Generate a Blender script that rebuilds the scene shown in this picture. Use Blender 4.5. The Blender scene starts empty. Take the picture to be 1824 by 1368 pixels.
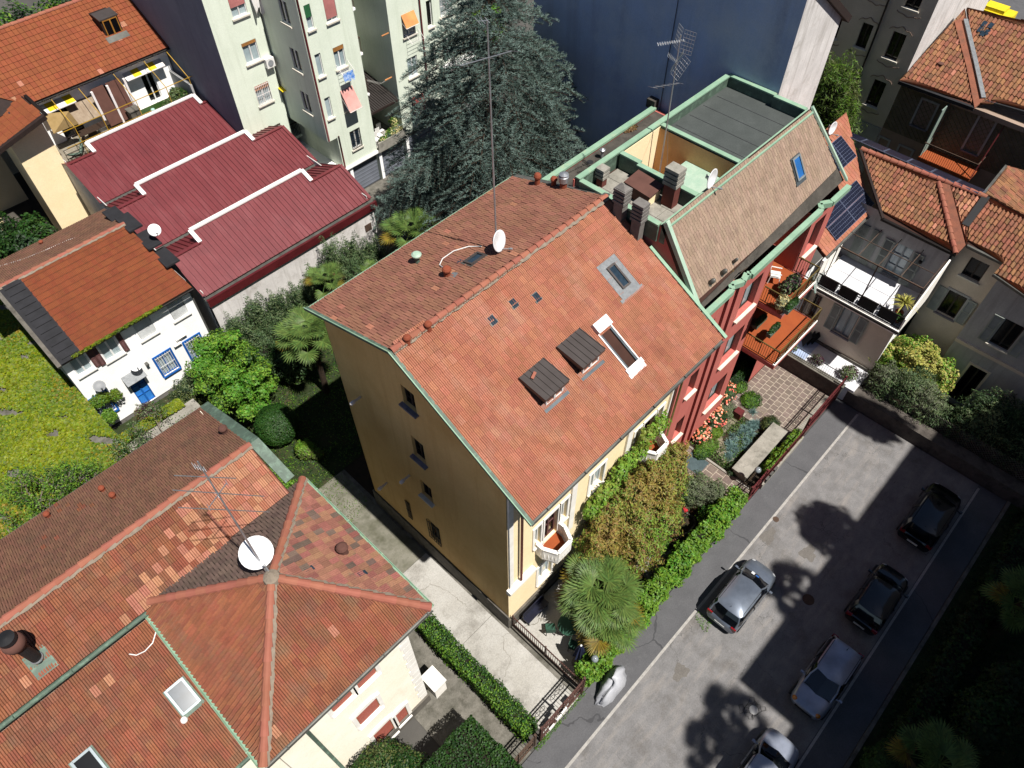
import bpy, math, random
import numpy as np
from math import sin, cos, pi, radians, sqrt
random.seed(7); rng = np.random.default_rng(11)
S = bpy.context.scene; COL = S.collection
# ---------------------------------------------------------------- camera
H = 34.0; FPX = 1309.53
PIT, ROL, YAW = radians(52.0209), radians(-0.3768), radians(44.1267)
cf = np.array([cos(YAW)*cos(PIT), sin(YAW)*cos(PIT), -sin(PIT)])
_r = np.array([sin(YAW), -cos(YAW), 0.0]); _u = np.cross(_r, cf)
cr = _r*cos(ROL)+_u*sin(ROL); cu = -_r*sin(ROL)+_u*cos(ROL)
from mathutils import Matrix, Vector
cam = bpy.data.cameras.new('camera'); co = bpy.data.objects.new('camera', cam); COL.objects.link(co)
M = Matrix.Identity(4)
for i in range(3):
    M[i][0], M[i][1], M[i][2] = cr[i], cu[i], -cf[i]
M[0][3], M[1][3], M[2][3] = 0, 0, H
co.matrix_world = M
cam.sensor_width = 36; cam.sensor_fit = 'HORIZONTAL'; cam.lens = FPX/1824*36
cam.clip_start = .5; cam.clip_end = 900
S.camera = co
# ---------------------------------------------------------------- sky, sun, exposure
SUN = Vector((0.035, -1.0, 1.88)).normalized()      # towards the sun
w = bpy.data.worlds.new('World'); S.world = w; w.use_nodes = True
nt = w.node_tree; bg = nt.nodes['Background']
sky = nt.nodes.new('ShaderNodeTexSky'); sky.sky_type = 'NISHITA'; sky.sun_disc = False
sky.sun_elevation = math.asin(SUN.z); sky.sun_rotation = math.atan2(SUN.x, SUN.y)
sky.air_density = .65; sky.dust_density = .25; sky.altitude = 120
nt.links.new(sky.outputs[0], bg.inputs[0]); bg.inputs[1].default_value = 0.05
sl = bpy.data.lights.new('sun', 'SUN'); sl.energy = 5.0; sl.angle = radians(.53); sl.color = (1, .955, .89)
so = bpy.data.objects.new('sun', sl); COL.objects.link(so)
so.rotation_euler = SUN.to_track_quat('Z', 'Y').to_euler(); so.location = (0, 0, 60)
S.view_settings.view_transform = 'Standard'; S.view_settings.look = 'None'
S.view_settings.exposure = 0.68; S.view_settings.gamma = 1.0; S.view_settings.use_curve_mapping = False
S.cycles.max_bounces = 5; S.cycles.diffuse_bounces = 3; S.cycles.glossy_bounces = 2
S.cycles.transmission_bounces = 2; S.cycles.transparent_max_bounces = 4
S.cycles.use_denoising = True
# ---------------------------------------------------------------- measuring helpers (photo point + known height / plane -> place)
CP = np.array([0, 0, H])
def ray(px, py): return cf*FPX+cr*(px-912)-cu*(py-684)
def W(px, py, z=0.0):
    d = ray(px, py); return CP+d*((z-H)/d[2])
def WX(px, py, X):
    d = ray(px, py); return CP+d*(X/d[0])
def WY(px, py, Y):
    d = ray(px, py); return CP+d*(Y/d[1])
def WP(px, py, o, n):
    d = ray(px, py); return CP+d*(np.dot(np.array(o)-CP, n)/np.dot(d, n))
def A3(*a): return np.array(a, float)
def nrm(v): v = np.array(v, float); return v/np.linalg.norm(v)
# ---------------------------------------------------------------- materials
MATS = {}
KEEP = ('plaster_', 'white', 'frame_', 'sill', 'plastic', 'dish', 'cloth', 'blind', 'awning', 'yellow', 'globe', 'lamp', 'car_', 'paper', 'plate', 'rim', 'steel', 'glass', 'solar', 'shutter', 'panel', 'flower', 'plastic', 'tyre')
LV = [1.0]
def lin(c):
    if isinstance(c, str):
        c = [int(c[i:i+2], 16)/255 for i in (0, 2, 4)]
        return tuple(LV[0]*(x/12.92 if x <= .04045 else ((x+.055)/1.055)**2.4) for x in c)
    return tuple(c)
def mat(name, col, rough=.8, var=0.0, col2=None, nsc=1.2, namt=.35, bump=0.0, bsc=30, metal=0.0, trans=0.0,
        spec=.35, hue=0.0, streak=None, dirt=None, dirtsc=.6, dirtlo=.5, dirthi=.7, crack=None, cracksc=.35, coat=0.0, speck=None):
    """procedural material: two-tone noise, per-piece variation, optional dirt patches, streaks, cracks, relief"""
    LV[0] = .92 if name.startswith(KEEP) else .48 if not name.startswith('copper') else .6
    m = bpy.data.materials.new(name); m.use_nodes = True; t = m.node_tree; N = t.nodes; L = t.links
    bs = N['Principled BSDF']; out = N['Material Output']
    geo = N.new('ShaderNodeNewGeometry'); col = lin(col)
    pos = geo.outputs['Position']
    def noise(sc, det=4, vec=None, rough_=.6):
        n = N.new('ShaderNodeTexNoise'); n.inputs['Scale'].default_value = sc; n.inputs['Detail'].default_value = det
        n.inputs['Roughness'].default_value = rough_; L.new(vec or pos, n.inputs['Vector']); return n
    def mix(f, a, b, mode='MIX'):
        x = N.new('ShaderNodeMix'); x.data_type = 'RGBA'; x.blend_type = mode
        for s, v in ((x.inputs[0], f), (x.inputs[6], a), (x.inputs[7], b)):
            if hasattr(v, 'is_linked') or isinstance(v, bpy.types.NodeSocket): L.new(v, s)
            elif isinstance(v, (int, float)): s.default_value = v
            else: s.default_value = (*v, 1)
        return x.outputs[2]
    def ramp(v, lo, hi):
        r = N.new('ShaderNodeMapRange'); r.inputs[1].default_value = lo; r.inputs[2].default_value = hi
        L.new(v, r.inputs[0]); return r.outputs[0]
    c = col
    if col2 is None: col2 = tuple(x*(1-namt) for x in col)
    else: col2 = lin(col2)
    n1 = noise(nsc, 5); c = mix(ramp(n1.outputs[0], .35, .68), col, col2)
    if streak:
        mp = N.new('ShaderNodeMapping'); mp.inputs['Scale'].default_value = streak[:3]; L.new(pos, mp.inputs[0])
        n2 = noise(1, 4, mp.outputs[0]); c = mix(ramp(n2.outputs[0], .5, .75), c, lin(streak[3]))
    if dirt is not None:
        n3 = noise(dirtsc, 8, rough_=.7); c = mix(ramp(n3.outputs[0], dirtlo, dirthi), c, lin(dirt))
    if speck is None: speck = .16 if name.startswith(('asphalt', 'concrete', 'terracotta', 'bitumen', 'shingle', 'metal_red', 'paver')) else .07 if name.startswith(('plaster', 'copper', 'mortar')) else 0
    if speck:
        ns = noise(16, 3, rough_=.8); mr_ = N.new('ShaderNodeMapRange'); mr_.inputs[1].default_value = .3; mr_.inputs[2].default_value = .7; mr_.inputs[3].default_value = 1-speck*1.3; mr_.inputs[4].default_value = 1+speck
        L.new(ns.outputs[0], mr_.inputs[0]); cb = N.new('ShaderNodeCombineColor')
        for q in range(3): L.new(mr_.outputs[0], cb.inputs[q])
        c = mix(1.0, c, cb.outputs[0], 'MULTIPLY')
    if crack is not None:
        nw = noise(cracksc*3, 4)
        vm = N.new('ShaderNodeVectorMath'); vm.operation = 'MULTIPLY_ADD'; vm.inputs[1].default_value = (1.6, 1.6, 1.6)
        L.new(nw.outputs[1], vm.inputs[0]); L.new(pos, vm.inputs[2])
        vo = N.new('ShaderNodeTexVoronoi'); vo.feature = 'DISTANCE_TO_EDGE'; vo.inputs['Scale'].default_value = cracksc
        L.new(vm.outputs[0], vo.inputs['Vector'])
        nm = noise(.25, 2)
        thr = N.new('ShaderNodeMath'); thr.operation = 'MULTIPLY'; L.new(ramp(nm.outputs[0], .4, .6), thr.inputs[0]); thr.inputs[1].default_value = .0045
        lt = N.new('ShaderNodeMath'); lt.operation = 'LESS_THAN'; L.new(vo.outputs[0], lt.inputs[0]); L.new(thr.outputs[0], lt.inputs[1])
        c = mix(lt.outputs[0], c, lin(crack))
    if var:
        oi = N.new('ShaderNodeObjectInfo')
        ad = N.new('ShaderNodeMath'); ad.operation = 'ADD'; L.new(oi.outputs['Random'], ad.inputs[0]); L.new(geo.outputs['Random Per Island'], ad.inputs[1])
        fr = N.new('ShaderNodeMath'); fr.operation = 'FRACT'; L.new(ad.outputs[0], fr.inputs[0])
        wn = N.new('ShaderNodeTexWhiteNoise'); wn.noise_dimensions = '1D'; L.new(ad.outputs[0], wn.inputs[1])
        hs = N.new('ShaderNodeHueSaturation'); L.new(c, hs.inputs['Color'])
        mr = N.new('ShaderNodeMapRange'); mr.inputs[3].default_value = 1-var; mr.inputs[4].default_value = 1+var
        L.new(fr.outputs[0], mr.inputs[0]); L.new(mr.outputs[0], hs.inputs['Value'])
        if hue:
            m2 = N.new('ShaderNodeMapRange'); m2.inputs[3].default_value = .5-hue; m2.inputs[4].default_value = .5+hue
            L.new(wn.outputs[0], m2.inputs[0]); L.new(m2.outputs[0], hs.inputs['Hue'])
        c = hs.outputs[0]
    L.new(c, bs.inputs['Base Color'])
    bs.inputs['Roughness'].default_value = rough; bs.inputs['Metallic'].default_value = metal
    bs.inputs['Specular IOR Level'].default_value = spec
    if coat: bs.inputs['Coat Weight'].default_value = coat; bs.inputs['Coat Roughness'].default_value = .05
    if bump:
        nb = noise(bsc, 6); b = N.new('ShaderNodeBump'); b.inputs['Strength'].default_value = bump; b.inputs['Distance'].default_value = .03
        L.new(nb.outputs[0], b.inputs['Height']); L.new(b.outputs[0], bs.inputs['Normal'])
    if trans:
        tr = N.new('ShaderNodeBsdfTranslucent'); L.new(c, tr.inputs[0])
        ms = N.new('ShaderNodeMixShader'); ms.inputs[0].default_value = trans
        L.new(bs.outputs[0], ms.inputs[1]); L.new(tr.outputs[0], ms.inputs[2]); L.new(ms.outputs[0], out.inputs[0])
    MATS[name] = m; return m
# ---------------------------------------------------------------- mesh building
class MB:
    def __init__(s): s.v = []; s.f = []
    def add(s, vs, fs):
        n = len(s.v); s.v.extend([tuple(map(float, p)) for p in vs]); s.f.extend([tuple(n+i for i in f) for f in fs]); return s
    def box(s, x0, x1, y0, y1, z0, z1):
        x0, x1 = min(x0, x1), max(x0, x1); y0, y1 = min(y0, y1), max(y0, y1); z0, z1 = min(z0, z1), max(z0, z1)
        return s.add([(x0,y0,z0),(x1,y0,z0),(x1,y1,z0),(x0,y1,z0),(x0,y0,z1),(x1,y0,z1),(x1,y1,z1),(x0,y1,z1)],
                     [(3,2,1,0),(4,5,6,7),(0,1,5,4),(1,2,6,5),(2,3,7,6),(3,0,4,7)])
    def obox(s, c, a, b, n, ha, hb, h0, h1):
        c, a, b, n = map(np.array, (c, a, b, n))
        P = [c+a*i*ha+b*j*hb+n*k for k in (h0, h1) for i, j in ((-1,-1),(1,-1),(1,1),(-1,1))]
        return s.add(P, [(3,2,1,0),(4,5,6,7),(0,1,5,4),(1,2,6,5),(2,3,7,6),(3,0,4,7)])
    def bar(s, p, q, wd, hg=None, up=(0,0,1)):
        p, q = np.array(p, float), np.array(q, float); d = q-p; L = np.linalg.norm(d)
        if L < 1e-6: return s
        d /= L; u = np.array(up, float)
        if abs(d@u) > .97: u = np.array([1.0, 0, 0])
        sd = nrm(np.cross(d, u)); u2 = np.cross(sd, d); hg = hg or wd
        return s.obox((p+q)/2, d, sd, u2, L/2, wd/2, -hg/2, hg/2)
    def prism(s, poly, z0, z1):
        n = len(poly); P = [(x, y, z0) for x, y in poly]+[(x, y, z1) for x, y in poly]
        return s.add(P, [tuple(range(n-1, -1, -1)), tuple(range(n, 2*n))]+[(i, (i+1) % n, n+(i+1) % n, n+i) for i in range(n)])
    def slab(s, poly, th):
        """thick sheet: 3-D polygon, thickness th downwards along its normal"""
        P = [np.array(p, float) for p in poly]; n = nrm(np.cross(P[1]-P[0], P[2]-P[0]))
        if n[2] < 0: P = P[::-1]; n = -n
        Q = [p-n*th for p in P]; k = len(P)
        return s.add(P+Q, [tuple(range(k)), tuple(range(2*k-1, k-1, -1))]+[((i+1) % k, i, k+i, k+(i+1) % k) for i in range(k)])
    def tube(s, pts, r, n=8, cap=True):
        pts = [np.array(p, float) for p in pts]; m = len(pts); rs = r if hasattr(r, '__len__') else [r]*m
        base = len(s.v); pu = None
        for i, p in enumerate(pts):
            d = nrm(pts[min(i+1, m-1)]-pts[max(i-1, 0)])
            if pu is None: pu = np.array([0, 0, 1.]) if abs(d[2]) < .9 else np.array([1., 0, 0])
            a = nrm(np.cross(d, pu)); b = np.cross(a, d); pu = b
            for k in range(n):
                t = 2*pi*k/n; s.v.append(tuple(p+(a*cos(t)+b*sin(t))*rs[i]))
        for i in range(m-1):
            for k in range(n):
                k2 = (k+1) % n; s.f.append((base+i*n+k, base+i*n+k2, base+(i+1)*n+k2, base+(i+1)*n+k))
        if cap:
            s.f.append(tuple(base+k for k in range(n))); s.f.append(tuple(base+(m-1)*n+k for k in range(n-1, -1, -1)))
        return s
    def lathe(s, c, prof, n=14, axis=(0,0,1)):
        c = np.array(c, float); ax = nrm(axis); t = np.array([1., 0, 0]) if abs(ax[0]) < .9 else np.array([0, 1., 0])
        a = nrm(np.cross(ax, t)); b = np.cross(ax, a); base = len(s.v)
        for r, h in prof:
            for k in range(n):
                q = 2*pi*k/n; s.v.append(tuple(c+ax*h+(a*cos(q)+b*sin(q))*r))
        for i in range(len(prof)-1):
            for k in range(n):
                k2 = (k+1) % n; s.f.append((base+i*n+k, base+i*n+k2, base+(i+1)*n+k2, base+(i+1)*n+k))
        s.f.append(tuple(base+k for k in range(n-1, -1, -1))); s.f.append(tuple(base+(len(prof)-1)*n+k for k in range(n)))
        return s
    def build(s, name, m, parent=None, smooth=False, local=False):
        me = bpy.data.meshes.new(name); o = bpy.data.objects.new(name, me); COL.objects.link(o)
        off = np.zeros(3)
        if parent is not None:
            o.parent = parent
            if not local: off = ORG.get(parent.name, np.zeros(3))
        v = np.array(s.v, float)-off if len(s.v) else np.zeros((0, 3))
        me.from_pydata(v.tolist(), [], s.f)
        if smooth: me.polygons.foreach_set('use_smooth', [True]*len(me.polygons))
        me.materials.append(MATS[m] if isinstance(m, str) else m); me.update()
        ORG[o.name] = off
        return o
ORG = {}
def T(name, label, cat, loc, group=None, kind=None):
    o = bpy.data.objects.new(name, None); COL.objects.link(o); o.location = loc; o.empty_display_size = .3
    ORG[o.name] = np.array(loc, float); o['label'] = label; o['category'] = cat
    if group: o['group'] = group
    if kind: o['kind'] = kind
    return o
def solo(mb, name, m, label=None, cat=None, group=None, kind=None, smooth=False):
    """a thing that is one mesh: origin at its base"""
    v = np.array(mb.v); c = np.array([(v[:,0].min()+v[:,0].max())/2, (v[:,1].min()+v[:,1].max())/2, v[:,2].min()])
    me = bpy.data.meshes.new(name); o = bpy.data.objects.new(name, me); COL.objects.link(o); o.location = c
    me.from_pydata((v-c).tolist(), [], mb.f); me.materials.append(MATS[m])
    if smooth: me.polygons.foreach_set('use_smooth', [True]*len(me.polygons))
    me.update(); ORG[o.name] = c
    if label: o['label'] = label
    if cat: o['category'] = cat
    if group: o['group'] = group
    if kind: o['kind'] = kind
    return o
def dup(root, loc, rotz=0.0, label=None):
    r = root.copy(); COL.objects.link(r); r.location = loc; r.rotation_euler = (0, 0, rotz)
    if label: r['label'] = label
    ORG[r.name] = np.array(loc, float)
    for ch in list(root.children):
        c = ch.copy(); COL.objects.link(c); c.parent = r
        for g in list(ch.children):
            d = g.copy(); COL.objects.link(d); d.parent = c
    return r
def struct(mb, name, m): return solo(mb, name, m, kind='structure')
# ---------------------------------------------------------------- walls with openings
def fr(axis, c):
    """facade frame: 'y' = wall plane Y=c seen from -Y (a runs along X), 'x' = wall plane X=c seen from -X (a runs along Y)"""
    if axis == 'y': return lambda a, d, z: (a, c+d, z)
    return lambda a, d, z: (c+d, a, z)
def fbox(mb, F, a0, a1, d0, d1, z0, z1):
    P = [F(a, d, z) for z in (z0, z1) for a, d in ((a0,d0),(a1,d0),(a1,d1),(a0,d1))]
    return mb.add(P, [(3,2,1,0),(4,5,6,7),(0,1,5,4),(1,2,6,5),(2,3,7,6),(3,0,4,7)])
def wallmesh(F, a0, a1, z0, top, opens, depth=.22, mb=None):
    """wall face with recessed openings; top = number or [(a,z)...]"""
    mb = mb or MB()
    if not hasattr(top, '__len__'): top = [(a0, top), (a1, top)]
    tz = lambda a: float(np.interp(a, [p[0] for p in top], [p[1] for p in top]))
    cuts = sorted(set([a0, a1]+[p[0] for p in top if a0 < p[0] < a1]+[x for o in opens for x in o[:2] if a0 < x < a1]))
    for l, r_ in zip(cuts[:-1], cuts[1:]):
        mid = (l+r_)/2; os_ = sorted([(o[2], o[3]) for o in opens if o[0] < mid < o[1]])
        z = z0
        for b, t in os_:
            if b > z+1e-4: mb.add([F(l,0,z),F(r_,0,z),F(r_,0,b),F(l,0,b)], [(0,1,2,3)])
            z = t
        mb.add([F(l,0,z),F(r_,0,z),F(r_,0,tz(r_)),F(l,0,tz(l))], [(0,1,2,3)])
    for x0, x1, b, t in opens:
        D = depth
        mb.add([F(x0,0,b),F(x1,0,b),F(x1,0,t),F(x0,0,t),F(x0,D,b),F(x1,D,b),F(x1,D,t),F(x0,D,t)],
               [(0,4,5,1),(1,5,6,2),(2,6,7,3),(3,7,4,0)])
    return mb
def window(par, F, a0, a1, z0, z1, depth=.2, frame='frame_white', glass='glass', sill='sill_stone', bars=0, leaf=2,
           shutter=None, shut=None, shutw=None, surround=None, sillout=.12, blind=None, blindh=.5, grille=None, label=None, name='window'):
    w_ = .06; mb = MB()
    for x in (a0+.03, a1-.03): fbox(mb, F, x-w_/2, x+w_/2, depth-.07, depth, z0, z1)
    for z in (z0+.03, z1-.03): fbox(mb, F, a0+w_, a1-w_, depth-.07, depth, z-w_/2, z+w_/2)
    for k in range(1, leaf):
        x = a0+(a1-a0)*k/leaf; fbox(mb, F, x-.045, x+.045, depth-.08, depth, z0+w_, z1-w_)
    for k in range(1, bars+1):
        z = z0+(z1-z0)*k/(bars+1); fbox(mb, F, a0+w_, a1-w_, depth-.06, depth-.02, z-.02, z+.02)
    o = mb.build(name, frame, par)
    if label: o['label'] = label
    g = MB(); fbox(g, F, a0+.01, a1-.01, depth-.01, depth+.03, z0+.01, z1-.01); g.build('pane', glass, o)
    if sill:
        s_ = MB(); fbox(s_, F, a0-.1, a1+.1, -sillout, depth-.08, z0-.09, z0-.003); s_.build('sill', sill, o)
    if surround:
        s_ = MB(); b = .13
        fbox(s_, F, a0-b, a0-.002, -.05, .02, z0, z1+b); fbox(s_, F, a1+.002, a1+b, -.05, .02, z0, z1+b); fbox(s_, F, a0-.002, a1+.002, -.05, .02, z1+.002, z1+b)
        s_.build('surround', surround, o)
    if shutter:        # open louvred leaves folded back on the wall
        sw = shutw or (a1-a0)/2
        for sd in (shut or (-1, 1)):
            e0, e1 = (a0-.06-sw, a0-.06) if sd < 0 else (a1+.06, a1+.06+sw)
            s_ = MB()
            for x in (e0+.04, e1-.04): fbox(s_, F, x-.04, x+.04, -.09, -.04, z0, z1)
            for z in (z0+.04, (z0+z1)/2, z1-.04): fbox(s_, F, e0+.08, e1-.08, -.09, -.04, z-.04, z+.04)
            n = int((z1-z0)/.075)
            for k in range(n):
                z = z0+.08+(z1-z0-.16)*(k+.5)/n
                s_.add([F(e0+.08,-.085,z-.028),F(e1-.08,-.085,z-.028),F(e1-.08,-.05,z+.022),F(e0+.08,-.05,z+.022),
                        F(e0+.08,-.075,z-.034),F(e1-.08,-.075,z-.034),F(e1-.08,-.04,z+.016),F(e0+.08,-.04,z+.016)],
                       [(0,1,2,3),(7,6,5,4),(0,4,5,1),(3,2,6,7)])
            s_.build('shutter', shutter, o)
    if blind:
        s_ = MB(); n = max(2, int(blindh*(z1-z0)/.06))
        for k in range(n):
            z = z1-(k+.5)*blindh*(z1-z0)/n; fbox(s_, F, a0+.02, a1-.02, depth-.13, depth-.1, z-.024, z+.024)
        s_.build('roller_blind', blind, o)
    if grille:
        s_ = MB(); n = max(3, int((a1-a0)/.13))
        for k in range(n+1):
            x = a0+(a1-a0)*k/n; fbox(s_, F, x-.012, x+.012, -.06, -.036, z0-.03, z1+.03)
        for z in (z0+.05, (z0+z1)/2, z1-.05): fbox(s_, F, a0-.02, a1+.02, -.075, -.06, z-.015, z+.015)
        s_.build('grille', grille, o)
    return o
# ---------------------------------------------------------------- roof tiles
def clipspan(poly, v):
    """u-range of convex polygon (list of (u,v)) at height v"""
    xs = []
    n = len(poly)
    for i in range(n):
        (u0, v0), (u1, v1) = poly[i], poly[(i+1) % n]
        if (v0-v)*(v1-v) <= 0 and abs(v1-v0) > 1e-9:
            xs.append(u0+(u1-u0)*(v-v0)/(v1-v0))
    return (min(xs), max(xs)) if len(xs) >= 2 else None
PROF = {
 'grooved': [(0,-.012),(.05,.03),(.27,.034),(.33,.0),(.39,.03),(.6,.034),(.66,.0),(.72,.03),(.94,.034),(1,-.012)],
 'double': [(0,-.02),(.07,.036),(.36,.04),(.5,.012),(.64,.04),(.93,.036),(1,-.02)],
 'barrel': [(0,.0),(.12,.05),(.32,.078),(.55,.05),(.68,.0),(.85,-.012),(1,.0)],
 'flat': [(0,-.01),(.04,.02),(.96,.02),(1,-.01)],
}
def tiles(roof, O, eu, ev, poly, tw, tl, prof, m, stagger=0.0, lift=.03, single=0, holes=(), jitter=.004, name='tile', alt=None, altp=0.0, seed=1, altf=None):
    """lay tiles on the plane O + u*eu + v*ev inside poly; the `single` largest in view are parts, the others one part"""
    R = random.Random(seed); O, eu, ev = A3(*O), nrm(eu), nrm(ev); n = nrm(np.cross(eu, ev))
    if n[2] < 0: n = -n
    vmin, vmax = min(p[1] for p in poly), max(p[1] for p in poly)
    rows = int(math.ceil((vmax-vmin)/tl)); P = PROF[prof]; lst = []
    for j in range(rows):
        v0 = vmin+j*tl; v1 = min(v0+tl*1.12, vmax); vc = min(v0+tl/2, vmax-.01)
        s0, s1 = clipspan(poly, max(vmin+1e-4, v0+1e-4)), clipspan(poly, min(vmax-1e-4, v1-1e-4))
        if not s0 or not s1: continue
        um, uM = min(s0[0], s1[0]), max(s0[1], s1[1])
        k0 = int(math.floor((um-.001)/tw))-1; off = (stagger*tw if j % 2 else 0)
        k = k0
        while k*tw+off < uM:
            a, b = k*tw+off, k*tw+off+tw*.992; k += 1
            if b <= um or a >= uM: continue
            uc = (a+b)/2
            if any(h[0] < uc < h[1] and h[2] < vc < h[3] for h in holes): continue
            lst.append((a, b, v0, v1, s0, s1))
    def verts(t, world=True):
        a, b, v0, v1, s0, s1 = t; jz = R.uniform(-1, 1)*jitter; js = R.uniform(-1, 1)*jitter*.8
        out = []
        for vv, sp, hh in ((v0, s0, .036), (v1, s1, 0.0)):
            for f_, h_ in P:
                uu = min(max(a+(b-a)*f_, sp[0]), sp[1]); out.append((uu, vv+js, lift+h_+hh+jz))
        for f_, h_ in P:        # front lip
            uu = min(max(a+(b-a)*f_, s0[0]), s0[1]); out.append((uu, v0+js-.006, lift-.035+jz))
        return out
    m_ = len(P)
    F_ = [(i, i+1, m_+i+1, m_+i) for i in range(m_-1)]+[(2*m_+i, 2*m_+i+1, i+1, i) for i in range(m_-1)]
    if single:
        def dist(t):
            p = O+eu*(t[0]+t[1])/2+ev*(t[2]+t[3])/2; return np.linalg.norm(p-CP)
        full = [t for t in lst if t[0] > max(t[4][0], t[5][0]) and t[1] < min(t[4][1], t[5][1])]
        full.sort(key=dist); sing = full[:single]; ss = set(map(id, sing)); lst2 = [t for t in lst if id(t) not in ss]
    else: sing, lst2 = [], lst
    mats_ = [m]+([alt] if alt else [])+['tile_edge']; ME = len(mats_)-1
    if lst2:
        sel0, sel1 = [], []
        pa_ = lambda t: altf((t[0]+t[1])/2, (t[2]+t[3])/2) if altf else altp
        for t in lst2: (sel1 if alt and R.random() < pa_(t) else sel0).append(t)
        off = ORG.get(roof.name, np.zeros(3)); V = []; FF = []; mi = []
        for mm, sel in ((0, sel0), (1, sel1)):
            for t in sel:
                b = len(V); V.extend(verts(t)); FF.extend([tuple(b+i for i in f) for f in F_]); mi.extend([mm]*(m_-1)+[ME]*(m_-1))
        V = np.array(V); Wd = O+V[:, :1]*eu+V[:, 1:2]*ev+V[:, 2:3]*n-off
        me = bpy.data.meshes.new(name); me.from_pydata(Wd.tolist(), [], FF)
        for mm in mats_: me.materials.append(MATS[mm])
        me.polygons.foreach_set('material_index', mi); me.update()
        o = bpy.data.objects.new(name+'_field', me); COL.objects.link(o); o.parent = roof; o['kind'] = 'stuff'; ORG[o.name] = off
    if sing:
        mm_ = []
        for mm in mats_[:-1]:
            for var_ in range(2):
                V = []
                for vv, hh in ((0, .036), (tl*1.12, 0.0)):
                    for f_, h_ in P: V.append((tw*.992*f_, vv, lift+h_+hh+(var_*.004)))
                for f_, h_ in P: V.append((tw*.992*f_, -.006, lift-.035))
                me = bpy.data.meshes.new(name); me.from_pydata(V, [], F_); me.materials.append(MATS[mm]); me.materials.append(MATS['tile_edge']); me.polygons.foreach_set('material_index', [0]*(m_-1)+[1]*(m_-1)); me.update(); mm_.append(me)
        off = ORG.get(roof.name, np.zeros(3))
        Rm = Matrix(((eu[0], ev[0], n[0], 0), (eu[1], ev[1], n[1], 0), (eu[2], ev[2], n[2], 0), (0, 0, 0, 1)))
        for t in sing:
            ai = 2 if (alt and R.random() < (altf((t[0]+t[1])/2, (t[2]+t[3])/2) if altf else altp)) else 0
            o = bpy.data.objects.new(name, mm_[ai+R.randint(0, 1)]); COL.objects.link(o); o.parent = roof
            p = O+eu*t[0]+ev*(t[2]+R.uniform(-1, 1)*jitter)+n*R.uniform(-1, 1)*jitter-off
            Mx = Rm.copy(); Mx.translation = Vector(p); o.matrix_local = Mx
def caps(par, p, q, r, m, step=.4, name='ridge_tile', mortar=None, side=None, up=(0,0,1), singles=True):
    """overlapping half-round ridge or hip tiles from p to q"""
    p, q = A3(*p), A3(*q); L = np.linalg.norm(q-p); d = (q-p)/L; k = max(1, int(round(L/step))); st = L/k
    sd = nrm(np.cross(d, A3(*up))); u = np.cross(sd, d)
    V = []; seg = 7
    for t, rr in ((0, r*1.16), (st*1.06, r*.86)):
        for i in range(seg):
            a = pi*i/(seg-1); V.append((t, cos(a)*rr, sin(a)*rr))
        for i in range(seg):
            a = pi*(seg-1-i)/(seg-1); V.append((t, cos(a)*(rr-.02), sin(a)*(rr-.02)))
    n2 = 2*seg; F_ = [(i, (i+1) % n2, n2+(i+1) % n2, n2+i) for i in range(n2)]+[tuple(range(n2-1, -1, -1)), tuple(range(n2, 2*n2))]
    me = bpy.data.meshes.new(name); me.from_pydata(V, [], F_); me.materials.append(MATS[m])
    off = ORG.get(par.name, np.zeros(3))
    for i in range(k):
        o = bpy.data.objects.new(name, me); COL.objects.link(o); o.parent = par
        pp = p+d*(i*st)-off+u*random.uniform(-.004, .006)
        Mx = Matrix(((d[0], sd[0], u[0], pp[0]), (d[1], sd[1], u[1], pp[1]), (d[2], sd[2], u[2], pp[2]), (0, 0, 0, 1)))
        o.matrix_local = Mx @ Matrix.Rotation(random.uniform(-.02, .02), 4, 'Z')
    if mortar:
        mb = MB(); s_ = side or 1; nn = int(L/.12); b = len(mb.v)
        for i in range(nn+1):
            c = p+d*(L*i/nn); e = r*1.05+random.uniform(.03, .10)
            mb.v.extend([tuple(c+sd*s_*r*.8+u*.06), tuple(c+sd*s_*e+u*(.0))])
        for i in range(nn): mb.f.append((b+2*i, b+2*i+1, b+2*i+3, b+2*i+2))
        # give the fillet body
        for i in range(nn+1):
            c = p+d*(L*i/nn); mb.v.append(tuple(c+sd*s_*r*.7-u*.1))
        for i in range(nn): mb.f.append((b+2*i+1, 2*(nn+1)+b+i, 2*(nn+1)+b+i+1, b+2*i+3))
        mb.build('mortar', mortar, par)
def gutter(par, p, q, r, m, name='gutter', seg=6):
    p, q = A3(*p), A3(*q); d = nrm(q-p); sd = nrm(np.cross(d, (0, 0, 1))); V = []
    for c in (p, q):
        for i in range(seg+1):
            a = pi+pi*i/seg; V.append(c+sd*cos(a)*r+A3(0, 0, 1)*sin(a)*r)
        for i in range(seg+1):
            a = 2*pi-pi*i/seg; V.append(c+sd*cos(a)*(r-.015)+A3(0, 0, 1)*sin(a)*(r-.015))
    k = 2*(seg+1); mb = MB().add(V, [(i, (i+1) % k, k+(i+1) % k, k+i) for i in range(k)]+[tuple(range(k-1, -1, -1)), tuple(range(k, 2*k))])
    L = np.linalg.norm(q-p)
    for t in np.arange(.8, L, 1.9):
        c = p+d*t; mb.bar(c-sd*(r+.01), c+sd*(r+.01), .035, .02)
    return mb.build(name, m, par)
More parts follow.
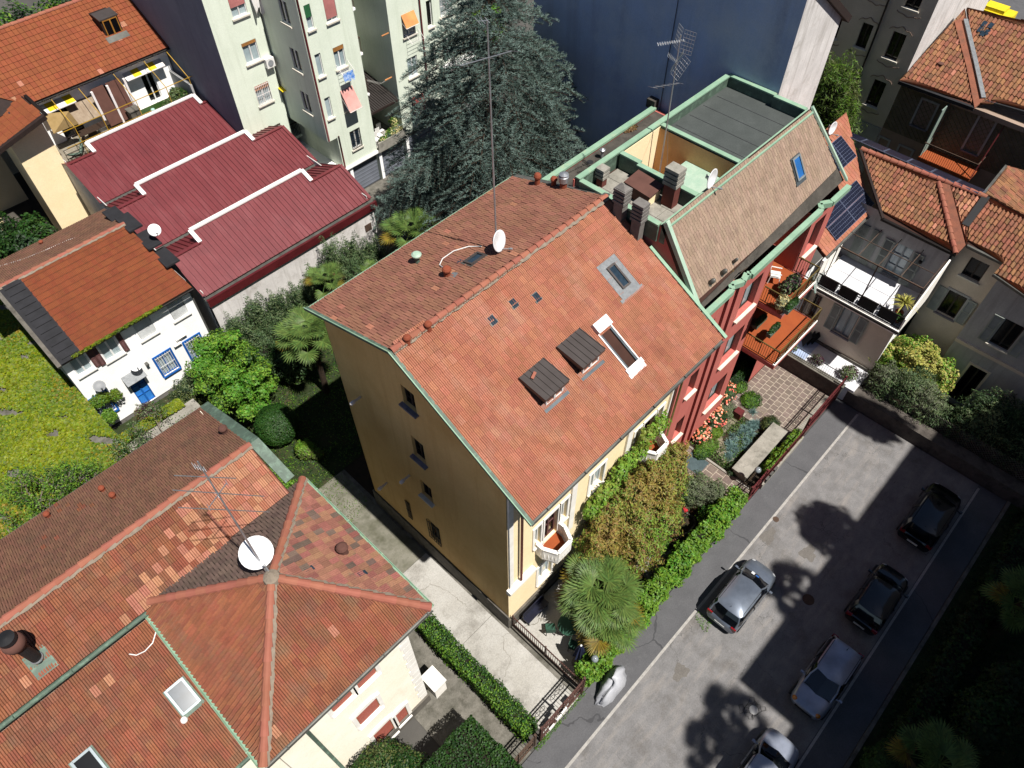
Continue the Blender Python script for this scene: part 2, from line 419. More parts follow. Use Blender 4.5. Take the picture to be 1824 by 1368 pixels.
# ---------------------------------------------------------------- foliage
def quads_mesh(name, V, mats, parent=None, smooth=False, mi=None):
    n = len(V)//4; me = bpy.data.meshes.new(name)
    me.vertices.add(len(V)); me.vertices.foreach_set('co', np.asarray(V, dtype=np.float32).ravel())
    me.loops.add(4*n); me.loops.foreach_set('vertex_index', np.arange(4*n, dtype=np.int32))
    me.polygons.add(n); me.polygons.foreach_set('loop_start', np.arange(0, 4*n, 4, dtype=np.int32))
    me.polygons.foreach_set('loop_total', np.full(n, 4, dtype=np.int32))
    for m in mats: me.materials.append(MATS[m])
    if mi is not None: me.polygons.foreach_set('material_index', np.asarray(mi, dtype=np.int32))
    me.update(calc_edges=True); o = bpy.data.objects.new(name, me); COL.objects.link(o)
    if parent is not None: o.parent = parent
    return o
def rand_dirs(n):
    v = rng.normal(size=(n, 3)); return v/np.linalg.norm(v, axis=1, keepdims=True)
def leafquads(C, N, size, aspect=.55, tilt=.6):
    """one leaf-shaped quad per centre C, facing N with random tilt"""
    n = len(C); N = N+rand_dirs(n)*tilt; N /= np.linalg.norm(N, axis=1, keepdims=True)
    t = rand_dirs(n); a = np.cross(N, t); a /= np.linalg.norm(a, axis=1, keepdims=True); b = np.cross(N, a)
    s = size*rng.uniform(.65, 1.25, (n, 1)); L, w_ = a*s, b*s*aspect
    V = np.empty((n, 4, 3)); V[:, 0] = C-L; V[:, 1] = C-w_+N*s*.12; V[:, 2] = C+L; V[:, 3] = C+w_+N*s*.12
    return V.reshape(-1, 3)
def blob_points(blobs, n, shell=.35, bottom=-.6, lump=.12):
    """points in the outer shell of several ellipsoids (cx,cy,cz,rx,ry,rz)"""
    B = np.array(blobs, float); wgt = (B[:, 3]*B[:, 4]+B[:, 4]*B[:, 5]+B[:, 3]*B[:, 5]); idx = rng.choice(len(B), n, p=wgt/wgt.sum())
    d = rand_dirs(n); d[:, 2] = np.where(d[:, 2] < bottom, -d[:, 2], d[:, 2])
    rr = 1-shell*rng.random((n, 1))**1.6; rr *= 1+lump*np.sin(d[:, :1]*7+idx[:, None])*np.cos(d[:, 1:2]*6+2*idx[:, None])+lump*.5*np.sin(d[:, 2:3]*11+d[:, :1]*9)
    P_ = B[idx, :3]+d*B[idx, 3:]*rr
    # keep points not deep inside another blob
    keep = np.ones(n, bool)
    for b in B:
        q = (P_-b[:3])/b[3:]; keep &= (q**2).sum(1) > (1-shell)**2*.8
    return P_[keep], d[keep]
def bush(name, label, cat, blobs, n, leaf, mats, base=None, group=None, trunk=None, aspect=.55, tilt=.7, core='leaf_core', kind=None, wts=None, lump=.12, shell=.4, part='foliage', up=.5, bottom=-.6):
    B = np.array(blobs, float)
    base = base or (float(B[:, 0].mean()), float(B[:, 1].mean()), float((B[:, 2]-B[:, 5]).min()))
    th = T(name, label, cat, base, group, kind); off = np.array(base)
    P_, d = blob_points(blobs, n, shell=shell, lump=lump, bottom=bottom); d = d+np.array([0, 0, up])
    V = leafquads(P_, d, leaf, aspect, tilt)-off
    mi = np.zeros(len(P_), int)
    if len(mats) > 1:
        f = np.sin(P_[:, 0]*1.9+P_[:, 2])+np.sin(P_[:, 1]*2.3+1)+rng.normal(size=len(P_))*.9
        q = np.quantile(f, np.cumsum(wts or [1/len(mats)]*len(mats))[:-1]); mi = np.digitize(f, q)
    quads_mesh(part, V, mats, th, mi=mi)
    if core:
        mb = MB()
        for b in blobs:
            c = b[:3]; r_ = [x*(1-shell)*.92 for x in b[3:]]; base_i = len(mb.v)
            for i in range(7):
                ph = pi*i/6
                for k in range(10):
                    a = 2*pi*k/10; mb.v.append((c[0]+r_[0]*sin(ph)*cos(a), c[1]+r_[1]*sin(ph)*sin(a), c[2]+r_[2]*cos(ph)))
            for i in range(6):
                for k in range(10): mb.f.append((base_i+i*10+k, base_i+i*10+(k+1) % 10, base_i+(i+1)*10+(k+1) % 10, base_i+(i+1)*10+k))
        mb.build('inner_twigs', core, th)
    if trunk:
        mb = MB(); x, y, z0, z1, r = trunk
        mb.tube([(x, y, z0), (x+.05, y-.04, z0+(z1-z0)*.5), (x-.03, y+.05, z1)], [r, r*.8, r*.55], 8)
        for k in range(5):
            a = k*1.26+.4; e = B[:, 3].mean()*.6
            mb.tube([(x, y, z0+(z1-z0)*.6), (x+cos(a)*e*.5, y+sin(a)*e*.5, z1), (x+cos(a)*e, y+sin(a)*e, z1+.5)], [r*.5, r*.35, r*.12], 5)
        mb.build('trunk', 'bark', th)
    return th
# ---------------------------------------------------------------- the materials of the place
mat('asphalt', 'a09e9e', .92, col2='8a8888', nsc=1.6, bump=.35, bsc=45, dirt='78736e', dirtsc=.6, dirtlo=.52, dirthi=.74, streak=(.5, 2.5, 1, 'ada7a2'), crack='7c7a79', cracksc=.3)
mat('asphalt_dark', '77777a', .95, col2='6b6b6e', nsc=1.0, bump=.3, bsc=60, dirt='868688', dirtsc=1.3, dirtlo=.58, dirthi=.8, crack='58585b', cracksc=.12)
mat('road_paint', 'd6d2cc', .8, col2='b9b5af', nsc=6, dirt='8f8b88', dirtsc=5, dirtlo=.6, dirthi=.75)
mat('concrete', 'e2dfd8', .9, col2='cfcbc2', nsc=.5, bump=.3, bsc=25, dirt='98938a', dirtsc=.55, dirtlo=.5, dirthi=.72, crack='a8a398', cracksc=.2)
mat('concrete_mossy', 'a8a496', .92, col2='8c8a78', nsc=.8, bump=.3, bsc=25, dirt='6c6c58', dirtsc=1.0, dirtlo=.46, dirthi=.66)
mat('concrete_old', '9b968c', .92, col2='7d7a70', nsc=1.5, bump=.3, bsc=25, dirt='5a584c', dirtsc=1.6, dirtlo=.45, dirthi=.7)
mat('concrete_light', 'c9c4b8', .9, col2='a8a498', nsc=2.0, bump=.2, bsc=30, dirt='7d7a70', dirtsc=2.2, dirtlo=.52, dirthi=.75)
mat('soil', '4a3a2a', .98, col2='332a1f', nsc=2.5, bump=.6, bsc=18)
mat('grass_ground', '3f4f22', .98, col2='2c3619', nsc=1.5, bump=.6, bsc=25, dirt='5b4e38', dirtsc=1.1, dirtlo=.52, dirthi=.7)
mat('city_ground', '6e6b66', .95, col2='5a5854', nsc=.3, bump=.2, bsc=10)
mat('paver', '9c8b80', .9, col2='877870', nsc=3, bump=.25, bsc=30, var=.13, hue=.012)
mat('paver_joint', 'e0d2c0', .95, col2='cfc0ac', nsc=5)
mat('slate_mat', '5e7478', .8, col2='4c6064', nsc=6, bump=.3, bsc=60)
mat('stone_piece', 'b7a995', .9, col2='94886f', nsc=6, var=.12, bump=.3)
# walls
mat('plaster_yellow', 'e0bb7c', .9, col2='d6ae6e', nsc=.4, bump=.12, bsc=60, dirt='c2954f', dirtsc=.25, dirtlo=.5, dirthi=.85, streak=(2.5, 2.5, .18, 'd0a566'))
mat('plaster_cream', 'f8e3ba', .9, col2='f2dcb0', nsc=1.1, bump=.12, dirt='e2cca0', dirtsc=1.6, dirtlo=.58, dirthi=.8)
mat('plaster_pink', 'e8c8b0', .9, col2='dcb9a0', nsc=1.1, bump=.12)
mat('plinth_grey', '8b857b', .92, col2='6f6a62', nsc=2.5, bump=.4, bsc=30, dirt='575249', dirtsc=2, dirtlo=.5, dirthi=.7)
mat('white_trim', 'efece6', .75, col2='e0dcd3', nsc=2)
mat('plaster_white', 'ffffff', .85, col2='f6f5f3', nsc=.9, bump=.1, dirt='e6e3de', dirtsc=1.4, dirtlo=.62, dirthi=.85)
mat('plaster_ivory', 'fbf4e4', .88, col2='f6ecd6', nsc=.8, bump=.12, dirt='e6dbc4', dirtsc=1.2, dirtlo=.58, dirthi=.8)
mat('plaster_red', 'b5655c', .88, col2='ac5c54', nsc=.9, bump=.12, streak=(4, 4, .3, 'a3564e'))
mat('plaster_green', 'dce4d4', .9, col2='d3dccb', nsc=.6, bump=.08, streak=(3, 3, .15, 'cbd4c2'))
mat('plaster_slate', '9fb2d6', .92, col2='949fb6', nsc=.2, bump=.15, bsc=25, dirt='b2bac8', dirtsc=.35, dirtlo=.48, dirthi=.75, streak=(1.0, 1.0, .07, '8893aa'))
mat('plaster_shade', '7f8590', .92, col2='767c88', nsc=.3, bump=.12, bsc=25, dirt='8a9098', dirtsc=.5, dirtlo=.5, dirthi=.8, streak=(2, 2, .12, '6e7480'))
mat('plaster_dirtywhite', 'd6d2cf', .92, col2='c3bfbc', nsc=.8, bump=.4, bsc=12, streak=(3, 3, .3, 'aaa5a0'), dirt='a39d96', dirtsc=1.2, dirtlo=.55, dirthi=.75)
mat('plaster_grey', 'a5a5a4', .92, col2='979796', nsc=.8, bump=.12, streak=(3, 3, .25, '8a8988'))
mat('plaster_warmgrey', 'cdc0ae', .92, col2='bcb09e', nsc=.8, bump=.12)
mat('plaster_olive', '7d7459', .9, col2='6a6249', nsc=1.2, bump=.2, bsc=12)
mat('plaster_oldcream', 'd8cbb0', .92, col2='c9bca0', nsc=.8, bump=.15, streak=(3, 3, .3, 'b5a78a'))
mat('plaster_brown', '9a8678', .92, col2='887668', nsc=1, bump=.15)
mat('stucco_relief', '9a8c78', .92, col2='857862', nsc=2, bump=.3)
mat('plaster_ochre', 'cfa877', .9, col2='c29a68', nsc=1)
mat('concrete_wall', '7b736c', .95, col2='5f5953', nsc=1.6, bump=.5, bsc=14, dirt='453f3a', dirtsc=1.4, dirtlo=.5, dirthi=.7)
# roofing
mat('terracotta', 'd0876a', .85, col2='c27a5c', nsc=.8, var=.1, hue=.006, bump=.1, bsc=60, dirt='a5684f', dirtsc=.45, dirtlo=.5, dirthi=.85, streak=(1.2, .35, 1.2, 'd69a80'))
mat('terracotta_rear', 'b57d66', .9, col2='a7705a', nsc=1.3, var=.11, hue=.008, dirt='85594a', dirtsc=1.0, dirtlo=.52, dirthi=.82)
mat('terracotta_fresh', 'd89678', .85, col2='cc8a6c', nsc=3, var=.1, hue=.012)
mat('terracotta_worn', 'b26b4d', .9, col2='a26045', nsc=.9, var=.13, hue=.008, dirt='84604c', dirtsc=.6, dirtlo=.46, dirthi=.8, streak=(1.5, .5, 2, '9c7258'))
mat('terracotta_brown', '9c7058', .92, col2='8c634e', nsc=1.0, var=.13, hue=.008, dirt='7a604e', dirtsc=.9, dirtlo=.5, dirthi=.8)
mat('terracotta_mixed', 'b8806a', .92, col2='a87260', nsc=3, var=.22, hue=.02, dirt='7e6a5c', dirtsc=2.2, dirtlo=.58, dirthi=.74)
mat('terracotta_mossy', '8a7266', .95, col2='78645a', nsc=2, var=.2, hue=.01)
mat('terracotta_orange', 'aa5c36', .85, col2='9c5230', nsc=1.2, var=.07, hue=.005, dirt='a85a34', dirtsc=.8, dirtlo=.55, dirthi=.8)
mat('terracotta_old', 'b67a58', .93, col2='9c6a50', nsc=2.2, var=.22, hue=.016, dirt='7c6450', dirtsc=1.5, dirtlo=.5, dirthi=.78)
mat('ridge_clay', 'c27a64', .85, col2='b56e58', nsc=2, var=.08, hue=.006)
mat('mortar', 'b3a491', .95, col2='97897a', nsc=8, bump=.6, bsc=30)
mat('shingle', 'bfa48f', .92, col2='b09580', nsc=1.5, var=.12, hue=.008, bump=.1, dirt='9a8675', dirtsc=.8, dirtlo=.55, dirthi=.8)
mat('tile_edge', '7a5244', .95, col2='65473c', nsc=3, dirt='5f5a44', dirtsc=3, dirtlo=.5, dirthi=.7)
mat('roof_under', '5a3a2f', .95)
mat('copper_patina', 'a4c8ac', .65, col2='90b69a', nsc=1.6, dirt='bccaa6', dirtsc=2.5, dirtlo=.55, dirthi=.75)
mat('copper_light', 'c4dac6', .55, col2='abcdb6', nsc=2.2)
mat('copper_dark', '56695c', .6, col2='64796a', nsc=2.5, dirt='7f9c88', dirtsc=3, dirtlo=.5, dirthi=.7)
mat('zinc', '8a8a84', .5, col2='6d6c66', nsc=2, metal=.3)
mat('lead', 'a9adb0', .5, col2='8f9396', nsc=5, bump=.3, bsc=20, metal=.3)
mat('bitumen', '5e6462', .92, col2='545a58', nsc=1.2, bump=.1, dirt='6c7270', dirtsc=.9, dirtlo=.55, dirthi=.8)
mat('bitumen_old', '58534c', .92, col2='6b655d', nsc=1.2, bump=.2, dirt='3c3833', dirtsc=1.1, dirtlo=.5, dirthi=.7)
mat('tar', '35353a', .85, col2='29292d', nsc=2, bump=.4, bsc=10)
mat('metal_red', '934247', .45, col2='8b3d42', nsc=.8, metal=.1, spec=.45, dirt='7c393e', dirtsc=.7, dirtlo=.5, dirthi=.8, streak=(2, .3, 1, '9e5458'))
mat('metal_red_dark', '7a2c32', .45, metal=.15)
mat('white_metal', 'e8e2e0', .5, col2='dad4d2', nsc=3)
mat('anthracite_metal', '6e6663', .45, col2='645c59', nsc=2, metal=.3)
mat('flashing_grey', '7f8a90', .4, metal=.5, col2='6b757b', nsc=3)
mat('steel', 'b9bcc0', .35, metal=.7, col2='a3a6aa', nsc=4)
mat('dark_iron', '2b2624', .6, metal=.3)
mat('red_iron', '7a2b2e', .6, col2='6a2527', nsc=4)
mat('brown_iron', '6a4238', .65, col2='5a372e', nsc=4)
mat('rust_iron', '6e5646', .85, col2='5a483c', nsc=4)
mat('bronze_iron', '7a6a35', .6, col2='6a5a2c', nsc=4)
mat('pipe_red', '78262a', .5); mat('pipe_brown', '6e3f33', .5)
mat('chimney_red', '8a4a40', .9, col2='7a4038', nsc=3, bump=.2)
mat('chimney_grey', '9a9590', .95, col2='85807b', nsc=4, bump=.3, bsc=20)
mat('chimney_brown', '7c5449', .9, col2='6d493f', nsc=2)
mat('clay_pot', 'b05a3c', .85, col2='9c4e34', nsc=4)
mat('dish_white', 'e9e9ea', .5); mat('dish_grey', '8a8d90', .5)
mat('plastic_white', 'e6e4e0', .5); mat('plastic_black', '1c1c1e', .6); mat('fabric_navy', '2d3760', .8, col2='252d50', nsc=4)
mat('glass', '1a2026', .06, spec=.7); mat('glass_dark', '0b0c0e', .12, spec=.5)
mat('glass_curtain', '8f9fa4', .12, col2='a9b7ba', nsc=.8, spec=.6, streak=(9, 9, .1, '7c8b90'))
mat('glass_blue', '2a66a8', .1, spec=.7); mat('glass_sky', '2c3a46', .15, col2='1e2a34', nsc=4, spec=.5)
mat('frame_white', 'e4e4e2', .5); mat('frame_dark', '2e2623', .6); mat('frame_grey', '7c8487', .5); mat('frame_wood', '9a6c2c', .6, col2='85591f', nsc=5)
mat('frame_blue', '1c5fae', .45); mat('panel_blue', '2f78c8', .4, col2='3b86d4', nsc=3)
mat('sill_stone', 'd2ccc0', .8, col2='bdb7aa', nsc=3); mat('sill_pale', 'e6d8c6', .8)
mat('sill_grey', '7d7880', .85, col2='67636b', nsc=5)
mat('shutter_brown', '5c3c3a', .7, col2='4e3231', nsc=3); mat('shutter_green', '7f9088', .7, col2='728279', nsc=3); mat('shutter_grey', '8f9690', .75)
mat('shutter_red', 'a0584c', .75, col2='95503f', nsc=1.5, streak=(.1, .1, 30, '8a4638'))
mat('shutter_palegreen', 'a3c4ba', .7, col2='94b5aa', nsc=3)
mat('blind_pink', 'c07c78', .8); mat('blind_green', '2f6a42', .8); mat('blind_ochre', 'a8743c', .8); mat('blind_brown', '8a5a40', .85); mat('blind_orange', 'd08a58', .85)
mat('awning_pink', 'd59a92', .85, streak=(.1, .1, 25, 'c98c85')); mat('awning_red', 'c0605c', .85); mat('awning_orange', 'd69258', .85); mat('blind_white', 'd5d8d8', .8)
mat('yellow_paint', 'e0c820', .6); mat('yellow_steel', 'b08a28', .6); mat('cloth_yellow', 'e3c41c', .8); mat('cloth_white', 'dcdad6', .85)
mat('cloth_blue', '2a7ad0', .85, col2='c8d6e8', nsc=7); mat('cloth_red', 'c23038', .8)
mat('reed', 'c8b49c', .95, col2='b09a82', nsc=4, bump=.4, bsc=40, streak=(12, 2, 2, 'a8927a')); mat('reed_warm', 'd0b078', .95, col2='bfa068', nsc=4)
mat('cover_grey', 'e2e4ea', .45, col2='d2d4dc', nsc=3, bump=.2, bsc=5)
mat('terrace_orange', 'c0602c', .85, col2='b5582a', nsc=2); mat('deck_tile', 'b5ab98', .9, col2='a39a88', nsc=3, var=.08)
mat('white_floor', 'cfcfd2', .85, col2='bebec2', nsc=2, bump=.2, bsc=50)
mat('solar_cell', '15182a', .35, col2='121422', nsc=2, spec=.3); mat('solar_line', '6f7890', .4, metal=.4)
mat('bark', '5a4a3c', .95, col2='43372c', nsc=6, bump=.8, bsc=14); mat('palm_bark', '4e3c2a', .98, col2='35291d', nsc=8, bump=1, bsc=20)
mat('bark_pale', 'a59a8c', .95, col2='8c8174', nsc=6); mat('asphalt_stain', '8b8680', .9, col2='7f7a75', nsc=3)
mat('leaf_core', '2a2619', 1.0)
def leaf(n, c, c2, tr=.3, var=.35, hue=.02, rough=.55): mat(n, c, rough, col2=c2, nsc=2.2, var=var, hue=hue, trans=tr, spec=.3)
leaf('leaf_lime', '7ab83a', '5e9c2c'); leaf('leaf_lime2', '9cc848', '80b03c')
leaf('leaf_hedge', '84b23a', '6c9c30'); leaf('leaf_hedge2', '98c040', '7eae36')
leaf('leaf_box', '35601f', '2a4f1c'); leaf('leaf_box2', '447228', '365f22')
leaf('leaf_dark', '2f5026', '26421f'); leaf('leaf_oleander', '6c8a58', '5a784c'); leaf('leaf_oleander2', '96aa76', '7e9462')
leaf('leaf_olive', '7e8a4c', '69743e'); leaf('leaf_bronze', 'b8a452', 'b0944e', hue=.03); leaf('leaf_bronze2', 'aab850', '94a244'); leaf('leaf_rust', 'a08250', '906644')
leaf('leaf_ivy', 'a2b018', '86981a', hue=.025); leaf('leaf_ivy2', '7e9a22', '6a881c'); leaf('leaf_ivy3', 'b8a424', 'a0902a')
leaf('leaf_cedar', '8fa89e', '768f86', tr=.1, var=.3); leaf('leaf_cedar2', '6e867c', '5a7066', tr=.1)
leaf('leaf_palm', '7c9a4c', '688640', tr=.25); leaf('leaf_palm_old', 'b09a35', '8f8030'); leaf('leaf_palm_dry', '8f7a50', '7a6642')
leaf('leaf_blue', 'aad0cc', '92bcb8', tr=.15); leaf('leaf_purple', '5e3448', '4a2838'); leaf('leaf_variegated', 'e8e07c', 'c8c85c', hue=.02)
leaf('leaf_bamboo', '6a8438', '587030'); leaf('flower_orange', 'f08e6c', 'ee7a60', hue=.02, var=.15); leaf('flower_pale', 'f0c8a8', 'e8b090', var=.15); leaf('flower_cream', 'd8cc94', 'c4b880', var=.2)
leaf('leaf_grey', '969e80', '80886c')
mat('dark_slat', '4a4340', .7, col2='3a3431', nsc=4)
mat('garage_grey', '9aa0ac', .6, col2='8a909c', nsc=.8)
mat('wood_dark', '3a2822', .8, col2='2c1e19', nsc=5); mat('wood_table', '4f3a2c', .8)
mat('rubber', '151515', .9); mat('tyre', '17171a', .9); mat('rim', '8d9094', .35, metal=.8)
mat('car_steel', '79828f', .28, metal=.55, spec=.5, coat=.6); mat('car_black', '08090c', .2, metal=.2, spec=.5, coat=.8); mat('car_silver', '9a9fae', .28, metal=.5, coat=.6)
mat('car_pale', 'a4abba', .28, metal=.4, coat=.6); mat('car_trim', '17181b', .6); mat('car_glass', '0a0d12', .04, spec=.8)
mat('lamp_red', '7a0f12', .15, spec=.7); mat('lamp_clear', 'b5b8bc', .1, spec=.8); mat('lamp_amber', 'c87818', .15, spec=.7); mat('plate', 'd0d0cc', .5)
mat('paper_white', 'e8eaee', .7); mat('paper_blue', '2c62b0', .7)
mat('green_table', '2f6650', .6); mat('globe', '9aa3a8', .1, spec=.8, trans=.3)
# ---------------------------------------------------------------- ground
struct(MB().box(-160, 260, -120, 260, -.6, -.05), 'ground', 'city_ground')
road = struct(MB().box(-12, 31.2, -4.05, 2.78, -.04, .0), 'road', 'asphalt')
struct(MB().box(-12, 31.2, 2.79, 4.2, -.04, .004), 'pavement', 'asphalt_dark')
struct(MB().box(-12, 31.2, -5.5, -4.06, -.04, .004), 'parking_strip', 'asphalt_dark')
struct(MB().box(-12, 31.0, 2.72, 2.84, .0, .009), 'edge_line', 'road_paint')
struct(MB().box(-12, 31.0, -4.19, -4.08, .0, .009), 'parking_line', 'road_paint')
struct(MB().box(-12, 31.2, -5.68, -5.52, -.04, .12), 'kerb', 'concrete_old')
struct(MB().box(-12, 46, -11.9, -5.7, -.04, .02), 'lawn', 'grass_ground')
# driveway of cast concrete bays between the houses, joints recessed
mb = MB(); mb2 = MB(); ys = [4.22, 9.6, 14.2, 17.0, 21.0]
for a, b in zip(ys[:-1], ys[1:]):
    (mb if a < 14 else mb2).box(6.3, 8.4, a+.01, b-.01, -.03, .014+random.uniform(-.003, .003))
drv = struct(MB().box(6.3, 8.6, 4.22, 21.0, -.04, .0), 'driveway', 'concrete_old')
mb.build('concrete_bay', 'concrete', drv); mb2.build('concrete_bay', 'concrete_mossy', drv)
struct(MB().box(2.9, 5.4, 4.25, 22, -.04, .01), 'side_yard', 'concrete_old')
struct(MB().box(-2, 21.8, 21.02, 32.4, -.04, .006), 'garden_ground', 'grass_ground')
struct(MB().box(8.62, 21.8, 18.4, 21.0, -.04, .004), 'garden_soil', 'soil')
struct(MB().box(21.85, 31, 19, 34, -.04, .004), 'cedar_ground', 'soil')
struct(MB().box(20.8, 44, 34.1, 38.6, -.04, .008), 'courtyard', 'concrete_old')
struct(MB().box(8.7, 21.0, 4.45, 8.6, -.03, .006), 'front_garden_soil', 'soil')
struct(MB().box(21.05, 31.05, 4.45, 8.6, -.03, .006), 'garden_bed_soil', 'soil')
struct(MB().box(31.3, 60, -13, 8.5, -.04, .02), 'courtyard_soil', 'soil')
# manhole covers, a lying cable and the old patches on the road
for i, (px, py, r, lb) in enumerate([(1382, 925, .16, 'small round iron cover by the white line above the grey car'), (1440, 1068, .28, 'round drain cover in the palm shadow on the road')]):
    p = W(px, py); solo(MB().lathe((p[0], p[1], 0), [(r, .0), (r, .012), (r*.8, .014), (r*.78, .01)], 18), 'manhole_cover', 'rust_iron', lb, 'manhole cover')
def blotch(px, py, rx, ry, a0, m, z=.003):
    c = W(px, py); P_ = []
    for i in range(26):
        a = 2*pi*i/26; r = 1+.22*sin(3*a+px)+.12*sin(7*a+py)+random.uniform(-.07, .07); P_.append((c[0]+cos(a+a0)*rx*r, c[1]+sin(a+a0)*ry*r))
    struct(MB().prism(P_, .0005, z), 'road_stain', m)
blotch(1212, 1197, .42, .3, .4, 'asphalt_stain'); blotch(1368, 955, .5, .3, 1, 'asphalt_stain', .0025); blotch(1440, 985, .45, .35, 0, 'asphalt_stain', .0022)
p = W(1341, 1265); pts = []
for i in range(60):
    a = i*.62; r = .22+.12*sin(i*1.7); pts.append((p[0]+.25*sin(i*.21)*1.2+cos(a)*r, p[1]+.012*i-.3+sin(a)*r*.7, .015+.01*sin(i)))
solo(MB().tube(pts, .009, 5), 'tangled_cable', 'plastic_black', 'thin dark cable lying tangled on the road beside a pale scrap', 'cable')
solo(MB().lathe((p[0]+.02, p[1]-.02, 0), [(.14, .0), (.2, .03), (.13, .07), (.03, .09)], 9), 'crumpled_bag', 'cloth_white', 'small crumpled pale bag lying on the sunny road', 'bag')
# ================================================================ the tall yellow house
YH = T('yellow_house', 'tall yellow house with terracotta saddle roof beside the concrete driveway', 'house', (13.9, 13.4, 0))
GX = fr('x', 8.6); GY = fr('y', 8.66)
gw = [(13.05, 13.75, 12.79, 13.88), (13.05, 13.75, 9.32, 10.72), (13.05, 13.73, 6.24, 7.46), (12.98, 13.75, 2.25, 3.95), (15.0, 15.25, 2.25, 3.85), (13.0, 13.8, .35, 1.15)]
wallmesh(GX, 8.66, 18.1, 0, [(8.66, 13.2), (13.43, 15.85), (18.1, 14.3)], gw, .2).build('gable_wall', 'plaster_yellow', YH)
fw = [(10.16, 10.52, 5.95, 7.6), (10.74, 11.55, 5.45, 7.6), (11.74, 12.14, 5.95, 7.6), (16.6, 17.0, 5.95, 7.6), (17.2, 18.0, 5.45, 7.6), (18.2, 18.6, 5.95, 7.6),
      (10.7, 11.6, 9.3, 11.0), (13.6, 14.5, 9.3, 11.0), (17.2, 18.1, 9.3, 11.0), (13.6, 14.5, 6.0, 7.6), (10.5, 11.4, 1.6, 3.4), (13.4, 14.4, .1, 2.4), (17, 17.9, 1.6, 3.4)]
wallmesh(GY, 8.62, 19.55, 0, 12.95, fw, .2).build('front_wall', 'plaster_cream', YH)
MB().box(8.6, 19.4, 18.08, 18.1, 0, 14.3).build('rear_wall', 'plaster_yellow', YH)
MB().box(19.38, 19.4, 8.7, 18.0, 0, 13).build('party_wall', 'plaster_yellow', YH)
mb = MB(); mb.box(8.52, 8.598, 8.58, 18.2, 0, 1.25); mb.box(8.598, 12.6, 8.56, 8.658, 0, .9); mb.build('plinth', 'plinth_grey', YH)
mb = MB().box(8.5, 10.1, 8.4, 8.655, 4.2, 4.4); mb.box(8.5, 10.1, 8.46, 8.655, 4.06, 4.2); mb.build('string_course', 'white_trim', YH)
for (a, b) in [(8.64, 8.86), (12.3, 12.62), (15.9, 16.25), (19.0, 19.3)]:
    MB().box(a, b, 8.56, 8.657, 4.43, 12.6).build('pilaster', 'white_trim', YH)
for (a, b) in [(12.75, 13.35), (14.7, 15.8)]:
    MB().box(a, b, 8.62, 8.657, 8.3, 12.2).build('painted_panel', 'plaster_pink', YH)
window(YH, GX, *gw[0], frame='frame_dark', glass='glass_dark', sill='sill_grey', bars=2, sillout=.18)
window(YH, GX, *gw[1], frame='frame_dark', glass='glass_dark', sill='sill_grey', bars=2, sillout=.18)
window(YH, GX, *gw[2], frame='frame_dark', glass='glass_dark', sill='sill_stone', bars=2, sillout=.18)
window(YH, GX, *gw[3], frame='frame_dark', glass='glass_dark', sill=None, grille='dark_iron')
window(YH, GX, *gw[4], frame='frame_dark', glass='glass_dark', sill=None, grille='dark_iron', leaf=1)
window(YH, GX, *gw[5], frame='frame_grey', glass='glass_dark', sill=None, grille='dark_iron', leaf=1, label='dark cellar window low in the plinth')
for i, q in enumerate(fw):
    if q[2] < 5.6 and q[3] > 7:      # balcony doors
        o = window(YH, GY, *q, frame='shutter_brown', glass='glass_dark', sill=None, surround='white_trim', leaf=2, bars=1, name='balcony_door')
    elif q[1]-q[0] < .5: window(YH, GY, *q, frame='frame_white', glass='glass_curtain', surround='white_trim', leaf=1)
    else: window(YH, GY, *q, frame='frame_white', glass='glass_curtain', surround='white_trim', shutter='shutter_brown' if q[2] > 8 else None)
for bxc in (11.0, 17.62):      # half-hexagon balconies
    pl = [(bxc-.68, 8.3), (bxc-.4, 7.72), (bxc+.4, 7.72), (bxc+.68, 8.3)]
    s = MB().prism([(bxc-.68, 8.654)]+pl+[(bxc+.68, 8.654)], 5.1, 5.32).build('balcony', 'white_trim', YH)
    MB().prism([(bxc-.58, 8.65), (bxc-.58, 8.34), (bxc-.34, 7.82), (bxc+.34, 7.82), (bxc+.58, 8.34), (bxc+.58, 8.65)], 5.322, 5.36).build('balcony_floor', 'terrace_orange', s)
    mb = MB(); loop = [(bxc-.68, 8.65)]+pl+[(bxc+.68, 8.65)]
    for (x0, y0), (x1, y1) in zip(loop[:-1], loop[1:]):
        mb.bar((x0, y0, 5.7), (x1, y1, 5.7), .09, .8); mb.bar((x0, y0, 6.14), (x1, y1, 6.14), .15, .07)
    mb.build('parapet', 'white_trim', s)
    mb = MB()
    for (x0, y0), (x1, y1) in zip(loop[:-1], loop[1:]):
        n = max(2, int(math.hypot(x1-x0, y1-y0)/.16))
        for k in range(n):
            t = (k+.5)/n; mb.lathe((x0+(x1-x0)*t, y0+(y1-y0)*t, 5.35), [(.05, 0), (.075, .25), (.04, .6), (.06, .8)], 6)
    mb.build('baluster', 'white_trim', s)
for x_, z1 in ((9.25, 12.3), (19.15, 12.3)):
    MB().tube([(x_, 8.5, 4.5), (x_, 8.5, 11.9), (x_, 7.4, 12.45)], .055, 8).build('downpipe', 'pipe_brown', YH, smooth=True)
MB().tube([(19.42, 8.46, 4.5), (19.42, 8.46, 11.9)], .05, 8).build('downpipe', 'bronze_iron', YH, smooth=True)
# flue stubs on the gable
for (px, py) in ((641, 708), (728, 848), (688, 861)):
    p = WX(px, py, 8.55); MB().lathe(p, [(.055, .1), (.055, -.28), (.085, -.3), (.085, -.46), (.03, -.5)], 10, (1, 0, 0)).build('flue_outlet', 'white_metal', YH, smooth=True)
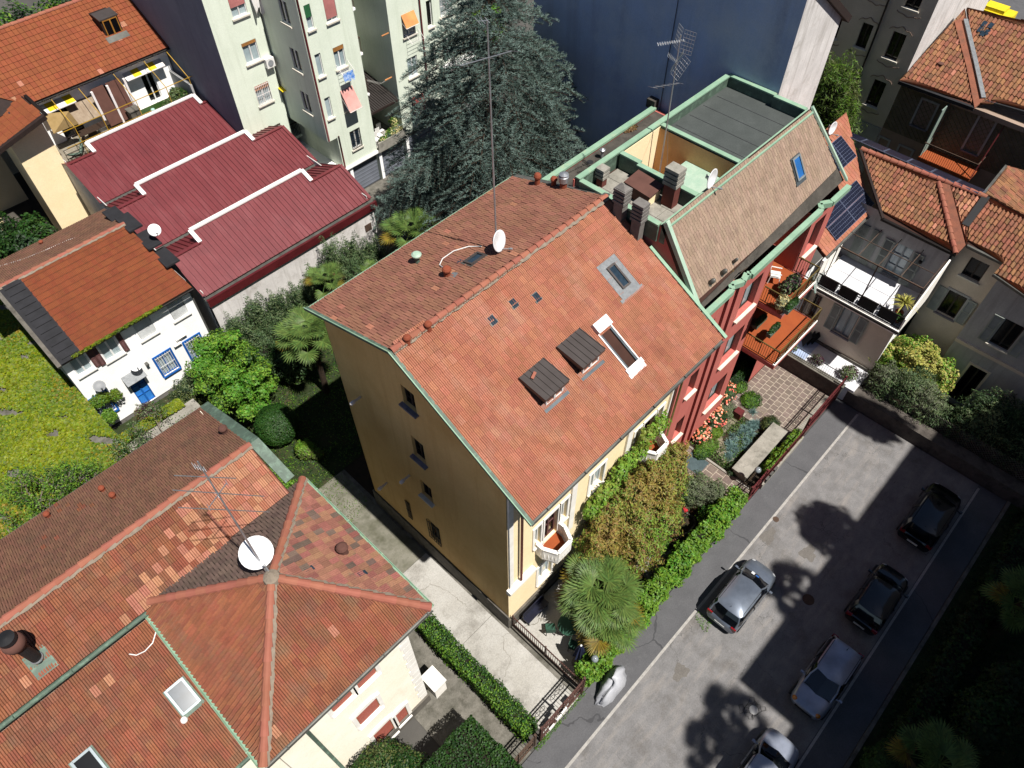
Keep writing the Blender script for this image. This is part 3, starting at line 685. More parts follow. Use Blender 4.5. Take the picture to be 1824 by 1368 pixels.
# ---- roof
RZ, EZ, BZ = 16.07, 12.69, 14.45; RY, EY, BY = 13.43, 7.26, 18.41; X0, X1 = 8.3, 19.12
mb = MB(); mb.slab([(X0, EY, EZ), (X1, EY, EZ), (X1, RY, RZ), (X0, RY, RZ)], .16); mb.slab([(X0, RY, RZ), (X1, RY, RZ), (19.12, BY, BZ), (X0, BY, BZ)], .16)
roof = mb.build('roof', 'roof_under', YH)
sf = math.hypot(RY-EY, RZ-EZ); sb = math.hypot(BY-RY, BZ-RZ)
FO = A3(X0, EY, EZ); FU = A3(1, 0, 0); FV = nrm((0, RY-EY, RZ-EZ)); FN = nrm(np.cross(FU, FV))
def onF(px, py, h=0): return WP(px, py, FO+FN*h, FN)
def uvF(px, py): p = onF(px, py)-FO; return p@FU, p@FV
# terrace cut and skylight openings leave gaps in the tiling
_k = math.hypot(1, .548); cut = (14.85-X0, 15.42-X0, (8.62-EY)*_k, (10.1-EY)*_k)
tiles(roof, FO, FU, FV, [(0, 0), (X1-X0, 0), (X1-X0, sf-.05), (0, sf-.05)], .225, .345, 'grooved', 'terracotta', single=150, holes=[cut], alt='terracotta_fresh', altp=.004, seed=2)
BO = A3(X1, BY, BZ); BU = A3(-1, 0, 0); BV = nrm((0, RY-BY, RZ-BZ)); BN = nrm(np.cross(BU, BV))
tiles(roof, BO, BU, BV, [(0, 0), (X1-X0, 0), (X1-X0, sb-.05), (0, sb-.05)], .235, .36, 'double', 'terracotta_rear', stagger=.5, single=150, jitter=.01, alt='terracotta_fresh', altp=.015, seed=3)
caps(roof, (X0, RY, RZ+.06), (X1, RY, RZ+.06), .13, 'ridge_clay', .40, mortar='mortar', side=1)
g = gutter(YH, (X0-.05, EY-.06, EZ-.02), (X1, EY-.06, EZ-.02), .085, 'zinc')
gutter(YH, (X1, BY+.07, BZ), (X0-.05, BY+.07, BZ), .08, 'copper_patina')
mb = MB(); mb.bar((X0-.04, EY-.12, EZ+.02), (X0-.04, RY, RZ+.05), .08, .16, up=(1, 0, 0)); mb.bar((X0-.04, RY, RZ+.05), (X0-.04, BY+.12, BZ+.03), .08, .16, up=(1, 0, 0))
mb.build('verge_flashing', 'copper_dark', YH)
mb = MB(); mb.bar((X0-.11, EY-.12, EZ+.1), (X0-.11, RY, RZ+.13), .035, .035); mb.bar((X0-.11, RY, RZ+.13), (X0-.11, BY+.12, BZ+.11), .035, .035)
mb.build('verge_edge', 'copper_patina', YH)
mb = MB(); mb.bar((X1+.14, EY-.1, EZ+.03), (X1+.14, 11.2, EZ+.03+(11.2-EY)*.548), .16, .05, up=(0, 0, 1)); mb.build('valley_flashing', 'copper_patina', YH)
mb = MB(); mb.bar((X1+.1, RY, RZ+.03), (X1+.1, BY, BZ+.05), .3, .05); mb.build('rear_flashing', 'zinc', YH)
# ---- things let into or standing on the front slope (upright boxes set on the slope)
def onslope(name, lab, cat, px, py, group=None):
    p = onF(px, py); return T(name, lab, cat, p, group), p
# two anthracite dormer hoods
def dormer(cx, lab, broken=False):
    c = A3(cx, 10.0, EZ+(10.0-EY)*.548); t = T('dormer_hood', lab, 'dormer', c, 'dark metal dormer hoods')
    hw = .5; y0, y1, zl = 9.5, 10.7, 14.48
    MB().add([(cx-hw, y0, 13.75), (cx-hw, y0, zl), (cx-hw, y1, zl+.1)], [(0, 1, 2)]).add([(cx+hw, y0, 13.75), (cx+hw, y0, zl), (cx+hw, y1, zl+.1)], [(2, 1, 0)]).box(cx-hw, cx+hw, y0+.02, y0+.06, 13.7, zl).build('cheeks', 'anthracite_metal', t)
    F = fr('y', y0-.02); window(t, F, cx-hw+.06, cx+hw-.06, 13.92, zl-.06, depth=.0, frame='frame_white', glass='glass_dark', sill=None)
    top = [A3(cx-.6, 9.3, zl+.04), A3(cx+.6, 9.3, zl+.04), A3(cx+.6, 10.52, zl+.2), A3(cx-.6, 10.52, zl+.2)]
    lid = MB().slab(top, .15).build('lid', 'anthracite_metal', t); mb = MB(); nv = nrm(np.cross(top[1]-top[0], top[3]-top[0]))
    for k in range(6):
        f = k/5; a = top[0]*(1-f)+top[1]*f; b = top[3]*(1-f)+top[2]*f; mb.bar(a+nv*.015, b+nv*.015, .025, .035)
    mb.build('standing_seam', 'anthracite_metal', lid)
    if broken: MB().obox(A3(cx-.22, 10.2, zl+.24), nrm((.8, .3, .1)), nrm((-.3, .8, .15)), nv, .14, .05, 0, .04).build('fallen_tile', 'ridge_clay', lid)
    p0 = A3(cx, 9.42, EZ+(9.42-EY)*.548); MB().obox(p0, FU, FV, FN, hw+.1, .17, .03, .08).build('apron_flashing', 'flashing_grey', t)
    return t
dormer(11.78, 'dark metal dormer hood nearer the gable, with a broken tile on its lid', True)
dormer(13.68, 'dark metal dormer hood beside the white-edged roof cut')
# white-edged terrace cut
t = T('roof_cut', 'long narrow roof opening edged in white metal with an olive inner wall', 'roof opening', FO+FU*cut[0]+FV*cut[2])
cu_ = (cut[0]+cut[1])/2; hw = (cut[1]-cut[0])/2; c0 = FO+FU*cu_+FV*(cut[2]+cut[3])/2; hl = (cut[3]-cut[2])/2
mb = MB(); mb.obox(c0-FU*hw, FV, FU, FN, hl, .05, -.9, .09); mb.obox(c0+FU*hw, FV, FU, FN, hl, .05, -.9, .09); mb.build('cheek', 'flashing_grey', t)
MB().obox(c0-FU*(hw-.07), FV, FU, FN, hl-.04, .015, -.9, .02).build('lining', 'plaster_olive', t)
MB().obox(c0, FV, FU, FN, hl, hw, -.95, -.9).build('bottom_sheet', 'plaster_olive', t)
MB().obox(c0+FV*(hl+.16), FU, FV, FN, hw+.09, .2, .02, .26).build('head_flashing', 'white_metal', t)
mb = MB(); mb.obox(c0-FV*(hl+.06), FU, FV, FN, hw+.16, .1, .03, .14); mb.obox(c0-FV*(hl+.24), FU, FV, FN, hw+.16, .1, .03, .08); mb.build('foot_flashing', 'white_metal', t)
mb = MB(); mb.obox(c0-FU*(hw+.06), FV, FU, FN, hl, .025, .06, .11); mb.obox(c0+FU*(hw+.06), FV, FU, FN, hl, .025, .06, .11); mb.build('side_edging', 'white_metal', t)
# roof window with lead apron
def roofwin(px, py, O_, U_, V_, N_, hw, hl, lab, glass='glass_sky', frame='anthracite_metal', apron='lead', lead=.16, group=None, foot=.0):
    c = WP(px, py, O_, N_); t = T('roof_window', lab, 'roof window', c, group)
    MB().obox(c-V_*.04, U_, V_, N_, hw+lead, hl+lead, .02, .1).build('flashing', apron, t)
    if foot: MB().obox(c-V_*(hl+lead+foot*.5), U_, V_, N_, hw+lead*1.4, foot, .04, .09).build('foot_flashing', apron, t)
    mb = MB()
    for s in (-1, 1):
        mb.obox(c+U_*s*(hw-.03), V_, U_, N_, hl, .04, .02, .17); mb.obox(c+V_*s*(hl-.03), U_, V_, N_, hw-.075, .04, .02, .17)
    f = mb.build('frame', frame, t)
    MB().obox(c, U_, V_, N_, hw-.075, hl-.075, .1, .13).build('pane', glass, f)
    return t
roofwin(1099, 494, FO, FU, FV, FN, .22, .5, 'small skylight with pale lead flashing high on the front slope', lead=.3, foot=.08)
for i, (px, py) in enumerate(((876, 572), (914, 542), (955, 531))):
    c = onF(px, py); mb = MB().obox(c, FU, FV, FN, .17, .19, .045, .075)
    o = solo(mb, 'glass_tile', 'zinc', ['leftmost of three small glass roof tiles in a row below the ridge', 'middle one of three small glass roof tiles below the ridge', 'rightmost of three small glass roof tiles below the ridge'][i], 'glass tile', 'glass tiles in the front slope')
    ORG[o.name] = np.array(o.location)
    mb = MB()
    for s in (-.085, .0, .085): mb.obox(c+FU*s, FV, FU, FN, .16, .034, .07, .095)
    mb.build('pane', 'glass_sky', o)
def onB(px, py, h=0): return WP(px, py, BO+BN*h, BN)
# rear slope: skylight, glass tile, vents, cable
roofwin(847, 466, BO, -BU, BV, BN, .36, .24, 'dark flat skylight beside the dish on the brown rear slope', apron='zinc', lead=.07)
c = onB(820, 469); o = solo(MB().obox(c, BU, BV, BN, .12, .12, .05, .08), 'glass_tile', 'glass_sky', 'single small glass tile on the brown rear slope', 'glass tile')
def vent(px, py, lab, m='copper_light', h=.42, r=.13, kind='vent_pipe'):
    c = onB(px, py); t = T(kind, lab, 'roof vent', c)
    MB().lathe(c, [(r*.7, -.05), (r*.7, h)], 12).build('pipe', 'copper_dark' if m == 'copper_light' else m, t, smooth=False)
    MB().lathe(c, [(r*1.35, h), (r*1.4, h+.06), (r*.9, h+.12), (.02, h+.13)], 14).build('cap', m, t); return t
vent(744, 470, 'pale green capped vent pipe on the rear slope', r=.14)
def pot(c, lab, h=.5, r=.11, m='clay_pot', n=12, grp=None, nm='clay_vent'):
    t = T(nm, lab, 'clay vent', c, grp)
    MB().lathe(c, [(r*1.05, -.12), (r*.95, h*.7)], n).build('shaft', m, t, smooth=False)
    MB().lathe(c, [(r*1.35, h*.7), (r*1.35, h*.82), (r*1.0, h*.95), (r*.6, h)], n).build('cap', m, t); return t
pot(onB(797, 494), 'clay vent with a cowl and grey flashing beside the white cable', .5, .13)
MB().obox(onB(807, 498), BU, BV, BN, .27, .14, .05, .08); solo(MB().obox(onB(806, 497), nrm((1, .35, 0)), nrm(np.cross(BN, (1, .35, 0))), BN, .26, .12, .06, .085), 'loose_flashing', 'lead', 'grey lead patch on the tiles at the foot of the cowled clay vent', 'flashing')
for i, (px, py) in enumerate(((764, 590), (727, 614))):
    c = onF(px, py)+A3(0, 0, .02); pot(c, ['clay vent standing by the ridge, farther from the gable', 'clay vent standing by the ridge, nearer the gable'][i], .42, .1, grp='clay vents by the ridge')
pts = [onB(x, y, .12) for x, y in ((858, 439), (835, 439), (808, 447), (788, 461), (783, 472), (791, 478))]
solo(MB().tube(pts, .022, 6), 'white_cable', 'plastic_white', 'curved white cable lying on the rear slope beneath the dish', 'cable', smooth=True)
# dish and long mast
def dish(c, face, r, lab, m='dish_white', mastlen=.6, group=None, arm=True, mast_to=None):
    c = A3(*c); face = nrm(face); t = T('satellite_dish', lab, 'satellite dish', mast_to if mast_to is not None else c, group)
    prof = [(r*k/6, .18*r*(k/6)**2) for k in range(0, 7)]; prof = [(max(a, .005), b) for a, b in prof]
    pr = prof+[(r*1.01, .18*r-.01), (r*.99, .18*r-.03)]+[(a*.98+.003, b-.03) for a, b in prof[::-1]]
    MB().lathe(c, pr, 24, face).build('reflector', m, t, smooth=True)
    side = nrm(np.cross(face, (0, 0, 1))); dn = np.cross(side, face); dn = -dn if dn[2] > 0 else dn
    tip = c+face*r*1.15+dn*r*.75; mb = MB(); mb.bar(c+dn*r*.9+face*r*.1, tip, .03); mb.bar(c-face*.02, c-face*.22, .08); mb.build('arm', 'steel', t)
    MB().lathe(tip, [(.03, -.06), (.045, .0), (.045, .08)], 8, -face+dn*.2).build('receiver', 'dish_grey', t)
    if mast_to is not None:
        MB().tube([A3(*mast_to), c-face*.2+A3(0, 0, .12)], .03, 8).build('pole', 'steel', t)
    return t
SOUTH = A3(.12, -.78, .62)
b = onB(884, 448); dc = WY(887, 429, b[1]-.12)
dish(dc, A3(.25, -.9, .28), .4, 'white satellite dish at the foot of the long mast on the yellow house', mast_to=b)
top = WY(862, 30, b[1]); 
b0 = b+A3(.02, 0, 0)
def aerial(base, top, lab, booms, r=.03, name='tv_aerial', stays=()):
    t = T(name, lab, 'aerial', base); base, top = A3(*base), A3(*top)
    MB().tube([base, base*.5+top*.5, top], [r, r*.85, r*.6], 8).build('mast', 'steel', t)
    for (p, q, els, el, dirv) in booms:
        p, q = A3(*p), A3(*q); mb = MB(); mb.bar(p, q, .02)
        for k in range(els):
            f = k/(max(els-1, 1)); c = p+(q-p)*f; mb.bar(c-A3(*dirv)*el*(1-.2*f), c+A3(*dirv)*el*(1-.2*f), .012)
        mb.build('boom', 'steel', t)
    return t
ya = b[1]
q0, q1 = WY(820, 117, ya), WY(911, 91, ya); 
aerial(b0, WY(868, 36, ya), 'tall thin steel mast with one long crossbar above the yellow roof',
       [(q0, q1, 3, .45, (.15, .9, -.35)), (WY(851, 38, ya), WY(868, 36, ya), 3, .2, (0, .6, .3))], r=.035)
# chimney pots where the roof meets the flat terrace
for i, (px, py, h, r) in enumerate(((957, 331, .62, .12), (986, 333, .5, .11))):
    pot(onB(px, py), ['clay chimney pot by the rear corner, the one farther from the steel cowl', 'clay chimney pot next to the shiny steel cowl'][i], h, r, grp='clay chimney pots at the rear corner')
c = onB(1003, 337); t = T('steel_cowl', 'shiny round steel chimney cowl on a clay base at the rear corner', 'chimney cowl', c)
MB().lathe(c, [(.15, -.15), (.15, .38)], 12).build('base', 'clay_pot', t); MB().lathe(c, [(.2, .38), (.21, .62), (.17, .64), (.17, .7), (.2, .72), (.05, .78)], 14).build('cowl', 'steel', t)
# two tall grey chimneys at the party wall
def chimney(c, wx, wy, h, lab, m='chimney_grey', slabs=4, capm=None, group=None, peak=True, sh=.11, down=2.2):
    c = A3(*c); t = T('chimney', lab, 'chimney', c, group)
    MB().box(c[0]-wx, c[0]+wx, c[1]-wy, c[1]+wy, c[2]-down, c[2]+h).build('stack', m, t)
    for k in range(slabs):
        z = c[2]+h+.03+k*(sh+.06); e = .06
        MB().box(c[0]-wx-e, c[0]+wx+e, c[1]-wy-e, c[1]+wy+e, z, z+sh).build('cap_slab', capm or m, t)
    z = c[2]+h+.03+slabs*(sh+.06)-.06
    zc = z-sh*.5
    MB().box(c[0]-wx*.8, c[0]+wx*.8, c[1]-wy*.8, c[1]+wy*.8, c[2]+h, zc).build('core', 'tar', t)
    if peak:
        e = .02; MB().add([(c[0]-wx-e, c[1]-wy-e, z+.02), (c[0]+wx+e, c[1]-wy-e, z+.02), (c[0]+wx+e, c[1]+wy+e, z+.02), (c[0]-wx-e, c[1]+wy+e, z+.02), (c[0], c[1], z+.18)], [(3, 2, 1, 0), (0, 1, 4), (1, 2, 4), (2, 3, 4), (3, 0, 4)]).build('top', capm or m, t)
    return t
c = W(1098, 392, 15.6); chimney((19.0, c[1], 15.5), .17, .21, .85, 'grey rendered chimney with peaked cap, nearer the ridge of the yellow house', group='grey chimneys at the party wall')
c = W(1133, 432, 14.8); chimney((19.05, c[1], 14.6), .155, .2, 1.35, 'grey rendered chimney with stepped cap, lower down the slope beside the dark red gable', group='grey chimneys at the party wall', peak=False, slabs=5)
# ================================================================ the red house with mansard and green copper edges
RH = T('red_house', 'red rendered house with brown mansard roof, green copper edging and terraces', 'house', (25, 12, 0))
RX0, RX1 = 19.45, 30.0; FYW = 8.9
RFy = fr('y', 8.62)
# front: deep recessed fins around the two window bays, terraces at the far end
def zx(px, py, y=8.62): p = WY(px, py, y); return p[0], p[2]
# wall planes: near part flush, with two vertical slots; far part set back behind the balconies
ro = [(20.55, 21.25, 9.6, 11.2), (20.55, 21.25, 6.3, 7.9), (20.55, 21.25, 2.6, 4.2), (23.5, 25.0, 9.3, 11.3), (23.5, 25.0, 5.9, 7.9), (23.5, 25.0, 2.2, 4.2)]
slots = [(21.75, 22.1, 0, 12.1), (22.5, 22.85, 0, 12.1)]
mb = wallmesh(RFy, RX0, 25.7, 0, 12.3, ro+slots, .35); mb.build('front_wall', 'plaster_red', RH)
mb = MB()
for a, b, z0, z1 in slots: mb.box(a, b, 8.97, 9.0, 0, 12.3)
mb.build('slot_back', 'plaster_red', RH)
for q in ro: window(RH, RFy, *q, depth=.33, frame='frame_dark', glass='glass_curtain', sill='sill_pale', sillout=.16, leaf=2 if q[1]-q[0] > 1 else 1)
R2 = fr('y', 10.1)       # back wall of the loggias
lo = [(26.4, 28.0, 9.1, 11.3), (26.4, 28.0, 5.9, 8.1), (26.4, 28.0, 2.6, 4.8)]
wallmesh(R2, 25.7, 29.2, 0, 12.3, lo, .2).build('loggia_wall', 'plaster_ochre', RH)
for q in lo: window(RH, R2, *q, frame='frame_dark', glass='glass_dark', sill=None, name='terrace_door')
mb = MB(); mb.box(25.68, 25.7, 8.62, 10.1, 0, 12.3); mb.box(28.7, 28.72, 8.6, 10.1, 5.5, 12.3); mb.build('loggia_side_wall', 'plaster_red', RH)
ro2 = [(29.25, 30.3, 9.5, 11.5), (29.25, 30.3, 6.1, 8.0)]
R3 = fr('y', 8.55); wallmesh(R3, 28.72, 31.0, 0, 12.45, ro2, .35).build('front_wall', 'plaster_red', RH)
for q in ro2: window(RH, R3, *q, depth=.33, frame='frame_dark', glass='glass_curtain', sill='sill_pale', sillout=.16)
MB().box(30.98, 31.0, 8.55, 15, 0, 12.4).build('end_wall', 'plaster_red', RH)
mb = MB()     # terraces
for z, y0, x1 in ((8.85, 7.35, 28.7), (5.6, 6.75, 29.9), (2.3, 6.4, 30.4)):
    if z < 3: continue
    MB().box(25.75, x1, y0, 10.08, z-.28, z-.005).build('terrace_slab', 'plaster_red', RH)
    MB().box(25.8, x1-.05, y0+.12, 10.05, z, z+.03).build('terrace_floor', 'terrace_orange', RH)
    MB().box(25.72, x1+.02, y0-.02, y0+.1, z+.0, z+.1).build('terrace_kerb', 'white_trim', RH)
    def rail(p, q, z_, nm='railing'):
        mb = MB(); L = math.hypot(q[0]-p[0], q[1]-p[1]); n = int(L/.12)
        mb.bar((*p, z_+1.0), (*q, z_+1.0), .05, .05); mb.bar((*p, z_+.14), (*q, z_+.14), .03)
        for k in range(n+1):
            x, y = p[0]+(q[0]-p[0])*k/n, p[1]+(q[1]-p[1])*k/n; mb.bar((x, y, z_+.1), (x, y, z_+1.0), .018 if k % 8 else .04)
        return mb.build(nm, 'bronze_iron', RH)
    rail((25.8, y0+.04), (x1-.05, y0+.04), z); rail((25.8, y0+.04), (25.8, 8.6), z); rail((x1-.05, y0+.04), (x1-.05, 8.5), z)
# mansard: front slope from the parapet down to the green eave
MZ, MY = 16.1, 10.82; EZ2, EY2 = 13.0, 8.62
mb = MB(); mb.slab([(19.35, EY2+.1, EZ2), (31.0, EY2+.1, EZ2), (29.95, MY, MZ), (19.35, MY, MZ)], .2); mroof = mb.build('mansard_roof', 'roof_under', RH)
VM = nrm((0, MY-EY2-.1, MZ-EZ2)); sm = math.hypot(MY-EY2-.1, MZ-EZ2)
tiles(mroof, (19.45, EY2+.1, EZ2), (1, 0, 0), VM, [(0, .35), (11.4, .35), (10.4, sm), (0, sm)], .16, .34, 'flat', 'shingle', stagger=.5, single=300, jitter=.003, lift=.01, seed=5)
NM = nrm(np.cross((1, 0, 0), VM))
lq = [A3(19.45, EY2+.1, EZ2)+A3(1, 0, 0)*a+VM*b+NM*.075 for a, b in ((0, .0), (11.5, .0), (11.3, .62), (0, .12))]
MB().slab(lq, .04).build('slope_lining', 'bitumen_old', RH)
MO = A3(19.45, EY2+.1, EZ2)
MB().slab([(19.4, EY2, EZ2-.02), (31.0, EY2, EZ2-.02), (31.0, EY2+.62, EZ2+.12), (19.4, EY2+.62, EZ2+.12)], .05).build('gutter_floor', 'bitumen_old', RH)
def ribbon(pts, w_, h_, nm='eave_trim', m='copper_patina', z=12.72, par=None):
    mb = MB()
    for a, b in zip(pts[:-1], pts[1:]): mb.bar((*a, z), (*b, z), w_, h_)
    return mb.build(nm, m, par or RH)
ribbon([(19.4, 8.42), (21.55, 8.42), (21.75, 8.62), (22.3, 8.38), (22.75, 8.5), (22.85, 8.36), (28.6, 8.36), (28.9, 8.62), (29.4, 8.3), (31.0, 8.3)], .24, .26)
# left gable of the mansard (dark red) with its copper strips
MB().add([(19.36, 8.62, 0), (19.36, 15.1, 0), (19.36, 15.1, 15.3), (19.36, MY, 15.98), (19.36, 8.62, 12.95)], [(0, 1, 2, 3, 4)]).build('gable_wall', 'plaster_red', RH)
mb = MB(); mb.bar((19.38, EY2, EZ2+.05), (19.38, MY, MZ+.08), .2, .07, up=(1, 0, 0)); mb.bar((19.48, EY2, EZ2+.1), (19.48, MY, MZ+.12), .2, .05, up=(0, 0, 1)); mb.build('verge_trim', 'copper_light', RH)
mb = MB(); mb.bar((31.0, EY2-.1, EZ2+.05), (30.0, MY, MZ+.08), .2, .1, up=(0, 0, 1)); mb.bar((31.15, EY2-.1, EZ2-.1), (30.15, MY, MZ-.05), .12, .08, up=(0, 0, 1)); mb.build('verge_trim', 'copper_light', RH)
MB().add([(30.98, 8.6, 12.4), (30.98, 15, 12.4), (30.0, 15.07, 16.0), (30.0, MY, 16.0)], [(0, 1, 2, 3)]).build('gable_wall', 'plaster_red', RH)
# flat roof with parapets
PX0, PXd, PX1 = 19.35, 24.7, 29.95; PY0, PY1 = MY, 15.07
MB().box(PXd, PX1, PY0, PY1, 15.35, 15.5).build('flat_roof', 'bitumen', RH)
fl = MB()
for k in range(1, 5): fl.box(PXd+k*1.06, PXd+.03+k*1.06, PY0+.2, PY1-.2, 15.5, 15.506)
fl.build('felt_seam', 'tar', RH)
def par(p, q, z=16.0, w_=.24, hh=.07, m='copper_patina', low=15.2):
    mb = MB().bar((*p, z), (*q, z), w_, hh); o = mb.build('parapet_cap', m, RH)
    MB().bar((*p, (z+low)/2-.03), (*q, (z+low)/2-.03), w_*.7, z-low-.08).build('parapet', 'copper_dark', RH)
par((PX0, PY0), (PX1, PY0), w_=.34); par((PX0, PY1), (PX1, PY1)); par((PX1, PY0+.2), (PX1, 12.6)); par((30.05, 12.6), (30.05, PY1)); par((PXd, PY0+.2), (PXd, PY1-.18))
par((PX0, PY0+.2), (PX0, PY1-.18)); par((21.9, 13.9), (21.9, PY1-.18)); par((21.75, PY0+.2), (21.75, 13.9))
# the upper paved terrace nearest the yellow house and the sunken patio beyond
MB().box(PX0+.1, 21.8, PY0+.1, PY1-.1, 14.9, 15.25).build('terrace_base', 'roof_under', RH)
k = 0
for i in range(3):
    for j in range(5):
        MB().box(19.62+i*.72, 20.32+i*.72, 11.05+j*.77, 11.8+j*.77, 15.25, 15.3).build('terrace_slab', 'concrete_light', RH)
MB().box(22.0, 24.6, PY0+.1, PY1-.1, 12.6, 12.8).build('patio_floor', 'terrace_orange', RH)
mb = MB(); mb.box(22.0, 24.6, 14.88, 14.9, 12.8, 15.96); mb.build('patio_wall', 'plaster_cream', RH)
pf = fr('x', 24.5); po = [(12.9, 13.9, 12.82, 14.7)]
F_ = lambda a, d, z: (24.52+d, a, z)
wallmesh(F_, 11.0, 14.9, 12.8, 15.94, po, .15).build('patio_wall', 'plaster_ochre', RH)
window(RH, F_, *po[0], depth=.13, frame='shutter_brown', glass='shutter_brown', sill=None, name='patio_door')
MB().box(22.9, 24.5, 11.6, 13.3, 14.95, 15.05).build('canopy', 'copper_light', RH)
mb = MB().box(22.0, 22.02, 11.0, 14.9, 12.8, 15.9); mb.build('patio_wall', 'plaster_red', RH)
MB().box(21.98, 24.5, 11.03, 11.06, 12.8, 15.9).build('patio_wall', 'plaster_ochre', RH)
# lower rear terrace roof behind the parapet
MB().box(19.3, 29.8, 15.3, 18.5, 12.6, 12.8).build('rear_flat_roof', 'bitumen_old', RH)
MB().box(19.3, 29.8, 15.2, 15.26, 12.8, 15.9).build('rear_wall', 'plaster_red', RH)
MB().bar((19.2, 18.62, 12.95), (29.8, 18.62, 12.95), .3, .12).build('rear_parapet_cap', 'copper_patina', RH)
MB().box(19.3, 29.8, 18.52, 18.7, 0, 12.85).build('rear_wall', 'plaster_red', RH)
MB().box(29.8, 30.0, 15.3, 18.7, 0, 12.8).build('rear_wall', 'plaster_red', RH)
# roof window with blue blind
roofwin(1418, 299, MO, A3(1, 0, 0), VM, NM, .3, .5, 'skylight with a bright blue blind in the brown mansard slope', glass='glass_blue', frame='frame_grey', apron='flashing_grey', lead=.07, foot=.1)
for i, (px, py) in enumerate(((1263, 506), (1284, 489), (1304, 469))):
    c = WP(px, py, MO, NM); t = T('slope_vent', ['lowest of three grey hooded vents on the mansard slope', 'middle one of three grey hooded vents on the mansard slope', 'uppermost of three small grey vents on the mansard slope'][i], 'roof vent', c, 'grey vents on the mansard')
    r_ = .1 if i < 2 else .07
    MB().lathe(c-NM*.03, [(r_*1.2, 0), (r_*1.1, .1)], 12, NM).build('collar', 'zinc', t); MB().lathe(c+A3(0, 0, .02), [(r_, -.1), (r_, .3), (r_*.6, .38), (.01, .4)], 12, nrm((0, -.5, 1))).build('hood', 'zinc', t, smooth=True)
# dried grass in the gutter, a stick
bush('gutter_weeds', 'clump of dry brown weeds growing in the gutter of the mansard', 'weeds', [(22.1, 8.95, 13.15, .35, .2, .12), (22.6, 9.0, 13.15, .3, .15, .1)], 500, .05, ['leaf_palm_dry', 'leaf_rust'], aspect=.2, core=None)
p = W(1318, 488, 13.3); q = W(1332, 476, 13.3); solo(MB().tube([p, (p+q)/2+A3(0, 0, .05), q], [.02, .03, .015], 6), 'branch', 'bark', 'short grey broken branch lying in the gutter by the weeds', 'branch')
# chimneys and fittings on the flat roof
chimney(W(1072, 318, 15.6)*A3(1,1,0)+A3(0,0,15.3), .15, .15, .35, 'small grey and red chimney on the paved terrace with slatted white cap', m='chimney_red', capm='concrete_light', slabs=3, down=0, peak=False)
chimney(W(1192, 360, 15.4)*A3(1,1,0)+A3(0,0,15.3), .2, .26, .95, 'big square chimney with louvred pale cap and red base beside the patio', m='chimney_red', capm='concrete_light', slabs=4, down=0, peak=False, sh=.14)
c = W(1150, 352, 15.4); t = T('stair_box', 'low brown and cream box with sloping brown lid between the chimneys', 'roof box', (c[0], c[1], 15.3))
MB().box(c[0]-.3, c[0]+.45, c[1]-.35, c[1]+.75, 15.3, 15.85).build('box_wall', 'plaster_cream', t); MB().slab([(c[0]-.42, c[1]-.45, 15.86), (c[0]+.5, c[1]-.45, 15.95), (c[0]+.5, c[1]+.85, 16.05), (c[0]-.42, c[1]+.85, 15.96)], .07).build('lid', 'chimney_brown', t)
MB().box(c[0]-.34, c[0]-.305, c[1]-.35, c[1]+.75, 15.3, 15.88).build('side_panel', 'chimney_brown', t)
MB().lathe((c[0]+.2, c[1]-.1, 15.6), [(.03, 0), (.03, .1)], 6)
# air conditioner on the green canopy
c = W(1248, 271, 15.45); t = T('air_conditioner', 'white air conditioner on the green canopy of the roof patio', 'air conditioner', (c[0], c[1], 15.05))
MB().box(c[0]-.2, c[0]+.2, c[1]-.42, c[1]+.42, 15.1, 15.72).build('casing', 'plastic_white', t); MB().box(c[0]-.215, c[0]-.2, c[1]-.36, c[1]+.3, 15.16, 15.66).build('fan_grille', 'plastic_black', t)
solo(MB().tube([(c[0]+.3, c[1]-.3, 15.1), (c[0]+.3, c[1]-.3, 15.6), (c[0]+.3, c[1]-.75, 15.6), (c[0]+.3, c[1]-.75, 14.2)], .03, 6), 'pipe', 'plastic_white', 'white angled pipe beside the air conditioner on the patio', 'pipe')
d0 = W(1262, 335, 16.05); dish((d0[0], d0[1], 16.5), A3(.1, -.97, .1), .4, 'white satellite dish on the green parapet of the red house', mast_to=(d0[0]+.1, d0[1], 16.0))
# aerial with grids
ba = W(1183, 300, 12.9); bx_, by_ = ba[0], 14.2
ba = A3(WY(1178, 296, 14.3)[0], 14.3, 12.8)
at = lambda px, py: WY(px, py, 14.3)
tp = at(1213, 62)
t = aerial(ba, tp, 'tall aerial with mesh reflectors and three booms rising from the roof patio',
    [(at(1172, 79), at(1218, 72), 12, .1, (.2, .5, .4)), (at(1190, 97), at(1208, 112), 9, .1, (.6, .2, .5)), (at(1163, 156), at(1210, 148), 5, .32, (.25, .85, -.3))], r=.035)
for (px, py, n_) in ((1214, 72, A3(-1, .2, .1)), (1206, 113, A3(-.6, .5, .4))):
    c = at(px, py); mb = MB(); a = nrm(np.cross(n_, (0, 0, 1))); b_ = np.cross(nrm(n_), a)
    for s in (-1, 1):
        for k in range(7):
            v = k/6; w0 = c+a*s*.05+b_*(-.42+.84*v)*1.0; w1 = w0+a*s*.42-nrm(n_)*.18; mb.bar(w0, w1, .012)
        for k in range(5):
            u_ = k/4; w0 = c+a*s*(.05+.42*u_)-nrm(n_)*.18*u_-b_*.42; mb.bar(w0, w0+b_*.84, .01)
    mb.build('reflector_grid', 'steel', t)
MB().tube([tp*.55+ba*.45, W(1188, 308, 15.9)], .006, 4).build('stay_wire', 'zinc', t)
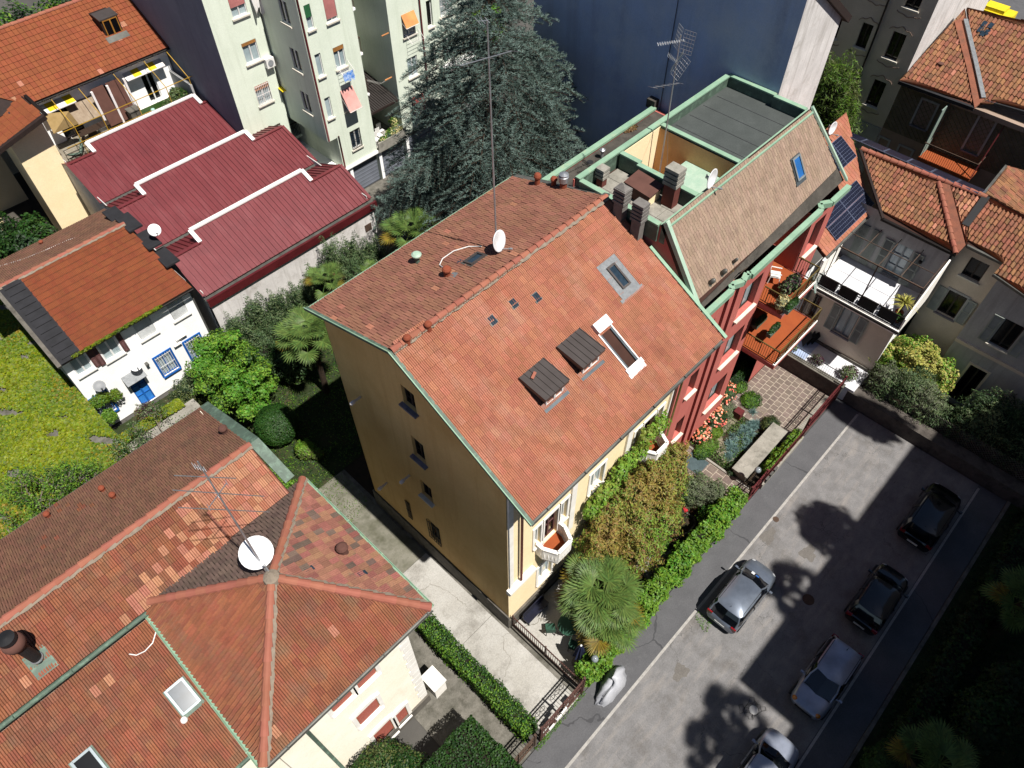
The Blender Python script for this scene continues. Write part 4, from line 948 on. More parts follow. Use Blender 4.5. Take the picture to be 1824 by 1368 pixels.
# small things on the rear flat roof and the terrace
c = W(1072, 280, 12.85); t = T('roof_vent', 'small steel mushroom vent on the dark rear flat roof', 'roof vent', c)
MB().lathe(c, [(.07, 0), (.07, .35)], 10).build('pipe', 'steel', t); MB().lathe(c, [(.14, .35), (.15, .42), (.03, .5)], 12).build('cap', 'steel', t)
solo(MB().lathe(W(1051, 289, 12.8), [(.16, 0), (.17, .015), (.1, .02)], 14), 'puddle_stain', 'tar', 'round black drain mark on the rear flat roof', 'roof drain')
bush('dry_leaves', 'pile of dry brown leaves on the dark rear flat roof', 'leaves', [(W(1122, 228, 12.85)[0], W(1122, 228, 12.85)[1], 12.85, .5, .3, .08)], 350, .05, ['leaf_rust'], core=None)
for i, (px, py) in enumerate(((1095, 292), (1101, 290))):
    c = W(px, py, 15.32); solo(MB().obox(c, nrm((1, .4, 0)), nrm((-.4, 1, 0)), (0, 0, 1), .13, .05, 0, .04), 'slipper', 'plastic_black' if i == 0 else 'cloth_blue', ['dark slipper of a pair left on the paved roof terrace', 'blue slipper of a pair left on the paved roof terrace'][i], 'slipper')
MB_ = MB().tube([(PX0+1.7, 11.05, 15.5), (23.6, 11.2, 15.45)], .03, 6); solo(MB_, 'drain_pipe', 'clay_pot', 'long thin orange pipe along the inner side of the green parapet', 'pipe')
# ---- life on the terraces
def plastic_chair(c, rz, lab):
    t = T('garden_chair', lab, 'chair', c); t.rotation_euler = (0, 0, rz)
    def loc(mb, nm, m='plastic_white'): return mb.build(nm, m, t, local=True)
    loc(MB().box(-.24, .24, -.24, .24, .4, .43), 'seat')
    for k in range(6): loc(MB().obox((-.2+.08*k, .28, .65), (1, 0, 0), nrm((0, .25, 1)), nrm((0, -1, .25)), .03, .27, -.012, .012), 'slat')
    loc(MB().bar((-.24, .34, .92), (.24, .34, .92), .05, .04), 'top_rail')
    for x in (-.22, .22):
        for y in (-.22, .22): loc(MB().bar((x, y, .4), (x*1.15, y*1.2, 0), .035), 'leg')
        loc(MB().bar((x*1.1, -.25, .64), (x*1.1, .27, .66), .05, .03), 'armrest')
    return t
plastic_chair(tuple(W(1377, 500, 8.95)), .5, 'white slatted plastic chair on the upper orange terrace')
def potplant(c, lab, blobs, n, leafsz, mats, potr=.2, poth=.35, potm='clay_pot', group=None, cat='potted plant', aspect=.4):
    t = bush('potted_plant', lab, cat, [(c[0]+b[0], c[1]+b[1], c[2]+poth+b[2], *b[3:]) for b in blobs], n, leafsz, mats, base=(float(c[0]), float(c[1]), float(c[2])), group=group, core=None, aspect=aspect)
    MB().lathe(c, [(potr*.7, 0), (potr, poth), (potr*1.08, poth), (potr*1.08, poth-.04)], 14).build('pot', potm, t)
    return t
potplant(W(1405, 522, 8.9), 'tall reddish-green plant behind the railing of the upper terrace', [(0, 0, .3, .45, .35, .5), (-.4, .1, .2, .3, .3, .4)], 1500, .09, ['leaf_dark', 'leaf_purple', 'leaf_oleander2'])
potplant(W(1388, 556, 8.9), 'cream-flowered bush standing in the corner of the upper terrace', [(0, 0, .25, .38, .35, .38)], 1200, .07, ['flower_cream', 'leaf_grey'])
potplant(W(1341, 578, 5.65), 'grey bowl with a thin dry plant on the lower orange terrace', [(0, 0, .05, .12, .12, .08)], 40, .05, ['leaf_palm_dry'], potr=.26, poth=.22, potm='chimney_grey')
for i, (px, py, z, m_) in enumerate(((1410, 545, 9.6, 'leaf_box'), (1378, 588, 6.4, 'leaf_dark'), (1354, 573, 6.1, 'leaf_olive'))):
    c = W(px, py, z); t = bush('planter_box', ['long green planter hung on the upper terrace railing', 'planter full of dark leaves hung on the lower terrace railing', 'bare twiggy planter along the side railing between the terraces'][i], 'planter', [(c[0], c[1], c[2]+.15, .5, .16, .18)], 500, .06, [m_, 'leaf_box2'], core=None)
    MB().box(c[0]-.5, c[0]+.5, c[1]-.12, c[1]+.12, c[2]-.15, c[2]+.08).build('box', 'copper_dark', t)
# ================================================================ the big tiled house at the lower left
EH = T('hipped_house', 'ivory house with hipped terracotta roof, large dish and brown shutters by the box hedge', 'house', (1.4, 12, 0))
ez = 9.8; ax0, ax1, ay0, ay1 = -1.95, 4.75, 8.5, 15.7; PK = A3(1.52, 12.15, 11.85)
EF = fr('y', 8.95)
eo = [(1.55, 2.33, 7.55, 8.95), (.47, 1.27, 7.6, 8.95), (.95, 1.9, 4.4, 5.76), (2.24, 2.75, .65, 2.25), (1.12, 1.98, .3, 2.5)]
wallmesh(EF, -1.9, 3.83, 0, 9.6, eo, .12).build('front_wall', 'plaster_ivory', EH)
EX = fr('x', 3.83); MB().box(3.81, 3.83, 8.95, 15.6, 0, 9.6).build('side_wall', 'plaster_ivory', EH)
MB().box(-1.6, -1.58, 8.95, 15.2, 0, 9.6).build('side_wall', 'plaster_ivory', EH)
MB().box(-1.95, 3.9, 8.86, 8.948, 0, .75).build('plinth', 'plinth_grey', EH)
mb = MB()
for k in range(17):
    z = .85+k*.5; e = .42 if k % 2 else .34; mb.box(3.83-e, 3.85, 8.93, 8.948, z, z+.485)
mb.build('quoin', 'white_trim', EH)
for i, q in enumerate(eo):
    o = window(EH, EF, *q, depth=.1, frame='frame_wood', glass='glass_dark', sill='white_trim', sillout=.16)
    s = MB(); n = int((q[3]-q[2]-(.5 if i == 4 else 0))/.05); zb = q[2]+(.55 if i == 4 else .02)
    for k in range(n): fbox(s, EF, q[0]+.02, q[1]-.02, -.0, .025, zb+k*.05, zb+k*.05+.044)
    s.build('roller_shutter', 'shutter_red', o)
    # moulded surround with a curved hood
    s = MB(); a0, a1, z0, z1 = q; b = .17
    fbox(s, EF, a0-b, a0-.003, -.07, .0, z0-.2, z1+.1); fbox(s, EF, a1+.003, a1+b, -.07, .0, z0-.2, z1+.1)
    for k in range(9):
        f0, f1 = k/9, (k+1)/9; x0, x1 = a0-b+(a1-a0+2*b)*f0, a0-b+(a1-a0+2*b)*f1; hgt = .12+.2*sin(pi*(f0+f1)/2)
        fbox(s, EF, x0, x1, -.1, .0, z1+.003 if z1+.003 < z1+hgt else z1, z1+hgt)
    s.build('surround', 'white_trim', o)
T2 = MB(); T2.tube([(-.53, 8.75, 9.3), (-.5, 8.84, 8.9), (-.42, 8.84, .2)], .07, 10).build('downpipe', 'copper_dark', EH, smooth=True)
solo(MB().box(4.1, 4.7, 8.7, 9.5, 0, 1.2).box(4.05, 4.75, 8.65, 9.55, 1.2, 1.28), 'meter_box', 'white_trim', 'white rendered box with a slab top at the corner of the ivory house', 'box')
# hip roof, four slopes under their own tiles
cs = [A3(ax0, ay0, ez), A3(ax1, ay0, ez), A3(ax1, ay1, ez), A3(ax0, ay1, ez)]
mb = MB()
for i in range(4): mb.slab([cs[i], cs[(i+1) % 4], PK], .14)
er = mb.build('hip_roof', 'roof_under', EH)
def slope(i, prof, m, tw, tl, single, stagger=0, alt=None, altp=0, seed=0, jit=.006, holes=()):
    a, b = cs[i], cs[(i+1) % 4]; u = nrm(b-a); d = PK-a; v = d-u*(d@u); sv = np.linalg.norm(v); v = v/sv
    tiles(er, a, u, v, [(0, 0), (np.linalg.norm(b-a), 0), (d@u, sv)], tw, tl, prof, m, stagger=stagger, single=single, alt=alt, altp=altp, seed=seed, jitter=jit, holes=holes)
slope(0, 'grooved', 'terracotta_worn', .235, .36, 150, alt='terracotta_fresh', altp=.012, seed=11)
slope(3, 'barrel', 'terracotta_worn', .155, .36, 0, seed=12)
slope(1, 'grooved', 'terracotta_mixed', .225, .36, 150, seed=13, jit=.012, alt='terracotta_mossy', altp=.13)
slope(2, 'double', 'terracotta_mossy', .24, .3, 0, stagger=.5, seed=14, jit=.012)
up = .05
for i in range(4): caps(er, cs[i]+A3(0, 0, up), PK+A3(0, 0, up), .14, 'ridge_clay', .42, mortar='mortar' if i != 3 else None, side=1 if i in (0,) else -1 if i == 2 else (1 if i == 1 else 1))
MB().lathe(PK+A3(0, 0, -.1), [(.3, .0), (.26, .2), (.1, .28)], 10).build('peak_mortar', 'mortar', er)
for i, m in ((0, 'zinc'), (1, 'copper_patina'), (3, 'copper_patina')):
    a, b = cs[i], cs[(i+1) % 4]; n = nrm(np.cross(b-a, (0, 0, 1))); gutter(EH, a+n*.07, b+n*.07, .085, m)
# long wing behind: ridge, two slopes and the lower roof in front of it
LX0, LX1 = -13.0, 4.05; R_ = A3(0, 17.55, 11.02); rr = MB()
rr.slab([(LX0, 15.28, 9.95), (LX1, 15.28, 9.95), (LX1, 17.55, 11.02), (LX0, 17.55, 11.02)], .14); rr.slab([(LX0, 17.55, 11.02), (LX1, 17.55, 11.02), (LX1, 22.25, 8.87), (LX0, 22.25, 8.87)], .14)
lr = rr.build('long_roof', 'roof_under', EH)
v1 = nrm((0, 2.27, 1.07)); s1 = math.hypot(2.27, 1.07); v2 = nrm((0, -4.7, 2.15)); s2 = math.hypot(4.7, 2.15)
tiles(lr, (LX0, 15.28, 9.95), (1, 0, 0), v1, [(0, 0), (14.5, 0), (14.5, s1-.05), (0, s1-.05)], .24, .36, 'grooved', 'terracotta_worn', seed=15, alt='terracotta_fresh', altf=lambda u, v: .55 if u > 10.2 and v < (u-9.6)*.5 else .012, jitter=.008)
tiles(lr, (LX0+14.5, 15.28, 9.95), (1, 0, 0), v1, [(0, .2), (2.5, .2), (2.5, s1-.05), (0, s1-.05)], .24, .36, 'grooved', 'terracotta_fresh', seed=16, alt='terracotta', altp=.4, jitter=.008)
tiles(lr, (LX1, 22.25, 8.87), (-1, 0, 0), v2, [(0, 0), (LX1-LX0, 0), (LX1-LX0, s2-.05), (0, s2-.05)], .165, .3, 'double', 'terracotta_brown', stagger=.5, seed=17, alt='terracotta_worn', altf=lambda u, v: .3 if 4 < u < 8 and v < 2.6 and math.sin(u*3+v*2) > .5 else .004, jitter=.007)
caps(lr, (LX0, 17.55, 11.06), (LX1, 17.55, 11.06), .14, 'ridge_clay', .42, mortar='mortar', side=1)
gutter(EH, (LX0, 15.2, 9.92), (ax0-.02, 15.2, 9.92), .09, 'copper_dark')
gutter(EH, (LX1, 22.33, 8.85), (LX0, 22.33, 8.85), .07, 'zinc')
mb = MB(); mb.bar((LX1+.18, 22.35, 8.88), (LX1+.18, 17.55, 11.08), .42, .07, up=(0, 0, 1)); mb.bar((LX1+.18, 17.55, 11.08), (LX1+.3, 15.8, 10.2), .42, .07, up=(0, 0, 1)); mb.build('verge_flashing', 'copper_dark', EH)
mb = MB(); mb.box(LX0, 3.9, 21.9, 21.95, 0, 8.9); mb.box(3.88, 3.9, 15.6, 21.9, 0, 9.2); mb.box(LX0, ax0+.1, 15.5, 15.52, 7, 9.8); mb.build('rear_wall', 'plaster_ivory', EH)
MB().add([(3.9, 15.6, 9), (3.9, 21.9, 8.8), (3.9, 17.55, 10.9)], [(0, 1, 2)]).build('gable_wall', 'plaster_ivory', EH)
LO = A3(LX0, 10.1, 7.13); v3 = nrm((0, 5.15, 2.42)); s3 = math.hypot(5.15, 2.42)
l2 = MB().slab([(LX0, 10.1, 7.13), (-2.05, 10.1, 7.13), (-2.05, 15.25, 9.55), (LX0, 15.25, 9.55)], .14).build('lower_roof', 'roof_under', EH)
NL = nrm(np.cross((1, 0, 0), v3)); LU = A3(1, 0, 0)
tiles(l2, LO, LU, v3, [(0, 0), (-2.05-LX0, 0), (-2.05-LX0, s3), (0, s3)], .24, .36, 'grooved', 'terracotta_worn', seed=18, alt='terracotta_fresh', altp=.012, jitter=.008)
gutter(EH, (LX0, 10.03, 7.1), (-2.1, 10.03, 7.1), .08, 'copper_dark')
MB().box(LX0, -1.9, 10.5, 10.55, 0, 7).build('lower_wall', 'plaster_ivory', EH)
for px, py, lb in ((326, 1240, 'skylight with cloudy glass and a white cup below it on the lower roof'), (162, 1366, 'skylight with dark blue glass at the foot of the lower roof')):
    roofwin(px, py, LO, LU, v3, NL, .33, .5, lb, glass='glass_sky' if px > 300 else 'glass_dark', frame='flashing_grey', apron='copper_dark', lead=.06, foot=.05)
c = WP(330, 1284, LO, NL); solo(MB().lathe(c, [(.07, .02), (.12, .1), (.1, .16), (.02, .17)], 12), 'white_cup', 'plastic_white', 'white cup-shaped vent cap just below the cloudy skylight', 'vent cap')
pts = [WP(x, y, LO+NL*.1, NL) for x, y in ((276, 1104), (278, 1125), (272, 1145), (258, 1160), (243, 1167), (230, 1165))]
solo(MB().tube(pts, .022, 6), 'curved_cable', 'plastic_white', 'cream cable curving over the lower roof beside the green valley gutter', 'cable', smooth=True)
# the stout black flue with its cowl
N1 = nrm(np.cross((1, 0, 0), v1)); O1 = A3(LX0, 15.28, 9.95)
c = WP(70, 1175, O1, N1); t = T('flue', 'thick black metal flue with a domed cowl at the left edge', 'chimney', c)
MB().obox(c-v1*.1, LU, v1, N1, .34, .42, .05, .09).build('base_flashing', 'copper_dark', t)
MB().tube([c, c+A3(0, 0, 1.35)], .17, 16).build('pipe', 'plastic_black', t, smooth=False); MB().lathe(c, [(.19, .12), (.2, .17), (.19, .2)], 16).build('collar', 'steel', t)
MB().lathe(c+A3(0, 0, 1.3), [(.17, 0), (.3, .06), (.34, .25), (.3, .42), (.17, .46)], 18).build('cowl', 'chimney_brown', t, smooth=True)
MB().lathe(c+A3(0, 0, 1.78), [(.17, -.02), (.26, .03), (.26, .2), (.04, .24)], 18).build('cap', 'plastic_black', t)
# clay vents on the rear slope
N2 = nrm(np.cross((-1, 0, 0), v2)); O2 = A3(LX1, 22.25, 8.87)
for i, (px, py) in enumerate(((89, 922), (186, 876), (205, 888), (402, 773))):
    c = WP(px, py, O2, N2); pot(c, ['clay vent with a white scrap on it near the left eave of the brown slope', 'upper clay vent of the close pair on the brown slope', 'lower clay vent of the close pair on the brown slope', 'brown hooded vent by the green verge of the long roof'][i], .38 if i < 3 else .5, .09 if i < 3 else .13, m='clay_pot' if i < 3 else 'chimney_brown')
c = WP(613, 985, cs[1], nrm(np.cross(cs[2]-cs[1], PK-cs[1]))); pot(c, 'brown clay chimney pot with a dark rim on the mottled hip slope', .55, .16, m='chimney_brown')
n1_ = nrm(np.cross(cs[2]-cs[1], PK-cs[1])); u1_ = nrm(cs[2]-cs[1]); w1_ = np.cross(n1_, u1_)
for i, (px, py) in enumerate(((550, 1016), (645, 1024), (638, 1025))[:2]):
    c = WP(px, py, cs[1], n1_); solo(MB().obox(c, u1_, w1_, n1_, .1, .17, .05, .08), 'glass_tile', 'glass_sky', ['glass roof tile on the mottled slope nearer the big dish', 'glass roof tile on the mottled slope below the chimney pot'][i], 'glass tile')
# big dish and multi-boom aerial
pb = PK+A3(.05, .15, .0); dc = WY(456, 984, PK[1]+.5)
dish(dc, A3(-.08, -.62, .78), .52, 'large white satellite dish on the peak of the hipped roof', mast_to=pb)
ab = A3(*pb)+A3(-.05, .12, .1); yy = ab[1]
# height of the mast: its head appears at the photo point above the roof
tp = WY(352, 822, yy+.0)
e_ = lambda px, py: WY(px, py, yy)
aerial(ab, tp, 'leaning-looking grey mast with several thin horizontal rods above the large dish',
       [(e_(311, 847), e_(420, 852), 2, .02, (0, 0, 1)), (e_(308, 873), e_(470, 884), 2, .02, (0, 0, 1)), (e_(318, 904), e_(480, 912), 2, .02, (0, 0, 1)), (e_(372, 904), e_(404, 860), 3, .12, (.2, 1, 0)), (e_(345, 830), e_(365, 836), 5, .1, (.1, 1, .3))], r=.035)
# ================================================================ white house with blue doors
WH = T('white_house', 'small white house with blue door, brown shutters and orange tiled roof', 'house', (4.8, 37, 0))
wx0, wx1 = 1.12, 8.5; WFy = fr('y', 32.7)
wo = [(1.5, 2.35, 4.3, 5.6), (3.0, 3.95, 4.2, 5.75), (5.02, 5.95, 4.25, 5.6), (7.0, 7.9, 4.25, 5.6), (5.1, 6.0, 1.1, 2.65), (3.25, 4.1, .03, 2.3), (1.15, 2.05, .95, 2.5), (6.9, 7.8, 1.0, 2.5)]
wallmesh(WFy, wx0, wx1, 0, 6.05, wo, .14).build('front_wall', 'plaster_white', WH)
mb = MB(); mb.box(wx0, wx0+.02, 32.7, 41, 0, 6.2); mb.box(wx1-.02, wx1, 32.7, 41, 0, 6.3); mb.box(wx0, wx1, 40.98, 41, 0, 6.2); mb.build('side_wall', 'plaster_grey', WH)
window(WH, WFy, *wo[0], depth=.12, glass='glass_curtain', sill='white_trim', shutter='shutter_brown', shut=(1,), shutw=.27)
window(WH, WFy, *wo[1], depth=.12, glass='glass_curtain', sill='white_trim', shutter='shutter_brown', shut=(-1, 1), shutw=.27)
for q in wo[2:4]:
    o = window(WH, WFy, *q, depth=.12, glass='glass_curtain', sill='white_trim'); s = MB()
    for k in range(24): fbox(s, WFy, q[0]+.03, q[1]-.03, .0, .02, q[2]+.03+k*.054, q[2]+.03+k*.054+.046)
    s.build('roller_shutter', 'blind_white', o)
for q in (wo[4], wo[6], wo[7]): window(WH, WFy, *q, depth=.12, frame='frame_blue', glass='glass_curtain', sill='frame_blue', surround='frame_blue', grille='frame_white')
o = window(WH, WFy, *wo[5], depth=.12, frame='frame_blue', glass='panel_blue', sill=None, bars=2, name='door', label='bright blue panelled door')
MB().slab([(3.1, 32.1, 2.45), (4.25, 32.1, 2.45), (4.25, 32.7, 2.72), (3.1, 32.7, 2.72)], .05).build('door_canopy', 'lead', WH)
MB().tube([(8.42, 32.62, .1), (8.42, 32.62, 5.6), (8.42, 32.3, 5.85)], .045, 8).build('downpipe', 'zinc', WH)
for a in ((6.55, 7.2, 3.1), (6.3, 6.75, 2.75)): MB().box(a[0], a[1], 32.5, 32.7, a[2], a[2]+.05).build('shelf', 'white_trim', WH)
fo = A3(wx0, 32.25, 6.02); fr_ = A3(wx0, 36.95, 8.0); bo = A3(wx0, 41.6, 6.15)
mb = MB(); mb.slab([fo, (8.55, 32.25, 6.02), (8.0, 36.95, 8.0), fr_], .14); mb.slab([fr_, (8.0, 36.95, 8.0), (8.45, 41.6, 6.15), bo], .14); wr = mb.build('roof', 'roof_under', WH)
v = nrm(fr_-fo); s_ = np.linalg.norm(fr_-fo)
tiles(wr, fo+A3(1.1, 0, 0), (1, 0, 0), v, [(0, 0), (6.3, 0), (5.75, s_-.04), (0, s_-.04)], .22, .34, 'grooved', 'terracotta_orange', stagger=.5, single=150, seed=21)
v_ = nrm(fr_-bo); sb_ = np.linalg.norm(fr_-bo)
tiles(wr, (8.45, 41.6, 6.15), (-1, 0, 0), v_, [(0, 0), (8.4, 0), (8.4, sb_-.04), (.4, sb_-.04)], .2, .3, 'double', 'terracotta_brown', stagger=.5, seed=22)
caps(wr, (1.1, 36.95, 8.04), (8.0, 36.95, 8.04), .12, 'ridge_clay', .45, mortar='mortar', side=1)
# tarred verge strip with its own ribs
tr = MB(); tr.obox(fo+A3(.5, 0, 0)+v*s_/2, (1, 0, 0), v, nrm(np.cross((1, 0, 0), v)), .62, s_/2+.1, .02, .08); ts = tr.build('tarred_strip', 'tar', WH)
for k in range(12):
    c = fo+A3(.62, 0, 0)+v*(k+.5)*s_/12; MB().obox(c, (1, 0, 0), v, nrm(np.cross((1, 0, 0), v)), .42, .12, .08, .13).build('slate', 'tar', ts)
MB().obox(fo+A3(0, 0, 0)+v*s_/2+A3(-.08, 0, 0), (1, 0, 0), v, nrm(np.cross((1, 0, 0), v)), .1, s_/2+.2, .02, .2).build('verge_kerb', 'plinth_grey', WH)
gutter(WH, (wx0, 32.17, 6.0), (8.55, 32.17, 6.0), .07, 'dark_iron')
mb = MB()
for x, y, z, a in ((8.15, 38.6, 7.5, .45), (8.25, 37.0, 7.9, .4), (8.4, 35.6, 7.4, .35), (8.5, 34.3, 6.9, .3)): mb.obox((x, y, z), (1, 0, 0), nrm((0, 1, .0)), (0, 0, 1), .4, .8, 0, .1)
mb.build('party_flashing', 'tar', WH)
bush('roof_moss', 'yellow-green creeper growing along the gutter of the white house', 'creeper', [(2.0+k*.55, 32.15, 6.1, .35, .1, .1) for k in range(9)], 1300, .045, ['leaf_ivy', 'leaf_ivy2'], core=None)
b = WP(272, 412, A3(8, 36, 7.6), A3(0, -.4, .92)); dc = W(275, 410, 8.1); dish(dc, A3(-.1, -.7, .7), .33, 'white satellite dish between the orange roof and the red metal roofs', mast_to=(dc[0], dc[1]+.2, 7.55))
p = WP(268, 443, fo, nrm(np.cross((1, 0, 0), v))); pot(p, 'small round clay vent near the right verge of the orange roof', .25, .09)
n_ = nrm(np.cross((-1, 0, 0), v_)); pot(WP(76, 436, bo, n_), 'clay vent with white cap on the dusty rear slope of the white house', .3, .09)
pts = [WP(x, y, bo+n_*.07, n_) for x, y in ((0, 474), (40, 462), (80, 446), (120, 428), (135, 423))]
solo(MB().tube(pts, .02, 5), 'roof_cable', 'plastic_white', 'long pale cable lying on the dusty rear slope at the left', 'cable')
for px, py, lb, m in ((241, 652, 'white satellite dish above the blue door', 'dish_white'), (177, 688, 'grey satellite dish low on the white wall over the creeper', 'dish_grey')):
    c = WY(px, py, 32.2); dish(c, A3(0, -.55, .83), .3, lb, m=m, mast_to=(c[0], 32.68, c[2]-.2))
c = WY(262, 649, 32.55); solo(MB().box(c[0]-.08, c[0]+.08, 32.45, 32.69, c[2]-.06, c[2]+.06), 'wall_lamp', 'zinc', 'small grey lamp on the white wall right of the upper dish', 'lamp')
# ================================================================ sawtooth workshop with red metal roofs
GH = T('workshop', 'low workshop with three red ribbed metal roofs edged in white', 'building', (14.8, 41, 0))
gx0, gx1 = 8.95, 20.75; mb = MB(); mb.box(gx0, gx1-.15, 32.02, 32.06, 0, 4.5); mb.box(gx1-.2, gx1-.15, 32.45, 51, 0, 5.2); mb.box(gx0, gx0+.05, 32.45, 51, 0, 5.2); mb.build('wall', 'plaster_dirtywhite', GH)
wv = WY(656, 405, 32.0); MB().box(wv[0]-.25, wv[0]+.25, 31.98, 32.02, wv[2]-.25, wv[2]+.25).build('vent_grille', 'rust_iron', GH)
MB().box(gx0-.1, gx1+.1, 31.85, 32.0, 4.5, 5.0).build('fascia', 'metal_red_dark', GH)
MB().box(gx0-.1, gx1+.1, 32.0, 32.4, 4.75, 4.82).build('gutter_floor', 'zinc', GH)
rx0, rx1 = 10.75, 18.5
for t_, (g0, rz_) in enumerate(((32.35, 35.0), (37.9, 41.2), (44.1, 47.5))):
    zg, zr = 4.95, 6.1; zz = 6.55; yr2 = rz_+.85
    sl_ = (zr-zg)/(rz_-g0)
    r_ = MB(); r_.slab([(gx0, g0, zg), (gx1, g0, zg), (gx1, rz_, zr), (gx0, rz_, zr)], .08); r_.slab([(rx0, rz_, zr), (rx1, rz_, zr), (rx1, yr2, zr+.85*sl_), (rx0, yr2, zr+.85*sl_)], .08)
    r_.slab([(gx0, rz_, zr), (gx1, rz_, zr), (gx1, rz_+2.6, zg), (gx0, rz_+2.6, zg)], .06)
    ro_ = r_.build('roof', 'metal_red', GH)
    V = nrm((0, rz_-g0, zr-zg)); N_ = nrm(np.cross((1, 0, 0), V)); L = math.hypot(rz_-g0, zr-zg); le = .85*math.sqrt(1+sl_*sl_)
    n = int((gx1-gx0)/.31)
    for k in range(n+1):
        x = gx0+(gx1-gx0)*k/n; ln = L+(le if rx0 < x < rx1 else 0)
        MB().obox(A3(x, g0, zg)+V*ln/2, V, (1, 0, 0), N_, ln/2, .02, .0, .055).build('rib', 'metal_red', ro_)
    bk = MB(); V2 = nrm((0, 2.6, zg-zr)); N2_ = nrm(np.cross((-1, 0, 0), V2)) ; N2_ = N2_ if N2_[2] > 0 else -N2_
    for k in range(n+1):
        x = gx0+(gx1-gx0)*k/n
        if rx0-.2 < x < rx1+.2 and False: continue
        bk.obox(A3(x, rz_, zr)+V2*1.4, V2, (1, 0, 0), N2_, 1.4, .02, .0, .05)
    bk.build('rib', 'metal_red_dark', ro_)  # rear ribs darker red: shade of the back slope put into the colour
    mb = MB(); mb.bar((gx0, rz_, zr+.06), (rx0, rz_, zr+.06), .22, .05); mb.bar((rx1, rz_, zr+.06), (gx1, rz_, zr+.06), .22, .05)
    mb.bar((gx0, g0, zg+.06), (gx0, rz_, zr+.06), .2, .06, up=(0, 0, 1)); mb.bar((gx1, g0, zg+.06), (gx1, rz_, zr+.06), .2, .06, up=(0, 0, 1)); oc = mb.build('ridge_capping', 'metal_red', ro_); oc['kind'] = 'stuff'
    zt = zr+.85*sl_+.07; mb = MB(); mb.bar((rx0, yr2, zt), (rx1, yr2, zt), .26, .1); mb.bar((rx0, rz_-.05, zr+.1), (rx0, yr2, zt), .24, .1, up=(0, 0, 1)); mb.bar((rx1, rz_-.05, zr+.1), (rx1, yr2, zt), .24, .1, up=(0, 0, 1)); mb.build('raised_edge', 'white_metal', GH)
    mb = MB(); mb.box(rx0, rx1, yr2, yr2+.03, zg, zt-.06); mb.add([(rx0, rz_, zr), (rx0, yr2, zt-.07), (rx0, yr2, zg+.3)], [(0, 1, 2)]); mb.add([(rx1, rz_, zr), (rx1, yr2, zt-.07), (rx1, yr2, zg+.3)], [(0, 1, 2)]); mb.build('skylight_wall', 'white_metal', GH)
    if t_ > 0: MB().box(gx0, gx1, g0-.35, g0, zg-.12, zg-.05).build('valley_gutter', 'zinc', GH)
for gl in (35.0, 41.2, 47.5):
    MB().add([(gx0+.02, gl-3, 4.9), (gx0+.02, gl, 6.05), (gx0+.02, gl+2.6, 4.9)], [(0, 1, 2)]).build('gable_wall', 'plaster_dirtywhite', GH)
for px, py in ((358, 399),):
    c = W(px, py, 6.3); solo(MB().obox(c, (1, 0, 0), nrm((0, 1, .3)), nrm((0, -.3, 1)), .25, .18, -.2, .04), 'rust_plate', 'rust_iron', 'small rusty plate on the red metal roof against the white edge', 'plate')
# ================================================================ orange-roofed house with the cluttered terrace
DH = T('orange_house', 'house with wide orange roof, wooden dormer and a cluttered roof terrace', 'house', (14, 53, 0))
dz = 8.75; DY = 50.75; DRY, DRZ = 55.2, 11.4
mb = MB(); mb.slab([(-6, DY, dz), (19.3, DY, dz), (19.3, DRY, DRZ), (-6, DRY, DRZ)], .2); mb.slab([(-6, DRY, DRZ), (19.3, DRY, DRZ), (19.3, 60.2, 8.7), (-6, 60.2, 8.7)], .2); dr = mb.build('roof', 'wood_dark', DH)
v = nrm((0, DRY-DY, DRZ-dz)); sD = math.hypot(DRY-DY, DRZ-dz)
tiles(dr, (9.25, DY, dz), (1, 0, 0), v, [(0, 0), (10.05, 0), (10.05, sD-.04), (-5.2, sD-.04)], .3, .4, 'flat', 'terracotta_orange', lift=.04, single=100, seed=31, alt='terracotta_fresh', altp=.03, jitter=.003)
caps(dr, (2, DRY, DRZ+.04), (19.3, DRY, DRZ+.04), .13, 'ridge_clay', .45)
gutter(DH, (9.3, DY-.08, dz-.02), (19.3, DY-.08, dz-.02), .09, 'dark_iron')
MB().bar((19.36, DY-.1, dz), (19.36, DRY, DRZ), .16, .28, up=(0, 0, 1)).build('verge_board', 'wood_dark', DH)
MB().box(2, 19.0, 59.8, 59.85, 0, 8.6).build('rear_wall', 'plaster_white', DH)
DF = fr('y', 51.3); tz = 5.45
do = [(10.4, 11.8, tz, 7.9), (16.6, 17.5, tz, 7.7), (13.2, 14.3, tz+.3, 7.8)]
wallmesh(DF, 9.2, 18.9, 0, 8.9, do, .2).build('front_wall', 'plaster_white', DH)
window(DH, DF, *do[0], frame='frame_dark', glass='glass_dark', sill=None, name='terrace_door'); window(DH, DF, *do[1], frame='frame_white', glass='glass_dark', sill=None, name='terrace_door'); window(DH, DF, *do[2], frame='frame_white', glass='glass_dark')
MB().add([(18.9, 51.3, 0), (18.9, 59.8, 0), (18.9, 59.8, 8.6), (18.9, DRY, DRZ-.2), (18.9, 51.3, 8.9)], [(0, 1, 2, 3, 4)]).build('end_wall', 'plaster_shade', DH)
